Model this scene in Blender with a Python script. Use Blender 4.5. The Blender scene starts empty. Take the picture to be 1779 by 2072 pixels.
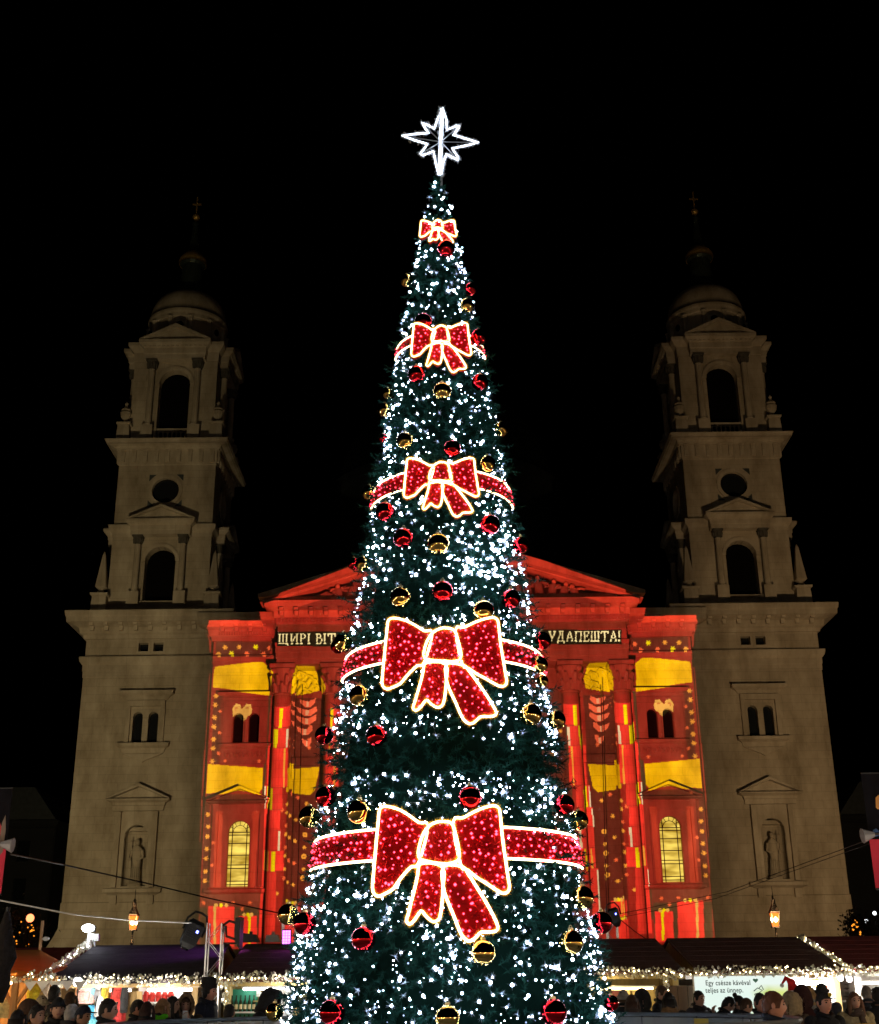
# light levels, tuned against the photograph
PROJ_POWER = 4.2e5
LAMP_POWER = 600.0
FLOOD_L = 33000.0
FLOOD_R = 31000.0
LED_POWER = 60.0
ROPE_POWER = 8.0
RED_POWER = 10.0
STALL_TUBE = 18.0
PURPLE_POWER = 170.0
BANNER_POWER = 18.0
import bpy, bmesh, math, random
import numpy as np
from mathutils import Vector, Matrix
from mathutils.geometry import tessellate_polygon

random.seed(7)
rnd = random.random
uni = random.uniform
R = math.radians
SC = bpy.context.scene
COL = SC.collection

# ------------------------------------------------------------------ camera
# the photograph measured on a 1779 x 2072 grid: focal length, tilt, roll
F, PITCH, ROLL, CX, CY, EYE = 2510.0, R(21.1), R(0.62), 889.5, 1036.0, 1.8
cp, sp, cr, sr = math.cos(PITCH), math.sin(PITCH), math.cos(ROLL), math.sin(ROLL)


def at(x, y, Y):
    """world point seen at photo position (x, y), standing at distance Y"""
    a = (x - CX) / F
    b = -(y - CY) / F
    r = a * cr + b * sr
    u = -a * sr + b * cr
    d = (r, cp - u * sp, sp + u * cp)
    t = Y / d[1]
    return Vector((d[0] * t, Y, EYE + d[2] * t))


def proj(X, Y, Z):
    Z = Z - EYE
    f = Y * cp + Z * sp
    u = -Y * sp + Z * cp
    return CX + F * (X * cr - u * sr) / f, CY - F * (u * cr + X * sr) / f


cam_d = bpy.data.cameras.new('camera')
cam = bpy.data.objects.new('camera', cam_d)
COL.objects.link(cam)
right = Vector((cr, sp * sr, -cp * sr))
up = Vector((sr, -sp * cr, cp * cr))
fwd = Vector((0, cp, sp))
mw = Matrix((right, up, -fwd)).transposed().to_4x4()
mw.translation = (0, 0, EYE)
cam.matrix_world = mw
cam_d.sensor_fit = 'HORIZONTAL'
cam_d.sensor_width = 36
cam_d.lens = 36 * F / 1779
cam_d.clip_start = 0.1
cam_d.clip_end = 2000
SC.camera = cam

# ------------------------------------------------------------------ night sky
w = bpy.data.worlds.new('World')
SC.world = w
w.use_nodes = True
nt = w.node_tree
sky = nt.nodes.new('ShaderNodeTexSky')
sky.sky_type = 'NISHITA'
sky.sun_disc = False
sky.sun_elevation = R(-14)
sky.sun_rotation = R(200)
nt.links.new(sky.outputs[0], nt.nodes['Background'].inputs[0])
nt.nodes['Background'].inputs[1].default_value = 0.05

SC.view_settings.view_transform = 'Standard'
SC.view_settings.look = 'None'
SC.view_settings.exposure = 0
SC.view_settings.gamma = 1
SC.view_settings.use_curve_mapping = False
SC.render.engine = 'CYCLES'
cy = SC.cycles
cy.use_denoising = True
cy.max_bounces = 6
cy.diffuse_bounces = 2
cy.glossy_bounces = 3
cy.transmission_bounces = 3
cy.transparent_max_bounces = 8
cy.caustics_reflective = False
cy.caustics_refractive = False
cy.sample_clamp_indirect = 4
cy.use_light_tree = True


# ------------------------------------------------------------------ materials
def mat(name, col, rough=0.7, metal=0.0, var=0.0, scale=3.0, bump=0.0, bscale=None, spec=0.5, trans=0.0):
    m = bpy.data.materials.new(name)
    m.use_nodes = True
    n = m.node_tree
    b = n.nodes['Principled BSDF']
    b.inputs['Base Color'].default_value = (*col, 1)
    b.inputs['Roughness'].default_value = rough
    b.inputs['Metallic'].default_value = metal
    b.inputs['Specular IOR Level'].default_value = spec
    if var > 0 or bump > 0:
        tc = n.nodes.new('ShaderNodeTexCoord')
        nz = n.nodes.new('ShaderNodeTexNoise')
        nz.inputs['Scale'].default_value = scale
        nz.inputs['Detail'].default_value = 6
        n.links.new(tc.outputs['Object'], nz.inputs['Vector'])
        if var > 0:
            rp = n.nodes.new('ShaderNodeValToRGB')
            rp.color_ramp.elements[0].position = 0.3
            rp.color_ramp.elements[1].position = 0.7
            rp.color_ramp.elements[0].color = (*[c * (1 - var) for c in col], 1)
            rp.color_ramp.elements[1].color = (*[min(1, c * (1 + var)) for c in col], 1)
            n.links.new(nz.outputs['Fac'], rp.inputs['Fac'])
            n.links.new(rp.outputs['Color'], b.inputs['Base Color'])
        if bump > 0:
            n2 = n.nodes.new('ShaderNodeTexNoise')
            n2.inputs['Scale'].default_value = bscale or scale * 4
            n2.inputs['Detail'].default_value = 4
            n.links.new(tc.outputs['Object'], n2.inputs['Vector'])
            bp = n.nodes.new('ShaderNodeBump')
            bp.inputs['Strength'].default_value = bump
            bp.inputs['Distance'].default_value = 0.05
            n.links.new(n2.outputs['Fac'], bp.inputs['Height'])
            n.links.new(bp.outputs['Normal'], b.inputs['Normal'])
    if trans > 0:
        tl = n.nodes.new('ShaderNodeBsdfTranslucent')
        tl.inputs['Color'].default_value = (*col, 1)
        mx = n.nodes.new('ShaderNodeMixShader')
        mx.inputs[0].default_value = trans
        n.links.new(b.outputs[0], mx.inputs[1])
        n.links.new(tl.outputs[0], mx.inputs[2])
        n.links.new(mx.outputs[0], n.nodes['Material Output'].inputs[0])
    return m


def emis(name, col, strength, two=True):
    m = bpy.data.materials.new(name)
    m.use_nodes = True
    n = m.node_tree
    n.nodes.clear()
    o = n.nodes.new('ShaderNodeOutputMaterial')
    e = n.nodes.new('ShaderNodeEmission')
    e.inputs[0].default_value = (*col, 1)
    e.inputs[1].default_value = strength
    n.links.new(e.outputs[0], o.inputs[0])
    return m


def stone(name, col, course=0.62, brickw=1.5):
    """ashlar limestone: weathered tone, faint courses, fine relief"""
    m = mat(name, col, 0.9, 0, 0.0)
    n = m.node_tree
    b = n.nodes['Principled BSDF']
    b.inputs['Specular IOR Level'].default_value = 0.15
    tc = n.nodes.new('ShaderNodeTexCoord')
    mp = n.nodes.new('ShaderNodeMapping')
    mp.inputs['Rotation'].default_value = (R(90), 0, 0)
    n.links.new(tc.outputs['Object'], mp.inputs['Vector'])
    br = n.nodes.new('ShaderNodeTexBrick')
    br.inputs['Scale'].default_value = 1
    br.inputs['Brick Width'].default_value = brickw
    br.inputs['Row Height'].default_value = course
    br.inputs['Mortar Size'].default_value = 0.012
    br.inputs['Color1'].default_value = (*[c * 1.03 for c in col], 1)
    br.inputs['Color2'].default_value = (*[c * 0.96 for c in col], 1)
    br.inputs['Mortar'].default_value = (*[c * 0.72 for c in col], 1)
    n.links.new(mp.outputs[0], br.inputs['Vector'])
    nz = n.nodes.new('ShaderNodeTexNoise')
    nz.inputs['Scale'].default_value = 0.6
    mp2 = n.nodes.new('ShaderNodeMapping')
    mp2.inputs['Scale'].default_value = (1, 1, 0.4)
    n.links.new(tc.outputs['Object'], mp2.inputs['Vector'])
    nz.inputs['Detail'].default_value = 8
    nz.inputs['Roughness'].default_value = 0.65
    n.links.new(mp2.outputs[0], nz.inputs['Vector'])
    rp = n.nodes.new('ShaderNodeValToRGB')
    rp.color_ramp.elements[0].position = 0.32
    rp.color_ramp.elements[1].position = 0.66
    rp.color_ramp.elements[0].color = (0.56, 0.52, 0.46, 1)
    rp.color_ramp.elements[1].color = (1.08, 1.06, 1.04, 1)
    n.links.new(nz.outputs['Fac'], rp.inputs['Fac'])
    mx = n.nodes.new('ShaderNodeMix')
    mx.data_type = 'RGBA'
    mx.blend_type = 'MULTIPLY'
    mx.inputs[0].default_value = 1
    n.links.new(br.outputs['Color'], mx.inputs[6])
    n.links.new(rp.outputs['Color'], mx.inputs[7])
    n.links.new(mx.outputs[2], b.inputs['Base Color'])
    n2 = n.nodes.new('ShaderNodeTexNoise')
    n2.inputs['Scale'].default_value = 6
    n2.inputs['Detail'].default_value = 5
    n.links.new(tc.outputs['Object'], n2.inputs['Vector'])
    bp = n.nodes.new('ShaderNodeBump')
    bp.inputs['Strength'].default_value = 0.25
    bp.inputs['Distance'].default_value = 0.04
    n.links.new(n2.outputs['Fac'], bp.inputs['Height'])
    n.links.new(bp.outputs['Normal'], b.inputs['Normal'])
    return m


def wood(name, col, scale=14):
    m = mat(name, col, 0.6, 0, 0.0)
    n = m.node_tree
    b = n.nodes['Principled BSDF']
    tc = n.nodes.new('ShaderNodeTexCoord')
    mp = n.nodes.new('ShaderNodeMapping')
    mp.inputs['Scale'].default_value = (scale, scale, 1.2)
    n.links.new(tc.outputs['Object'], mp.inputs['Vector'])
    nz = n.nodes.new('ShaderNodeTexNoise')
    nz.inputs['Scale'].default_value = 1.0
    nz.inputs['Detail'].default_value = 5
    nz.inputs['Distortion'].default_value = 0.6
    n.links.new(mp.outputs[0], nz.inputs['Vector'])
    rp = n.nodes.new('ShaderNodeValToRGB')
    rp.color_ramp.elements[0].position = 0.3
    rp.color_ramp.elements[1].position = 0.7
    rp.color_ramp.elements[0].color = (*[c * 0.7 for c in col], 1)
    rp.color_ramp.elements[1].color = (*[min(1, c * 1.2) for c in col], 1)
    n.links.new(nz.outputs['Fac'], rp.inputs['Fac'])
    n.links.new(rp.outputs['Color'], b.inputs['Base Color'])
    return m


STONE = stone('limestone', (0.40, 0.34, 0.25))
STONE_TRIM = stone('limestone_trim', (0.42, 0.36, 0.27), 5.0, 3.0)
SLATE = mat('dark_slate', (0.035, 0.04, 0.04), 0.5, 0, 0.3, 2)
COPPER = mat('dark_copper', (0.05, 0.065, 0.05), 0.35, 0.6, 0.3, 2)
GILT = mat('gilded_metal', (0.75, 0.48, 0.14), 0.5, 0.8, 0.15, 4)
DARKVOID = mat('unlit_opening', (0.004, 0.0035, 0.003), 1.0, 0, 0, 3, 0, None, 0.0)  # near-black fill standing for the darkness inside the openings
DARKGLASS = mat('dark_window_glass', (0.01, 0.011, 0.012), 0.12)
IRON = mat('black_iron', (0.012, 0.012, 0.013), 0.5, 0.3)
BLACKP = mat('black_plastic', (0.006, 0.006, 0.007), 0.5)
ALU = mat('aluminium_tube', (0.75, 0.76, 0.78), 0.3, 0.85, 0.1, 8)
WHITEP = mat('white_paint', (0.78, 0.78, 0.76), 0.5, 0, 0.05, 6)
WOODL = wood('pale_pine', (0.46, 0.30, 0.12))
WOODY = wood('yellow_plywood', (0.55, 0.42, 0.16), 5)
WOODD = wood('dark_brown_boards', (0.10, 0.055, 0.028))
WOODO = wood('orange_pine', (0.55, 0.24, 0.05))
ROOFD = mat('dark_brown_roofing', (0.13, 0.058, 0.046), 0.9, 0, 0.25, 5, 0.3)
ROOFR = mat('dark_red_roofing', (0.26, 0.040, 0.034), 0.85, 0, 0.25, 5, 0.3)
ROOFB = mat('charcoal_roofing', (0.05, 0.04, 0.05), 0.9, 0, 0.25, 5, 0.3)
CANVAS = mat('orange_canvas', (0.66, 0.26, 0.06), 0.8, 0, 0.12, 3, 0, None, 0.2, 0.5)


# ------------------------------------------------------------------ mesh helpers
ORG = {}


class MB:
    def __init__(self, xf=None):
        self.v, self.f, self.mi = [], [], []
        self.xf = xf

    def add(self, vs, fs, mi=0):
        o = len(self.v)
        if self.xf:
            vs = [self.xf(*p) for p in vs]
        self.v.extend([tuple(p) for p in vs])
        for q in fs:
            self.f.append([i + o for i in q])
            self.mi.append(mi)

    def box(self, a0, a1, b0, b1, c0, c1, mi=0):
        vs = [(x, y, z) for z in (c0, c1) for y in (b0, b1) for x in (a0, a1)]
        self.add(vs, [(0, 2, 3, 1), (4, 5, 7, 6), (0, 1, 5, 4), (2, 6, 7, 3), (0, 4, 6, 2), (1, 3, 7, 5)], mi)

    def taper(self, cx, cy, z0, z1, h0, h1, k0=None, k1=None, mi=0):
        k0 = h0 if k0 is None else k0
        k1 = h1 if k1 is None else k1
        vs = [(cx + sx * h, cy + sy * k, z) for z, h, k in ((z0, h0, k0), (z1, h1, k1)) for sy in (-1, 1) for sx in (-1, 1)]
        self.add(vs, [(0, 2, 3, 1), (4, 5, 7, 6), (0, 1, 5, 4), (2, 6, 7, 3), (0, 4, 6, 2), (1, 3, 7, 5)], mi)

    def prism(self, poly, d0, d1, mi=0):
        """outline in (a, c), thickness along b from d0 to d1"""
        n = len(poly)
        vs = [(a, d0, c) for a, c in poly] + [(a, d1, c) for a, c in poly]
        tri = tessellate_polygon([[Vector((a, c, 0)) for a, c in poly]])
        fs = [tuple(t) for t in tri] + [tuple(i + n for i in reversed(t)) for t in tri]
        fs += [(i, (i + 1) % n, (i + 1) % n + n, i + n) for i in range(n)]
        self.add(vs, fs, mi)

    def plate(self, outer, holes, d, depth, mi=0, back=None):
        """wall face at b = d with holes whose reveals go to b = d - depth"""
        loops = [outer] + holes
        flat = [p for l in loops for p in l]
        tri = tessellate_polygon([[Vector((a, c, 0)) for a, c in l] for l in loops])
        self.add([(a, d, c) for a, c in flat], [tuple(t) for t in tri], mi)
        for h in holes:
            n = len(h)
            self.add([(a, d, c) for a, c in h] + [(a, d - depth, c) for a, c in h],
                     [(i, (i + 1) % n, (i + 1) % n + n, i + n) for i in range(n)], mi)

    def panel(self, poly, d, mi=0):
        self.add([(a, d, c) for a, c in poly], [tuple(t) for t in tessellate_polygon([[Vector((a, c, 0)) for a, c in poly]])], mi)

    def sweep3(self, t0, t1, df, db, profile, mi=0):
        """moulding round left, front and right of a block; profile = (projection, z)"""
        n = len(profile)
        vs = []
        for p, z in profile:
            vs += [(t0 - p, db, z), (t0 - p, df + p, z), (t1 + p, df + p, z), (t1 + p, db, z)]
        fs = []
        for i in range(n - 1):
            for k in range(3):
                a = i * 4 + k
                fs.append((a, a + 1, a + 5, a + 4))
        fs += [(0, 1, 2, 3), ((n - 1) * 4, (n - 1) * 4 + 1, (n - 1) * 4 + 2, (n - 1) * 4 + 3)]
        fs += [tuple(i * 4 for i in range(n)) + (), tuple(i * 4 + 3 for i in range(n))] if n > 2 else []
        self.add(vs, fs, mi)

    def ring4(self, cx, cy, h, profile, mi=0, k=None):
        k = h if k is None else k
        n = len(profile)
        vs = []
        for p, z in profile:
            vs += [(cx - h - p, cy - k - p, z), (cx + h + p, cy - k - p, z), (cx + h + p, cy + k + p, z), (cx - h - p, cy + k + p, z)]
        fs = []
        for i in range(n - 1):
            for j in range(4):
                a = i * 4
                fs.append((a + j, a + (j + 1) % 4, a + 4 + (j + 1) % 4, a + 4 + j))
        fs += [(0, 1, 2, 3), tuple((n - 1) * 4 + j for j in range(4))]
        self.add(vs, fs, mi)

    def lathe(self, prof, cx, cy, seg=16, mi=0, sx=1, sy=1):
        vs = []
        for r, z in prof:
            for k in range(seg):
                a = 2 * math.pi * k / seg
                vs.append((cx + r * sx * math.cos(a), cy + r * sy * math.sin(a), z))
        fs = []
        for i in range(len(prof) - 1):
            for k in range(seg):
                a, b = i * seg + k, i * seg + (k + 1) % seg
                fs.append((a, b, b + seg, a + seg))
        fs.append(tuple(range(seg)))
        fs.append(tuple((len(prof) - 1) * seg + k for k in range(seg)))
        self.add(vs, fs, mi)

    def tube(self, pts, r, seg=6, closed=False, mi=0):
        pts = [Vector(p) for p in pts]
        n = len(pts)
        rs = r if isinstance(r, (list, tuple)) else [r] * n
        vs, fs = [], []
        u = None
        for i, p in enumerate(pts):
            a = pts[(i - 1) % n] if (closed or i > 0) else p
            b = pts[(i + 1) % n] if (closed or i < n - 1) else p
            t = (b - a)
            t = t.normalized() if t.length > 1e-9 else Vector((0, 0, 1))
            if u is None:
                u = t.orthogonal().normalized()
            u = (u - t * u.dot(t))
            u = u.normalized() if u.length > 1e-6 else t.orthogonal().normalized()
            v = t.cross(u)
            for k in range(seg):
                an = 2 * math.pi * k / seg
                vs.append(p + (u * math.cos(an) + v * math.sin(an)) * rs[i])
        m = n if closed else n - 1
        for i in range(m):
            for k in range(seg):
                a, b = i * seg + k, i * seg + (k + 1) % seg
                c, d = ((i + 1) % n) * seg + (k + 1) % seg, ((i + 1) % n) * seg + k
                fs.append((a, b, c, d))
        if not closed:
            fs.append(tuple(range(seg)))
            fs.append(tuple((n - 1) * seg + k for k in range(seg)))
        self.add(vs, fs, mi)

    def ball(self, c, r, seg=12, rings=8, mi=0, s=(1, 1, 1)):
        vs = [(c[0], c[1], c[2] - r * s[2])]
        for i in range(1, rings):
            th = math.pi * i / rings
            for k in range(seg):
                a = 2 * math.pi * k / seg
                vs.append((c[0] + r * s[0] * math.sin(th) * math.cos(a), c[1] + r * s[1] * math.sin(th) * math.sin(a), c[2] - r * s[2] * math.cos(th)))
        vs.append((c[0], c[1], c[2] + r * s[2]))
        fs = [(0, 1 + (k + 1) % seg, 1 + k) for k in range(seg)]
        for i in range(rings - 2):
            for k in range(seg):
                a, b = 1 + i * seg + k, 1 + i * seg + (k + 1) % seg
                fs.append((a, b, b + seg, a + seg))
        last = len(vs) - 1
        fs += [(last, 1 + (rings - 2) * seg + k, 1 + (rings - 2) * seg + (k + 1) % seg) for k in range(seg)]
        self.add(vs, fs, mi)

    def octa(self, c, r, mi=0):
        x, y, z = c
        self.add([(x + r, y, z), (x - r, y, z), (x, y + r, z), (x, y - r, z), (x, y, z + r), (x, y, z - r)],
                 [(0, 2, 4), (2, 1, 4), (1, 3, 4), (3, 0, 4), (2, 0, 5), (1, 2, 5), (3, 1, 5), (0, 3, 5)], mi)

    def loft(self, secs, mi=0, seg=14, cap=True):
        """secs: (cx, cy, z, rx, ry)"""
        vs, fs = [], []
        for cx, cy, z, rx, ry in secs:
            for k in range(seg):
                a = 2 * math.pi * k / seg
                vs.append((cx + rx * math.cos(a), cy + ry * math.sin(a), z))
        for i in range(len(secs) - 1):
            for k in range(seg):
                a, b = i * seg + k, i * seg + (k + 1) % seg
                fs.append((a, b, b + seg, a + seg))
        if cap:
            fs.append(tuple(range(seg)))
            fs.append(tuple((len(secs) - 1) * seg + k for k in range(seg)))
        self.add(vs, fs, mi)

    def mesh(self, name, mats, origin=(0, 0, 0), smooth=False):
        me = bpy.data.meshes.new(name)
        o = origin
        me.from_pydata([(p[0] - o[0], p[1] - o[1], p[2] - o[2]) for p in self.v], [], self.f)
        for m in (mats if isinstance(mats, (list, tuple)) else [mats]):
            me.materials.append(m)
        if any(self.mi):
            me.polygons.foreach_set('material_index', self.mi)
        if smooth:
            me.polygons.foreach_set('use_smooth', [True] * len(me.polygons))
        me.update()
        return me

    def build(self, name, mats, parent=None, smooth=False, label=None, kind=None):
        o = ORG.get(parent, (0, 0, 0))
        ob = bpy.data.objects.new(name, self.mesh(name, mats, o, smooth))
        COL.objects.link(ob)
        if parent is not None:
            ob.parent = parent
            ORG[ob] = o
        if label:
            ob['label'] = label
        if kind:
            ob['kind'] = kind
        return ob


def inst(name, me, parent=None, loc=(0, 0, 0), rot=(0, 0, 0), scale=None):
    ob = bpy.data.objects.new(name, me)
    COL.objects.link(ob)
    o = ORG.get(parent, (0, 0, 0))
    ob.location = (loc[0] - o[0], loc[1] - o[1], loc[2] - o[2])
    ob.rotation_euler = rot
    if scale:
        ob.scale = scale if isinstance(scale, (tuple, list)) else (scale,) * 3
    if parent is not None:
        ob.parent = parent
    return ob


def tag(o, label, cat, group=None):
    o['label'] = label
    o['category'] = cat
    if group:
        o['group'] = group
    return o


def thing(name, label, cat, loc=(0, 0, 0), group=None):
    o = bpy.data.objects.new(name, None)
    COL.objects.link(o)
    o.location = loc
    o.empty_display_size = 0.2
    ORG[o] = tuple(loc)
    return tag(o, label, cat, group)


def copy_tree(o, parent=None):
    c = o.copy()
    COL.objects.link(c)
    c.parent = parent
    for ch in o.children:
        copy_tree(ch, c)
    return c


def lamp(name, typ, loc, power, col, parent=None, radius=0.05, **kw):
    l = bpy.data.lights.new(name, typ)
    l.energy = power
    l.color = col
    l.shadow_soft_size = radius
    for k, v in kw.items():
        if k != 'target':
            setattr(l, k, v)
    o = bpy.data.objects.new(name, l)
    COL.objects.link(o)
    g = ORG.get(parent, (0, 0, 0))
    o.location = Vector(loc) - Vector(g)
    if 'target' in kw:
        o.rotation_euler = (Vector(kw['target']) - Vector(loc)).to_track_quat('-Z', 'Y').to_euler()
    if parent is not None:
        o.parent = parent
    return o


def arch(cx, hw, z0, za, n=10):
    zs = za - hw
    pts = [(cx - hw, z0), (cx + hw, z0)]
    for i in range(n + 1):
        a = math.pi * i / n
        pts.append((cx + hw * math.cos(a), zs + hw * math.sin(a)))
    return pts


def rect(a0, a1, c0, c1):
    return [(a0, c0), (a1, c0), (a1, c1), (a0, c1)]


def circ(cx, cz, r, n=24):
    return [(cx + r * math.cos(2 * math.pi * i / n), cz + r * math.sin(2 * math.pi * i / n)) for i in range(n)]


# ------------------------------------------------------------------ ground
gm = mat('square_paving', (0.2, 0.19, 0.18), 0.75)
n = gm.node_tree
tc = n.nodes.new('ShaderNodeTexCoord')
br = n.nodes.new('ShaderNodeTexBrick')
br.inputs['Scale'].default_value = 1.6
br.inputs['Color1'].default_value = (0.34, 0.32, 0.30, 1)
br.inputs['Color2'].default_value = (0.27, 0.26, 0.25, 1)
br.inputs['Mortar'].default_value = (0.1, 0.1, 0.1, 1)
br.inputs['Mortar Size'].default_value = 0.012
n.links.new(tc.outputs['Object'], br.inputs['Vector'])
n.links.new(br.outputs['Color'], n.nodes['Principled BSDF'].inputs['Base Color'])
g = MB()
g.add([(-400, -200, 0), (400, -200, 0), (400, 500, 0), (-400, 500, 0)], [(0, 1, 2, 3)])
g.build('ground', gm, kind='structure')
# ================================================================== the basilica
AX = 0.87           # axis of the facade
YF = 95.0           # front plane of the towers
BAS = thing('basilica', 'huge twin towered stone basilica with red and yellow light projected on its middle', 'church', (AX, YF, 0))
Cornice = [(0.0, 0), (0.12, 0.0), (0.16, 0.14), (0.3, 0.2), (0.36, 0.42), (0.62, 0.5), (0.9, 0.56), (0.92, 0.74), (0.97, 0.8), (1.0, 0.95), (1.0, 1.0), (0.0, 1.04)]


def corn(z0, z1, pr):
    return [(p * pr, z0 + (z1 - z0) * t) for p, t in Cornice]


def face(c, k, yc=100.0):
    """local (t, d, z) of one side of a square tower: 0 front, 1 right, 2 left, 3 back"""
    if k == 0:
        return lambda t, d, z: (c + t, yc - d, z)
    if k == 1:
        return lambda t, d, z: (c + d, yc + t, z)
    if k == 2:
        return lambda t, d, z: (c - d, yc - t, z)
    return lambda t, d, z: (c - t, yc + d, z)


# shared small pieces
m = MB()
m.box(-0.16, 0.16, -0.75, 0.1, -0.2, 0.0)
m.prism([(-0.16, -0.2), (0.16, -0.2), (0.14, -0.55), (-0.14, -0.55)], -0.38, 0.1)
BRACKET = m.mesh('bracket', STONE_TRIM)
m = MB()
m.box(-0.17, 0.17, -0.14, 0.05, -0.55, 0.45)
for q in (-0.1, 0.0, 0.1):
    m.box(q - 0.025, q + 0.025, -0.18, -0.13, -0.5, 0.3)
m.box(-0.2, 0.2, -0.2, 0.05, 0.45, 0.55)
TRIG = m.mesh('triglyph', STONE_TRIM)
m = MB()
m.lathe([(0.30, 0), (0.36, 0.05), (0.34, 0.12), (0.27, 0.16), (0.26, 0.3), (0.24, 4.0), (0.27, 4.05), (0.25, 4.1)], 0, 0, 14)
SMALLCOL = m.mesh('column_shaft', STONE_TRIM, smooth=False)
m = MB()
m.lathe([(0.25, 0), (0.27, 0.2), (0.34, 0.45), (0.44, 0.62)], 0, 0, 12)
m.box(-0.42, 0.42, -0.42, 0.42, 0.62, 0.74)
for i in range(8):
    a = i * math.pi / 4
    m.taper(0.33 * math.cos(a), 0.33 * math.sin(a), 0.1, 0.5, 0.05, 0.1)
DARKCAP = mat('dark_capital_stone', (0.07, 0.062, 0.05), 0.95, 0, 0.3, 3, 0, None, 0.1)  # darker stone for the belfry capitals
SMALLCAP = m.mesh('column_capital', DARKCAP)
m = MB()
m.taper(0, 0, 0, 1.55, 0.62, 0.55)
m.ring4(0, 0, 0.55, [(0, 1.55), (0.14, 1.6), (0.16, 1.75), (0, 1.8)])
m.taper(0, 0, 1.8, 2.05, 0.3, 0.22)
m.ball((0, 0, 2.15), 0.2, 8, 6)
m.taper(0, 0, 2.2, 2.35, 0.2, 0.42)
m.taper(0, 0, 2.35, 5.1, 0.42, 0.12)
m.taper(0, 0, 5.1, 5.45, 0.12, 0.01)
OBELISK = m.mesh('obelisk', STONE_TRIM)
m = MB()
m.taper(0, 0, 0, 1.5, 0.5, 0.42)
m.ring4(0, 0, 0.42, [(0, 1.5), (0.1, 1.54), (0.12, 1.66), (0, 1.7)])
m.lathe([(0.12, 1.7), (0.2, 1.8), (0.14, 1.95), (0.36, 2.3), (0.42, 2.6), (0.3, 2.75), (0.36, 2.85), (0.2, 3.0), (0.08, 3.2), (0.14, 3.35), (0.02, 3.55)], 0, 0, 12)
URN = m.mesh('urn', STONE_TRIM)


def statue(parent, x, y, z, h, staff):
    s = h / 3.4
    b = MB()
    b.box(x - 0.45, x + 0.45, y - 0.35, y + 0.35, z, z + 0.25)
    z += 0.25
    b.loft([(x, y, z, 0.42 * s, 0.3 * s), (x, y, z + 0.5 * s, 0.36 * s, 0.28 * s), (x + 0.04, y - 0.03, z + 1.3 * s, 0.31 * s, 0.26 * s), (x, y, z + 2.0 * s, 0.38 * s, 0.27 * s),
            (x, y, z + 2.55 * s, 0.42 * s, 0.24 * s), (x, y, z + 2.75 * s, 0.2 * s, 0.17 * s), (x, y - 0.02, z + 2.85 * s, 0.13 * s, 0.13 * s)], 0, 10)
    b.ball((x, y - 0.04, z + 3.05 * s), 0.2 * s, 10, 8, 0, (1, 1.1, 1.25))
    for sx in (-1, 1):
        b.tube([(x + sx * 0.38 * s, y, z + 2.45 * s), (x + sx * 0.48 * s, y - 0.08, z + 1.9 * s), (x + sx * (0.5 if sx * staff > 0 else 0.12) * s, y - 0.32 * s, z + 1.65 * s)], [0.12 * s, 0.11 * s, 0.08 * s], 7)
    for i in range(7):
        a = -math.pi * (0.1 + 0.8 * i / 6)
        b.tube([(x + 0.4 * s * math.cos(a), y + 0.3 * s * math.sin(a), z + 0.02), (x + 0.3 * s * math.cos(a), y + 0.26 * s * math.sin(a), z + 1.3 * s)], 0.045 * s, 4)
    st = b.build('statue', STONE, parent, True)
    r = MB()
    px = x + staff * 0.5 * s
    r.tube([(px, y - 0.34 * s, z), (px, y - 0.34 * s, z + 3.3 * s)], 0.035, 5)
    r.tube([(px - 0.18, y - 0.34 * s, z + 3.0 * s), (px + 0.18, y - 0.34 * s, z + 3.0 * s)], 0.03, 5)
    r.build('staff', STONE, st)
    return st


def window_bars(parent, cx, hw, z0, za, y, nx, zs, mt):
    b = MB()
    for i in range(1, nx):
        x = cx - hw + 2 * hw * i / nx
        top = za - hw + math.sqrt(max(0, hw * hw - (x - cx) ** 2))
        b.box(x - 0.02, x + 0.02, y - 0.03, y + 0.03, z0, top)
    for z in zs:
        b.box(cx - hw, cx + hw, y - 0.032, y + 0.032, z - 0.03, z + 0.03)
    return b.build('glazing_bars', mt, parent)


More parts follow.
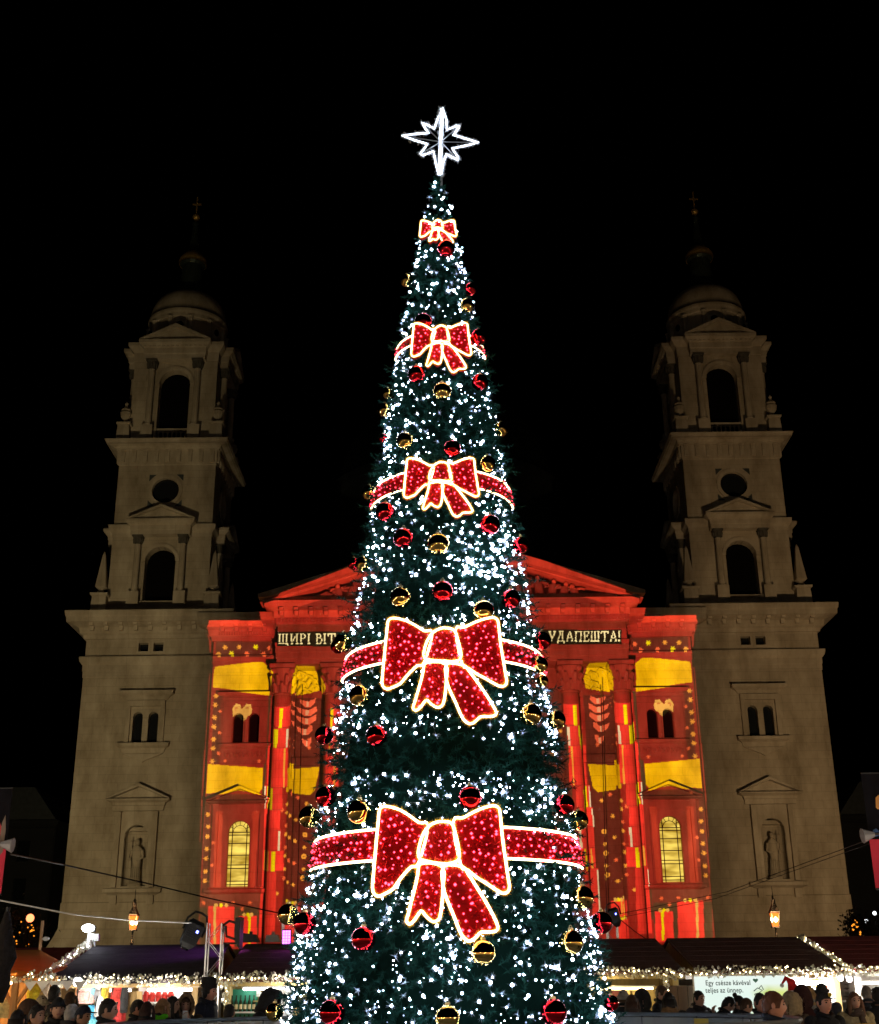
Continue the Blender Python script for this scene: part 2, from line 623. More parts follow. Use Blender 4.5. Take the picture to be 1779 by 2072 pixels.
for side in (-1, 1):
    c = AX + side * 23.735
    HW = 5.135
    f0 = face(c, 0)
    # ---- lower tower
    b = MB(f0)
    holes = [arch(-0.6, 0.38, 19.8, 22.15), arch(0.6, 0.38, 19.8, 22.15), arch(0, 0.88, 9.2, 13.6), rect(-0.98, -0.2, 26.95, 27.65), rect(0.2, 0.98, 26.95, 27.65)]
    b.plate(rect(-HW, HW, 0, 28.0), holes, 5.0, 0.55)
    b.add([(-HW, 5, 0), (-HW, -5, 0), (-HW, -5, 30), (-HW, 5, 30)], [(0, 1, 2, 3)])
    b.add([(HW, 5, 0), (HW, -5, 0), (HW, -5, 30), (HW, 5, 30)], [(0, 1, 2, 3)])
    b.add([(-HW, -5, 0), (HW, -5, 0), (HW, -5, 30), (-HW, -5, 30)], [(0, 1, 2, 3)])
    b.add([(-HW, 4.2, 28), (HW, 4.2, 28), (HW, 4.2, 30), (-HW, 4.2, 30)], [(0, 1, 2, 3)])
    tw = b.build('tower_wall', STONE, BAS)
    b = MB(f0)
    b.add([(-1.2, 4.42, 19.6), (1.2, 4.42, 19.6), (1.2, 4.42, 22.4), (-1.2, 4.42, 22.4)], [(0, 1, 2, 3)])
    b.build('window_glass', DARKGLASS, tw)
    b = MB(f0)
    b.add([(-1.2, 4.44, 26.8), (1.2, 4.44, 26.8), (1.2, 4.44, 27.8), (-1.2, 4.44, 27.8)], [(0, 1, 2, 3)])
    b.build('window_glass', DARKGLASS, tw)
    # plinth, string course, cornice
    b = MB(f0)
    b.sweep3(-HW, HW, 5.0, -5, [(0.9, 0), (0.9, 4.6), (0.62, 5.0), (0.3, 5.7), (0.08, 6.3), (0.06, 8.05), (0.003, 8.1)])
    b.build('plinth', STONE, BAS)
    b = MB(f0)
    b.sweep3(-HW, HW, 5.0, -5, [(0.003, 24.9), (0.05, 24.9), (0.06, 25.35), (0.1, 25.4), (0.11, 25.85), (0.2, 25.95), (0.3, 26.1), (0.36, 26.35), (0.36, 26.5), (0.003, 26.56)])
    b.build('string_course', STONE_TRIM, BAS)
    b = MB(f0)
    b.sweep3(-HW, HW, 5.0, -5, [(0.003, 27.8)] + corn(27.96, 29.96, 1.5))
    b.build('cornice', STONE_TRIM, BAS)
    for i in range(9):
        inst('bracket', BRACKET, BAS, (c - 4.6 + i * 1.15, YF - 0.42, 29.05), (0, 0, 0))
    # twin window surround
    b = MB(f0)
    b.box(-1.5, -1.16, 5.003, 5.24, 19.75, 22.55)
    b.box(1.16, 1.5, 5.003, 5.24, 19.75, 22.55)
    b.box(-1.5, 1.5, 5.003, 5.27, 22.56, 23.0)
    fr = b.build('window_frame', STONE_TRIM, BAS)
    b = MB(f0)
    b.lathe([(0.14, 19.82), (0.11, 19.95), (0.1, 21.4), (0.15, 21.6)], 0, 4.9, 10)
    b.build('colonnette', STONE_TRIM, fr)
    b = MB(f0)
    b.sweep3(-1.5, 1.5, 5.003, 5.0, [(0.0, 23.02), (0.06, 23.02), (0.3, 23.3), (0.5, 23.42), (0.62, 23.5), (0.64, 23.72), (0.0, 23.78)])
    b.build('hood', STONE_TRIM, fr)
    b = MB(f0)
    b.sweep3(-1.5, 1.5, 5.003, 5.0, [(0.06, 18.9), (0.2, 19.3), (0.48, 19.45), (0.52, 19.68), (0.0, 19.74)])
    b.prism([(-1.5, 18.88), (1.5, 18.88), (0.4, 18.45), (0, 18.25), (-0.4, 18.45)], 5.003, 5.2)
    b.build('sill', STONE_TRIM, fr)
    for q in (-0.59, 0.59):
        b = MB(f0)
        b.plate(rect(q - 0.53, q + 0.53, 26.78, 27.8), [rect(q - 0.39, q + 0.39, 26.95, 27.65)], 5.06, 0.06)
        b.build('vent_frame', STONE_TRIM, BAS)
    # niche with statue
    b = MB(f0)
    b.plate(rect(-1.55, 1.55, 9.1, 14.6), [arch(0, 0.9, 9.15, 13.62)], 5.1, 0.1)
    b.box(-1.55, -1.2, 5.1, 5.42, 9.1, 14.55)
    b.box(1.2, 1.55, 5.1, 5.42, 9.1, 14.55)
    b.sweep3(-1.75, 1.75, 5.1, 5.0, [(0.0, 14.62), (0.16, 14.62), (0.18, 14.95), (0.24, 15.0), (0.3, 15.2), (0.5, 15.3), (0.62, 15.36), (0.62, 15.46), (0, 15.5)])
    ni = b.build('niche_surround', STONE_TRIM, BAS)
    b = MB(f0)
    b.prism([(-2.3, 15.52), (2.3, 15.52), (0, 16.42)], 5.003, 5.18)
    b.prism([(-2.42, 15.5), (-2.2, 15.5), (0, 16.36), (2.2, 15.5), (2.42, 15.5), (0, 16.6)], 5.18, 5.72)
    b.build('pediment', STONE_TRIM, ni)
    b = MB(f0)
    b.sweep3(-1.7, 1.7, 5.003, 5.0, [(0.05, 8.55), (0.12, 8.62), (0.42, 8.74), (0.44, 9.0), (0.0, 9.06)])
    b.box(-1.6, -1.1, 5.003, 5.3, 7.9, 8.54)
    b.box(1.1, 1.6, 5.003, 5.3, 7.9, 8.54)
    b.build('sill', STONE_TRIM, ni)
    b = MB(f0)
    vs, fs = [], []
    for i in range(9):
        a = math.pi * i / 8
        for z in (9.15, 13.2):
            vs.append((-0.88 * math.cos(a), 4.5 - 0.62 * math.sin(a), z))
    fs = [(2 * i, 2 * i + 2, 2 * i + 3, 2 * i + 1) for i in range(8)]
    b.add(vs, fs)
    b.box(-0.9, 0.9, 3.7, 4.5, 13.2, 13.5)
    b.box(-0.9, 0.9, 3.7, 4.5, 9.0, 9.17)
    b.build('niche', STONE, ni)
    statue(ni, c, 95.45, 9.18, 3.3, -1 if side < 0 else 1)
    # ---- roof ledge above the cornice
    b = MB()
    b.ring4(c, 100, 4.9, [(0, 29.98), (0, 30.6), (-0.3, 31.0)])
    b.build('tower_roof', STONE, BAS)
    # ---- first belfry
    H1 = 4.07
    for k in range(4):
        fk = face(c, k)
        b = MB(fk)
        b.plate(rect(-H1, H1, 30.9, 36.9), [arch(0, 1.25, 31.35, 36.0)], H1, 0.9)
        wl = b.build('belfry_wall', STONE, BAS)
        b = MB(fk)
        b.panel(arch(0, 1.3, 31.2, 36.1), H1 - 0.85)
        b.build('dark_opening', DARKVOID, wl)
        b = MB(fk)
        b.prism(arch(0, 1.55, 35.0 - 0.25, 36.3, 12)[2:] + list(reversed(arch(0, 1.25, 34.75, 36.0, 12)[2:])), H1 + 0.003, H1 + 0.12)
        b.build('archivolt', STONE_TRIM, wl)
        b = MB(fk)
        b.box(-2.35, -1.4, H1, H1 + 0.75, 30.9, 32.0)
        b.box(1.4, 2.35, H1, H1 + 0.75, 30.9, 32.0)
        b.box(-1.4, 1.4, H1, H1 + 0.3, 30.9, 31.3)
        b.build('pedestal', STONE_TRIM, BAS)
        for t in (-1.85, 1.85):
            p = fk(t, H1 + 0.38, 0)
            inst('column', SMALLCOL, BAS, (p[0], p[1], 32.0))
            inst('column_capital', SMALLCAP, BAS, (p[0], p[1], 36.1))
        b = MB(fk)
        b.sweep3(-2.4, 2.4, H1 + 0.75, H1, [(0.0, 36.85), (0.03, 36.85), (0.03, 37.2), (0.08, 37.25), (0.1, 37.6), (0.3, 37.75), (0.42, 37.9), (0.44, 38.1), (0, 38.14)])
        b.build('entablature', STONE_TRIM, BAS)
        b = MB(fk)
        b.prism([(-2.5, 38.15), (2.5, 38.15), (0, 39.12)], H1, H1 + 0.8)
        b.prism([(-2.85, 38.15), (-2.5, 38.15), (0, 39.12), (2.5, 38.15), (2.85, 38.15), (0, 39.36)], H1, H1 + 1.18)
        b.build('pediment', STONE_TRIM, BAS)
    b = MB()
    b.ring4(c, 100, H1, [(0.003, 36.9), (0.05, 36.9), (0.06, 37.2), (0.12, 37.3), (0.3, 37.5), (0.34, 37.75), (0.34, 37.9), (0.0, 37.95)])
    b.build('string_course', STONE_TRIM, BAS)
    b = MB()
    b.ring4(c, 100, H1, [(0.4, 30.6), (0.4, 31.1), (0.25, 31.2), (0.003, 31.25)])
    b.build('plinth', STONE_TRIM, BAS)
    for sx in (-1, 1):
        for sy in (-1, 1):
            inst('obelisk', OBELISK, BAS, (c + sx * 4.52, 100 + sy * 4.35, 30.1))
    # ---- clock storey
    for k in range(4):
        fk = face(c, k)
        b = MB(fk)
        b.plate(rect(-H1 + 0.002, H1 - 0.002, 37.9, 43.6), [circ(0, 41.0, 1.13)], H1 - 0.002, 0.4)
        wl = b.build('clock_storey_wall', STONE, BAS)
        b = MB(fk)
        b.panel(circ(0, 41.0, 1.2), H1 - 0.3)
        b.build('clock_face', DARKGLASS, wl)
        b = MB(fk)
        n = 28
        o1, o2 = circ(0, 41.0, 1.42, n), circ(0, 41.0, 1.13, n)
        vs = [(a, H1 + 0.1, z) for a, z in o1] + [(a, H1 + 0.1, z) for a, z in o2] + [(a, H1, z) for a, z in o1] + [(a, H1 - 0.1, z) for a, z in o2]
        b.add(vs, [(i, (i + 1) % n, (i + 1) % n + n, i + n) for i in range(n)] + [(i, (i + 1) % n, (i + 1) % n + 2 * n, i + 2 * n) for i in range(n)] + [(i + n, (i + 1) % n + n, (i + 1) % n + 3 * n, i + 3 * n) for i in range(n)])
        b.build('clock_ring', STONE_TRIM, wl)
        b = MB(fk)
        for sx in (-1, 1):
            for sz in (-1, 1):
                b.prism([(sx * 1.42, 41 + sz * 1.42), (sx * 1.42, 41 + sz * 0.85), (sx * 1.15, 41 + sz * 1.15), (sx * 0.85, 41 + sz * 1.42)], H1 + 0.003, H1 + 0.05)
        b.build('corner_ornament', SLATE, wl)
    b = MB()
    b.ring4(c, 100, H1, [(0.003, 43.3), (0.06, 43.35), (0.08, 43.7), (0.1, 44.6)] + [(0.1 + p * 1.0, 44.6 + t * 0.75) for p, t in Cornice])
    b.build('cornice', STONE_TRIM, BAS)
    for k in range(3):
        fk = face(c, k)
        for i in range(9):
            p = fk(-3.76 + i * 0.94, H1 + 0.1, 44.1)
            inst('triglyph', TRIG, BAS, p, (0, 0, [0, R(90), R(-90)][k]))
    # ---- upper belfry
    H2 = 3.62
    for k in range(4):
        fk = face(c, k)
        b = MB(fk)
        b.plate(rect(-H2, H2, 45.3, 54.6), [arch(0, 1.33, 45.6, 52.5)], H2, 0.9)
        wl = b.build('belfry_wall', STONE, BAS)
        b = MB(fk)
        b.panel(arch(0, 1.4, 45.5, 52.6), H2 - 0.8)
        b.build('dark_opening', DARKVOID, wl)
        b = MB(fk)
        b.box(-1.33, 1.33, H2 - 0.5, H2 - 0.1, 46.75, 46.98)
        for i in range(7):
            p = -1.14 + i * 0.38
            b.lathe([(0.07, 45.6), (0.11, 45.95), (0.06, 46.4), (0.09, 46.75)], p, H2 - 0.3, 6)
        b.build('balustrade', STONE_TRIM, wl)
        b = MB(fk)
        b.prism(arch(0, 1.68, 51.0, 52.85, 12)[2:] + list(reversed(arch(0, 1.33, 51.0, 52.5, 12)[2:])), H2 + 0.003, H2 + 0.14)
        b.build('archivolt', STONE_TRIM, wl)
        b = MB(fk)
        b.box(-2.5, -1.5, H2, H2 + 0.7, 45.3, 47.0)
        b.build('pedestal', STONE_TRIM, BAS)
        b = MB(fk)
        b.box(1.5, 2.5, H2, H2 + 0.7, 45.3, 47.0)
        b.build('pedestal', STONE_TRIM, BAS)
        for t in (-1.98, 1.98):
            p = fk(t, H2 + 0.36, 0)
            inst('column', SMALLCOL, BAS, (p[0], p[1], 47.0), (0, 0, 0), (1.05, 1.05, 1.32))
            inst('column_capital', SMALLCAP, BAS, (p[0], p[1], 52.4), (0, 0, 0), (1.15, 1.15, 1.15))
        b = MB(fk)
        b.sweep3(-2.6, 2.6, H2 + 0.7, H2, [(0.0, 53.25), (0.03, 53.25), (0.04, 53.7), (0.1, 53.8), (0.12, 54.3), (0.34, 54.5), (0.5, 54.66), (0.52, 54.95), (0, 55.0)])
        b.build('entablature', STONE_TRIM, BAS)
        b = MB(fk)
        b.prism([(-2.7, 55.0), (2.7, 55.0), (0, 56.2)], H2, H2 + 0.8)
        b.prism([(-3.1, 55.0), (-2.7, 55.0), (0, 56.2), (2.7, 55.0), (3.1, 55.0), (0, 56.5)], H2, H2 + 1.25)
        b.build('pediment', STONE_TRIM, BAS)
        b = MB(fk)
        for i in range(14):
            p = -2.6 + i * 0.4
            b.box(p - 0.11, p + 0.11, H2 + 0.8, H2 + 1.02, 54.36, 54.62)
        b.build('dentil_course', STONE_TRIM, BAS)
    b = MB()
    b.ring4(c, 100, H2, [(0.003, 53.4), (0.06, 53.4), (0.1, 54.2), (0.4, 54.5), (0.55, 54.7), (0.57, 55.0), (0.0, 55.05)])
    b.build('cornice', STONE_TRIM, BAS)
    for sx in (-1, 1):
        for sy in (-1, 1):
            inst('urn', URN, BAS, (c + sx * 3.95, 100 + sy * 3.85, 45.3), (0, 0, 0), 1.15)
    # ---- drum, cap, lantern and spire
    b = MB()
    b.lathe([(3.5, 54.8), (3.45, 56.2), (3.4, 58.0), (3.48, 58.1), (3.52, 58.4), (3.6, 58.6), (3.6, 58.82), (3.45, 58.9)], c, 100, 36)
    dr = b.build('drum', STONE, BAS, False)
    for i in range(12):
        a = 2 * math.pi * (i + 0.5) / 12 - math.pi / 2
        b = MB()
        x, y = c + 3.44 * math.cos(a), 100 + 3.44 * math.sin(a)
        b.lathe([(0.3, 56.0), (0.26, 56.2), (0.24, 57.9), (0.32, 58.05)], x, y, 8)
        b.build('pilaster', STONE_TRIM, dr)
        a2 = 2 * math.pi * i / 12 - math.pi / 2
        if i % 2 == 0:
            b = MB()
            b.ball((c + 3.4 * math.cos(a2), 100 + 3.4 * math.sin(a2), 57.2), 0.34, 10, 6, 0, (0.35 + 0.65 * abs(math.sin(a2)), 0.35 + 0.65 * abs(math.cos(a2)), 1))
            b.build('round_window', DARKVOID, dr)
    b = MB()
    b.lathe([(3.45, 58.9)] + [(3.45 * math.cos(t * math.pi / 2) ** 0.6, 58.9 + 3.0 * math.sin(t * math.pi / 2)) for t in (0.12, 0.24, 0.36, 0.48, 0.6, 0.72, 0.82)], c, 100, 32)
    b.build('dome_cap', STONE, BAS, True)
    b = MB()
    b.lathe([(1.25, 62.2), (1.2, 62.8), (1.0, 63.0), (0.95, 65.2), (1.2, 65.4)], c, 100, 16)
    ln = b.build('lantern', COPPER, BAS)
    b = MB()
    b.lathe([(1.25, 65.4), (1.32, 65.6), (1.25, 65.95), (0.95, 66.35), (0.7, 66.7)], c, 100, 24)
    b.build('lantern_cap', GILT, ln, True)
    b = MB()
    b.lathe([(0.68, 66.7), (0.45, 67.6), (0.3, 68.8), (0.2, 69.8), (0.34, 69.95), (0.2, 70.15), (0.1, 70.4)], c, 100, 14)
    b.build('spire', COPPER, BAS, True)
    b = MB()
    b.ball((c, 100, 70.75), 0.34, 12, 8)
    b.box(c - 0.06, c + 0.06, 99.94, 100.06, 71.0, 73.0)
    b.box(c - 0.42, c + 0.42, 99.95, 100.05, 72.1, 72.24)
    b.build('cross', GILT, BAS)

# ---- side bays between tower and portico
m = MB()
for i in range(26):
    m.box(-2.4 + i * 0.2, -2.3 + i * 0.2, -0.16, 0.05, 0, 0.22)
DENT = m.mesh('dentil_course', STONE_TRIM)
WARMWIN = None
for side in (-1, 1):
    bc = AX + side * 16.05
    fb = lambda t, d, z, bc=bc: (bc + t, 94.4 - d, z)
    inner, outer = (3.0, -2.6) if side < 0 else (2.6, -3.0)
    t0, t1 = (-2.62, 3.2) if side < 0 else (-3.2, 2.62)
    b = MB(fb)
    b.plate(rect(t0, t1, 0, 29.2), [arch(-0.42, 0.4, 19.6, 21.85), arch(0.78, 0.4, 19.6, 21.85), arch(0.05, 0.80, 9.0, 13.75)] if side < 0 else
            [arch(-0.78, 0.4, 19.6, 21.85), arch(0.42, 0.4, 19.6, 21.85), arch(-0.05, 0.80, 9.0, 13.75)], 0, 0.5)
    to = t0 if side < 0 else t1
    b.add([(to, 0, 0), (to, -3, 0), (to, -3, 29.5), (to, 0, 29.5)], [(0, 1, 2, 3)])
    bw = b.build('bay_wall', STONE, BAS)
    wc = 0.18 * -side
    lc = 0.05 * -side
    b = MB(fb)
    b.panel(rect(wc - 1.3, wc + 1.3, 19.4, 22.1), -0.46)
    b.build('window_glass', DARKGLASS, bw)
    # frieze, architrave, cornice
    b = MB(fb)
    b.sweep3(t0, t1, 0, -3, [(0.003, 24.95), (0.06, 25.0), (0.07, 25.4), (0.12, 25.45), (0.14, 25.9), (0.24, 26.05), (0.3, 26.2), (0.3, 26.32), (0.02, 26.36), (0.02, 27.5)] + corn(27.52, 29.55, 1.25))
    b.build('cornice', STONE_TRIM, BAS)
    for i in range(5):
        inst('bracket', BRACKET, BAS, (bc + (t0 + t1) / 2 - 2.2 + i * 1.1, 94.4 - 0.34, 28.7))
    inst('dentil_course', DENT, BAS, (bc + (t0 + t1) / 2 - 0.1, 94.4 - 0.3, 27.95))
    # twin window
    b = MB(fb)
    b.box(wc - 1.75, wc - 1.05, 0.003, 0.14, 19.55, 22.3)
    b.box(wc + 1.05, wc + 1.75, 0.003, 0.14, 19.55, 22.3)
    b.box(wc - 1.75, wc + 1.75, 0.003, 0.17, 22.31, 22.75)
    fr = b.build('window_frame', STONE_TRIM, BAS)
    b = MB(fb)
    b.lathe([(0.2, 19.6), (0.16, 19.75), (0.14, 21.2), (0.2, 21.4)], wc, -0.08, 10)
    b.build('colonnette', STONE_TRIM, fr)
    b = MB(fb)
    b.sweep3(wc - 1.75, wc + 1.75, 0.003, 0, [(0.0, 22.77), (0.06, 22.77), (0.1, 23.0), (0.3, 23.1), (0.45, 23.2), (0.47, 23.4), (0.0, 23.46)])
    b.build('hood', STONE_TRIM, fr)
    b = MB(fb)
    b.sweep3(wc - 1.7, wc + 1.7, 0.003, 0, [(0.06, 18.2), (0.07, 19.1), (0.3, 19.25), (0.35, 19.45), (0.0, 19.5)])
    b.build('sill', STONE_TRIM, fr)
    for q in range(9):
        b = MB(fb)
        x = wc - 1.4 + q * 0.35
        b.ball((x, 0.07, 18.62 + 0.12 * (q % 2)), 0.17, 7, 5, 0, (1, 0.5, 1))
        b.tube([(x - 0.12, 0.1, 18.85), (x, 0.12, 18.5), (x + 0.15, 0.1, 18.75)], 0.05, 5)
        b.build('carved_flower', STONE_TRIM, fr)
    # lower window with lit stained glass
    b = MB(fb)
    b.plate(rect(lc - 2.0, lc + 2.0, 9.0, 15.0), [arch(lc, 0.83, 9.05, 13.78)], 0.12, 0.12)
    b.box(lc - 2.0, lc - 1.55, 0.12, 0.32, 9.0, 15.0)
    b.box(lc + 1.55, lc + 2.0, 0.12, 0.32, 9.0, 15.0)
    b.sweep3(lc - 2.0, lc + 2.0, 0.12, 0, [(0.0, 14.2), (0.05, 14.2), (0.08, 14.9), (0.34, 15.0), (0.46, 15.06), (0.46, 15.16), (0, 15.2)])
    lw = b.build('window_frame', STONE_TRIM, BAS)
    for q in (-0.85, 0.85):
        b = MB(fb)
        b.box(lc + q - 0.7, lc + q + 0.7, 0.21, 0.26, 14.28, 14.78)
        b.build('panel', STONE_TRIM, lw)
    b = MB(fb)
    b.prism([(lc - 2.3, 15.22), (lc + 2.3, 15.22), (lc, 16.0)], 0.003, 0.18)
    b.prism([(lc - 2.5, 15.2), (lc - 2.2, 15.2), (lc, 16.02), (lc + 2.2, 15.2), (lc + 2.5, 15.2), (lc, 16.24)], 0.18, 0.75)
    b.build('pediment', STONE_TRIM, lw)
    b = MB(fb)
    b.sweep3(lc - 1.95, lc + 1.95, 0.003, 0, [(0.05, 8.0), (0.08, 8.5), (0.38, 8.64), (0.4, 8.84), (0.0, 8.9)])
    b.build('sill', STONE_TRIM, lw)
    if WARMWIN is None:
        WARMWIN = bpy.data.materials.new('lit_church_window')
        WARMWIN.use_nodes = True
        n = WARMWIN.node_tree
        n.nodes.clear()
        o = n.nodes.new('ShaderNodeOutputMaterial')
        e = n.nodes.new('ShaderNodeEmission')
        tcn = n.nodes.new('ShaderNodeTexCoord')
        mp = n.nodes.new('ShaderNodeMapping')
        mp.inputs['Scale'].default_value = (0.5, 0.5, 1.6)
        nz = n.nodes.new('ShaderNodeTexNoise')
        nz.inputs['Scale'].default_value = 1.1
        rp = n.nodes.new('ShaderNodeValToRGB')
        rp.color_ramp.elements[0].position = 0.35
        rp.color_ramp.elements[0].color = (0.34, 0.20, 0.018, 1)
        rp.color_ramp.elements[1].position = 0.68
        rp.color_ramp.elements[1].color = (0.98, 0.70, 0.12, 1)
        n.links.new(tcn.outputs['Object'], mp.inputs[0])
        n.links.new(mp.outputs[0], nz.inputs[0])
        n.links.new(nz.outputs[0], rp.inputs[0])
        n.links.new(rp.outputs[0], e.inputs[0])
        e.inputs[1].default_value = 1.25
        n.links.new(e.outputs[0], o.inputs[0])
    b = MB(fb)
    b.panel(arch(lc, 0.86, 9.0, 13.82, 14), -0.42)
    gl = b.build('lit_window', WARMWIN, BAS, label='arched church window glowing warm yellow')
    bars = MB(fb)
    for q in (-0.54, 0.54):
        bars.box(lc + q - 0.03, lc + q + 0.03, -0.36, -0.3, 9.0, 13.5)
    for z in (9.2, 9.45, 10.35, 10.6, 11.3, 12.15, 12.75, 12.95):
        bars.box(lc - 0.82, lc + 0.82, -0.362, -0.302, z - 0.03, z + 0.03)
    pts = [(lc + 0.5 * math.cos(math.pi * i / 10), -0.33, 12.95 + 0.5 * math.sin(math.pi * i / 10)) for i in range(11)]
    bars.tube(pts, 0.03, 4)
    for i in range(5):
        a = math.pi * (i + 1) / 6
        bars.tube([(lc + 0.5 * math.cos(a), -0.33, 12.95 + 0.5 * math.sin(a)), (lc + 0.8 * math.cos(a), -0.33, 12.95 + 0.8 * math.sin(a))], 0.025, 4)
    bars.build('glazing_bars', IRON, gl)

# ---- portico: columns, recess walls, entablature, pediment
PW = 13.55
b = MB()
b.add([(AX - PW, 95.3, 0), (AX + PW, 95.3, 0), (AX + PW, 95.3, 26), (AX - PW, 95.3, 26)], [(0, 1, 2, 3)])
for s in (-1, 1):
    x = AX + s * PW
    b.add([(x, 93.6, 25.4), (x, 96.0, 25.4), (x, 96.0, 30), (x, 93.6, 30)], [(0, 1, 2, 3)])
b.build('portico_wall', STONE, BAS)
colm = MB()
colm.box(-0.95, 0.95, -0.95, 0.95, 0, 1.6)
colm.lathe([(0.9, 1.6), (0.95, 1.75), (0.9, 1.9), (0.8, 2.0), (0.82, 2.1), (0.76, 2.25), (0.76, 9.0), (0.66, 23.0), (0.72, 23.08), (0.68, 23.18)], 0, 0, 20)
COLM = colm.mesh('column', STONE)
capm = MB()
capm.lathe([(0.66, 0), (0.68, 0.6), (0.78, 1.3), (0.98, 1.9)], 0, 0, 16)
capm.box(-0.98, 0.98, -0.98, 0.98, 1.95, 2.25)
for lev, (n_, r0, zz, hh) in enumerate(((8, 0.72, 0.05, 0.75), (8, 0.78, 0.6, 0.8))):
    for i in range(n_):
        a = 2 * math.pi * (i + 0.5 * lev) / n_
        cxx, cyy = r0 * math.cos(a), r0 * math.sin(a)
        capm.tube([(cxx, cyy, zz), (cxx * 1.08, cyy * 1.08, zz + hh * 0.6), (cxx * 1.3, cyy * 1.3, zz + hh), (cxx * 1.36, cyy * 1.36, zz + hh * 0.85)], [0.17, 0.19, 0.12, 0.05], 5)
for i in range(4):
    a = math.pi / 4 + i * math.pi / 2
    capm.ball((1.02 * math.cos(a), 1.02 * math.sin(a), 1.72), 0.24, 8, 6)
CAPM = capm.mesh('column_capital', STONE_TRIM)
for x in (-13.05, -9.15, -4.4, 4.4, 9.0, 12.95):
    o = inst('column', COLM, BAS, (AX + x, 93.9, 0))
    k = bpy.data.objects.new('column_capital', CAPM)
    COL.objects.link(k)
    k.parent = o
    k.location = (0, 0, 23.1)
for s in (-1, 1):          # carved relief and string courses between the columns
    xc = AX + s * 11.05
    b = MB()
    b.box(xc - 1.2, xc + 1.2, 95.1, 95.28, 23.0, 25.3)
    pn = b.build('relief_panel', STONE_TRIM, BAS)
    for q in range(7):
        b = MB()
        x, z = xc + uni(-0.9, 0.9), 23.4 + 1.6 * q / 6.5
        b.tube([(x - 0.5, 95.05, z - 0.2), (x - 0.1, 94.95, z + 0.25), (x + 0.35, 94.98, z + 0.1), (x + 0.5, 95.05, z - 0.25)], [0.08, 0.16, 0.14, 0.05], 6)
        b.ball((x + 0.2, 95.02, z - 0.05), 0.2, 7, 5, 0, (1, 0.6, 1))
        b.build('carved_leaf', STONE_TRIM, pn)
    b = MB()
    b.box(xc - 1.3, xc + 1.3, 95.0, 95.28, 17.9, 18.5)
    b.box(xc - 1.3, xc + 1.3, 95.08, 95.28, 16.9, 17.88)
    b.build('string_course', STONE_TRIM, BAS)
b = MB(lambda t, d, z: (AX + t, 95.3 - d, z))
b.prism(arch(0, 2.9, 9.2, 12.1, 14)[2:] + list(reversed(arch(0, 2.2, 9.2, 11.4, 14)[2:])), 0.003, 0.5)
b.box(-2.9, -2.2, 0.003, 0.5, 0, 9.2)
b.box(2.2, 2.9, 0.003, 0.5, 0, 9.2)
b.sweep3(-3.2, 3.2, 0.003, 0, [(0, 14.0), (0.2, 14.1), (0.6, 14.4), (0.62, 14.7), (0, 14.8)])
po = b.build('portal', STONE_TRIM, BAS)
for s in (-1, 1):
    b = MB(lambda t, d, z: (AX + t, 95.3 - d, z))
    b.box(min(s * 0.02, s * 2.19), max(s * 0.02, s * 2.19), 0.01, 0.08, 0, 9.1)
    for z in (0.6, 3.4, 6.2):
        b.box(min(s * 0.35, s * 1.85), max(s * 0.35, s * 1.85), 0.08, 0.13, z, z + 2.3)
    b.build('door', WOODD, po)
# entablature
fe = lambda t, d, z: (AX + t, 93.2 - d, z)
b = MB(fe)
b.sweep3(-PW, PW, 0, -3, [(-0.1, 25.35), (0.0, 25.36), (0.0, 25.75), (0.06, 25.8), (0.06, 26.25), (0.12, 26.3), (0.10, 26.7), (0.14, 26.85), (0.16, 26.95), (0.16, 27.02), (0.0, 27.06), (0.0, 28.35),
                          (0.1, 28.4), (0.16, 28.6), (0.18, 28.95), (0.32, 29.05), (0.34, 29.5), (0.75, 29.6), (0.95, 29.7), (1.0, 29.95), (1.1, 30.15), (0, 30.2)])
b.build('entablature', STONE_TRIM, BAS)
for i in range(24):
    inst('bracket', BRACKET, BAS, (AX - 13.2 + i * 26.4 / 23, 93.2 - 0.4, 29.58))
m = MB(fe)
for i in range(100):
    m.box(-13.4 + i * 0.27, -13.26 + i * 0.27, 0.15, 0.3, 28.65, 28.9)
m.build('dentil_course', STONE_TRIM, BAS)
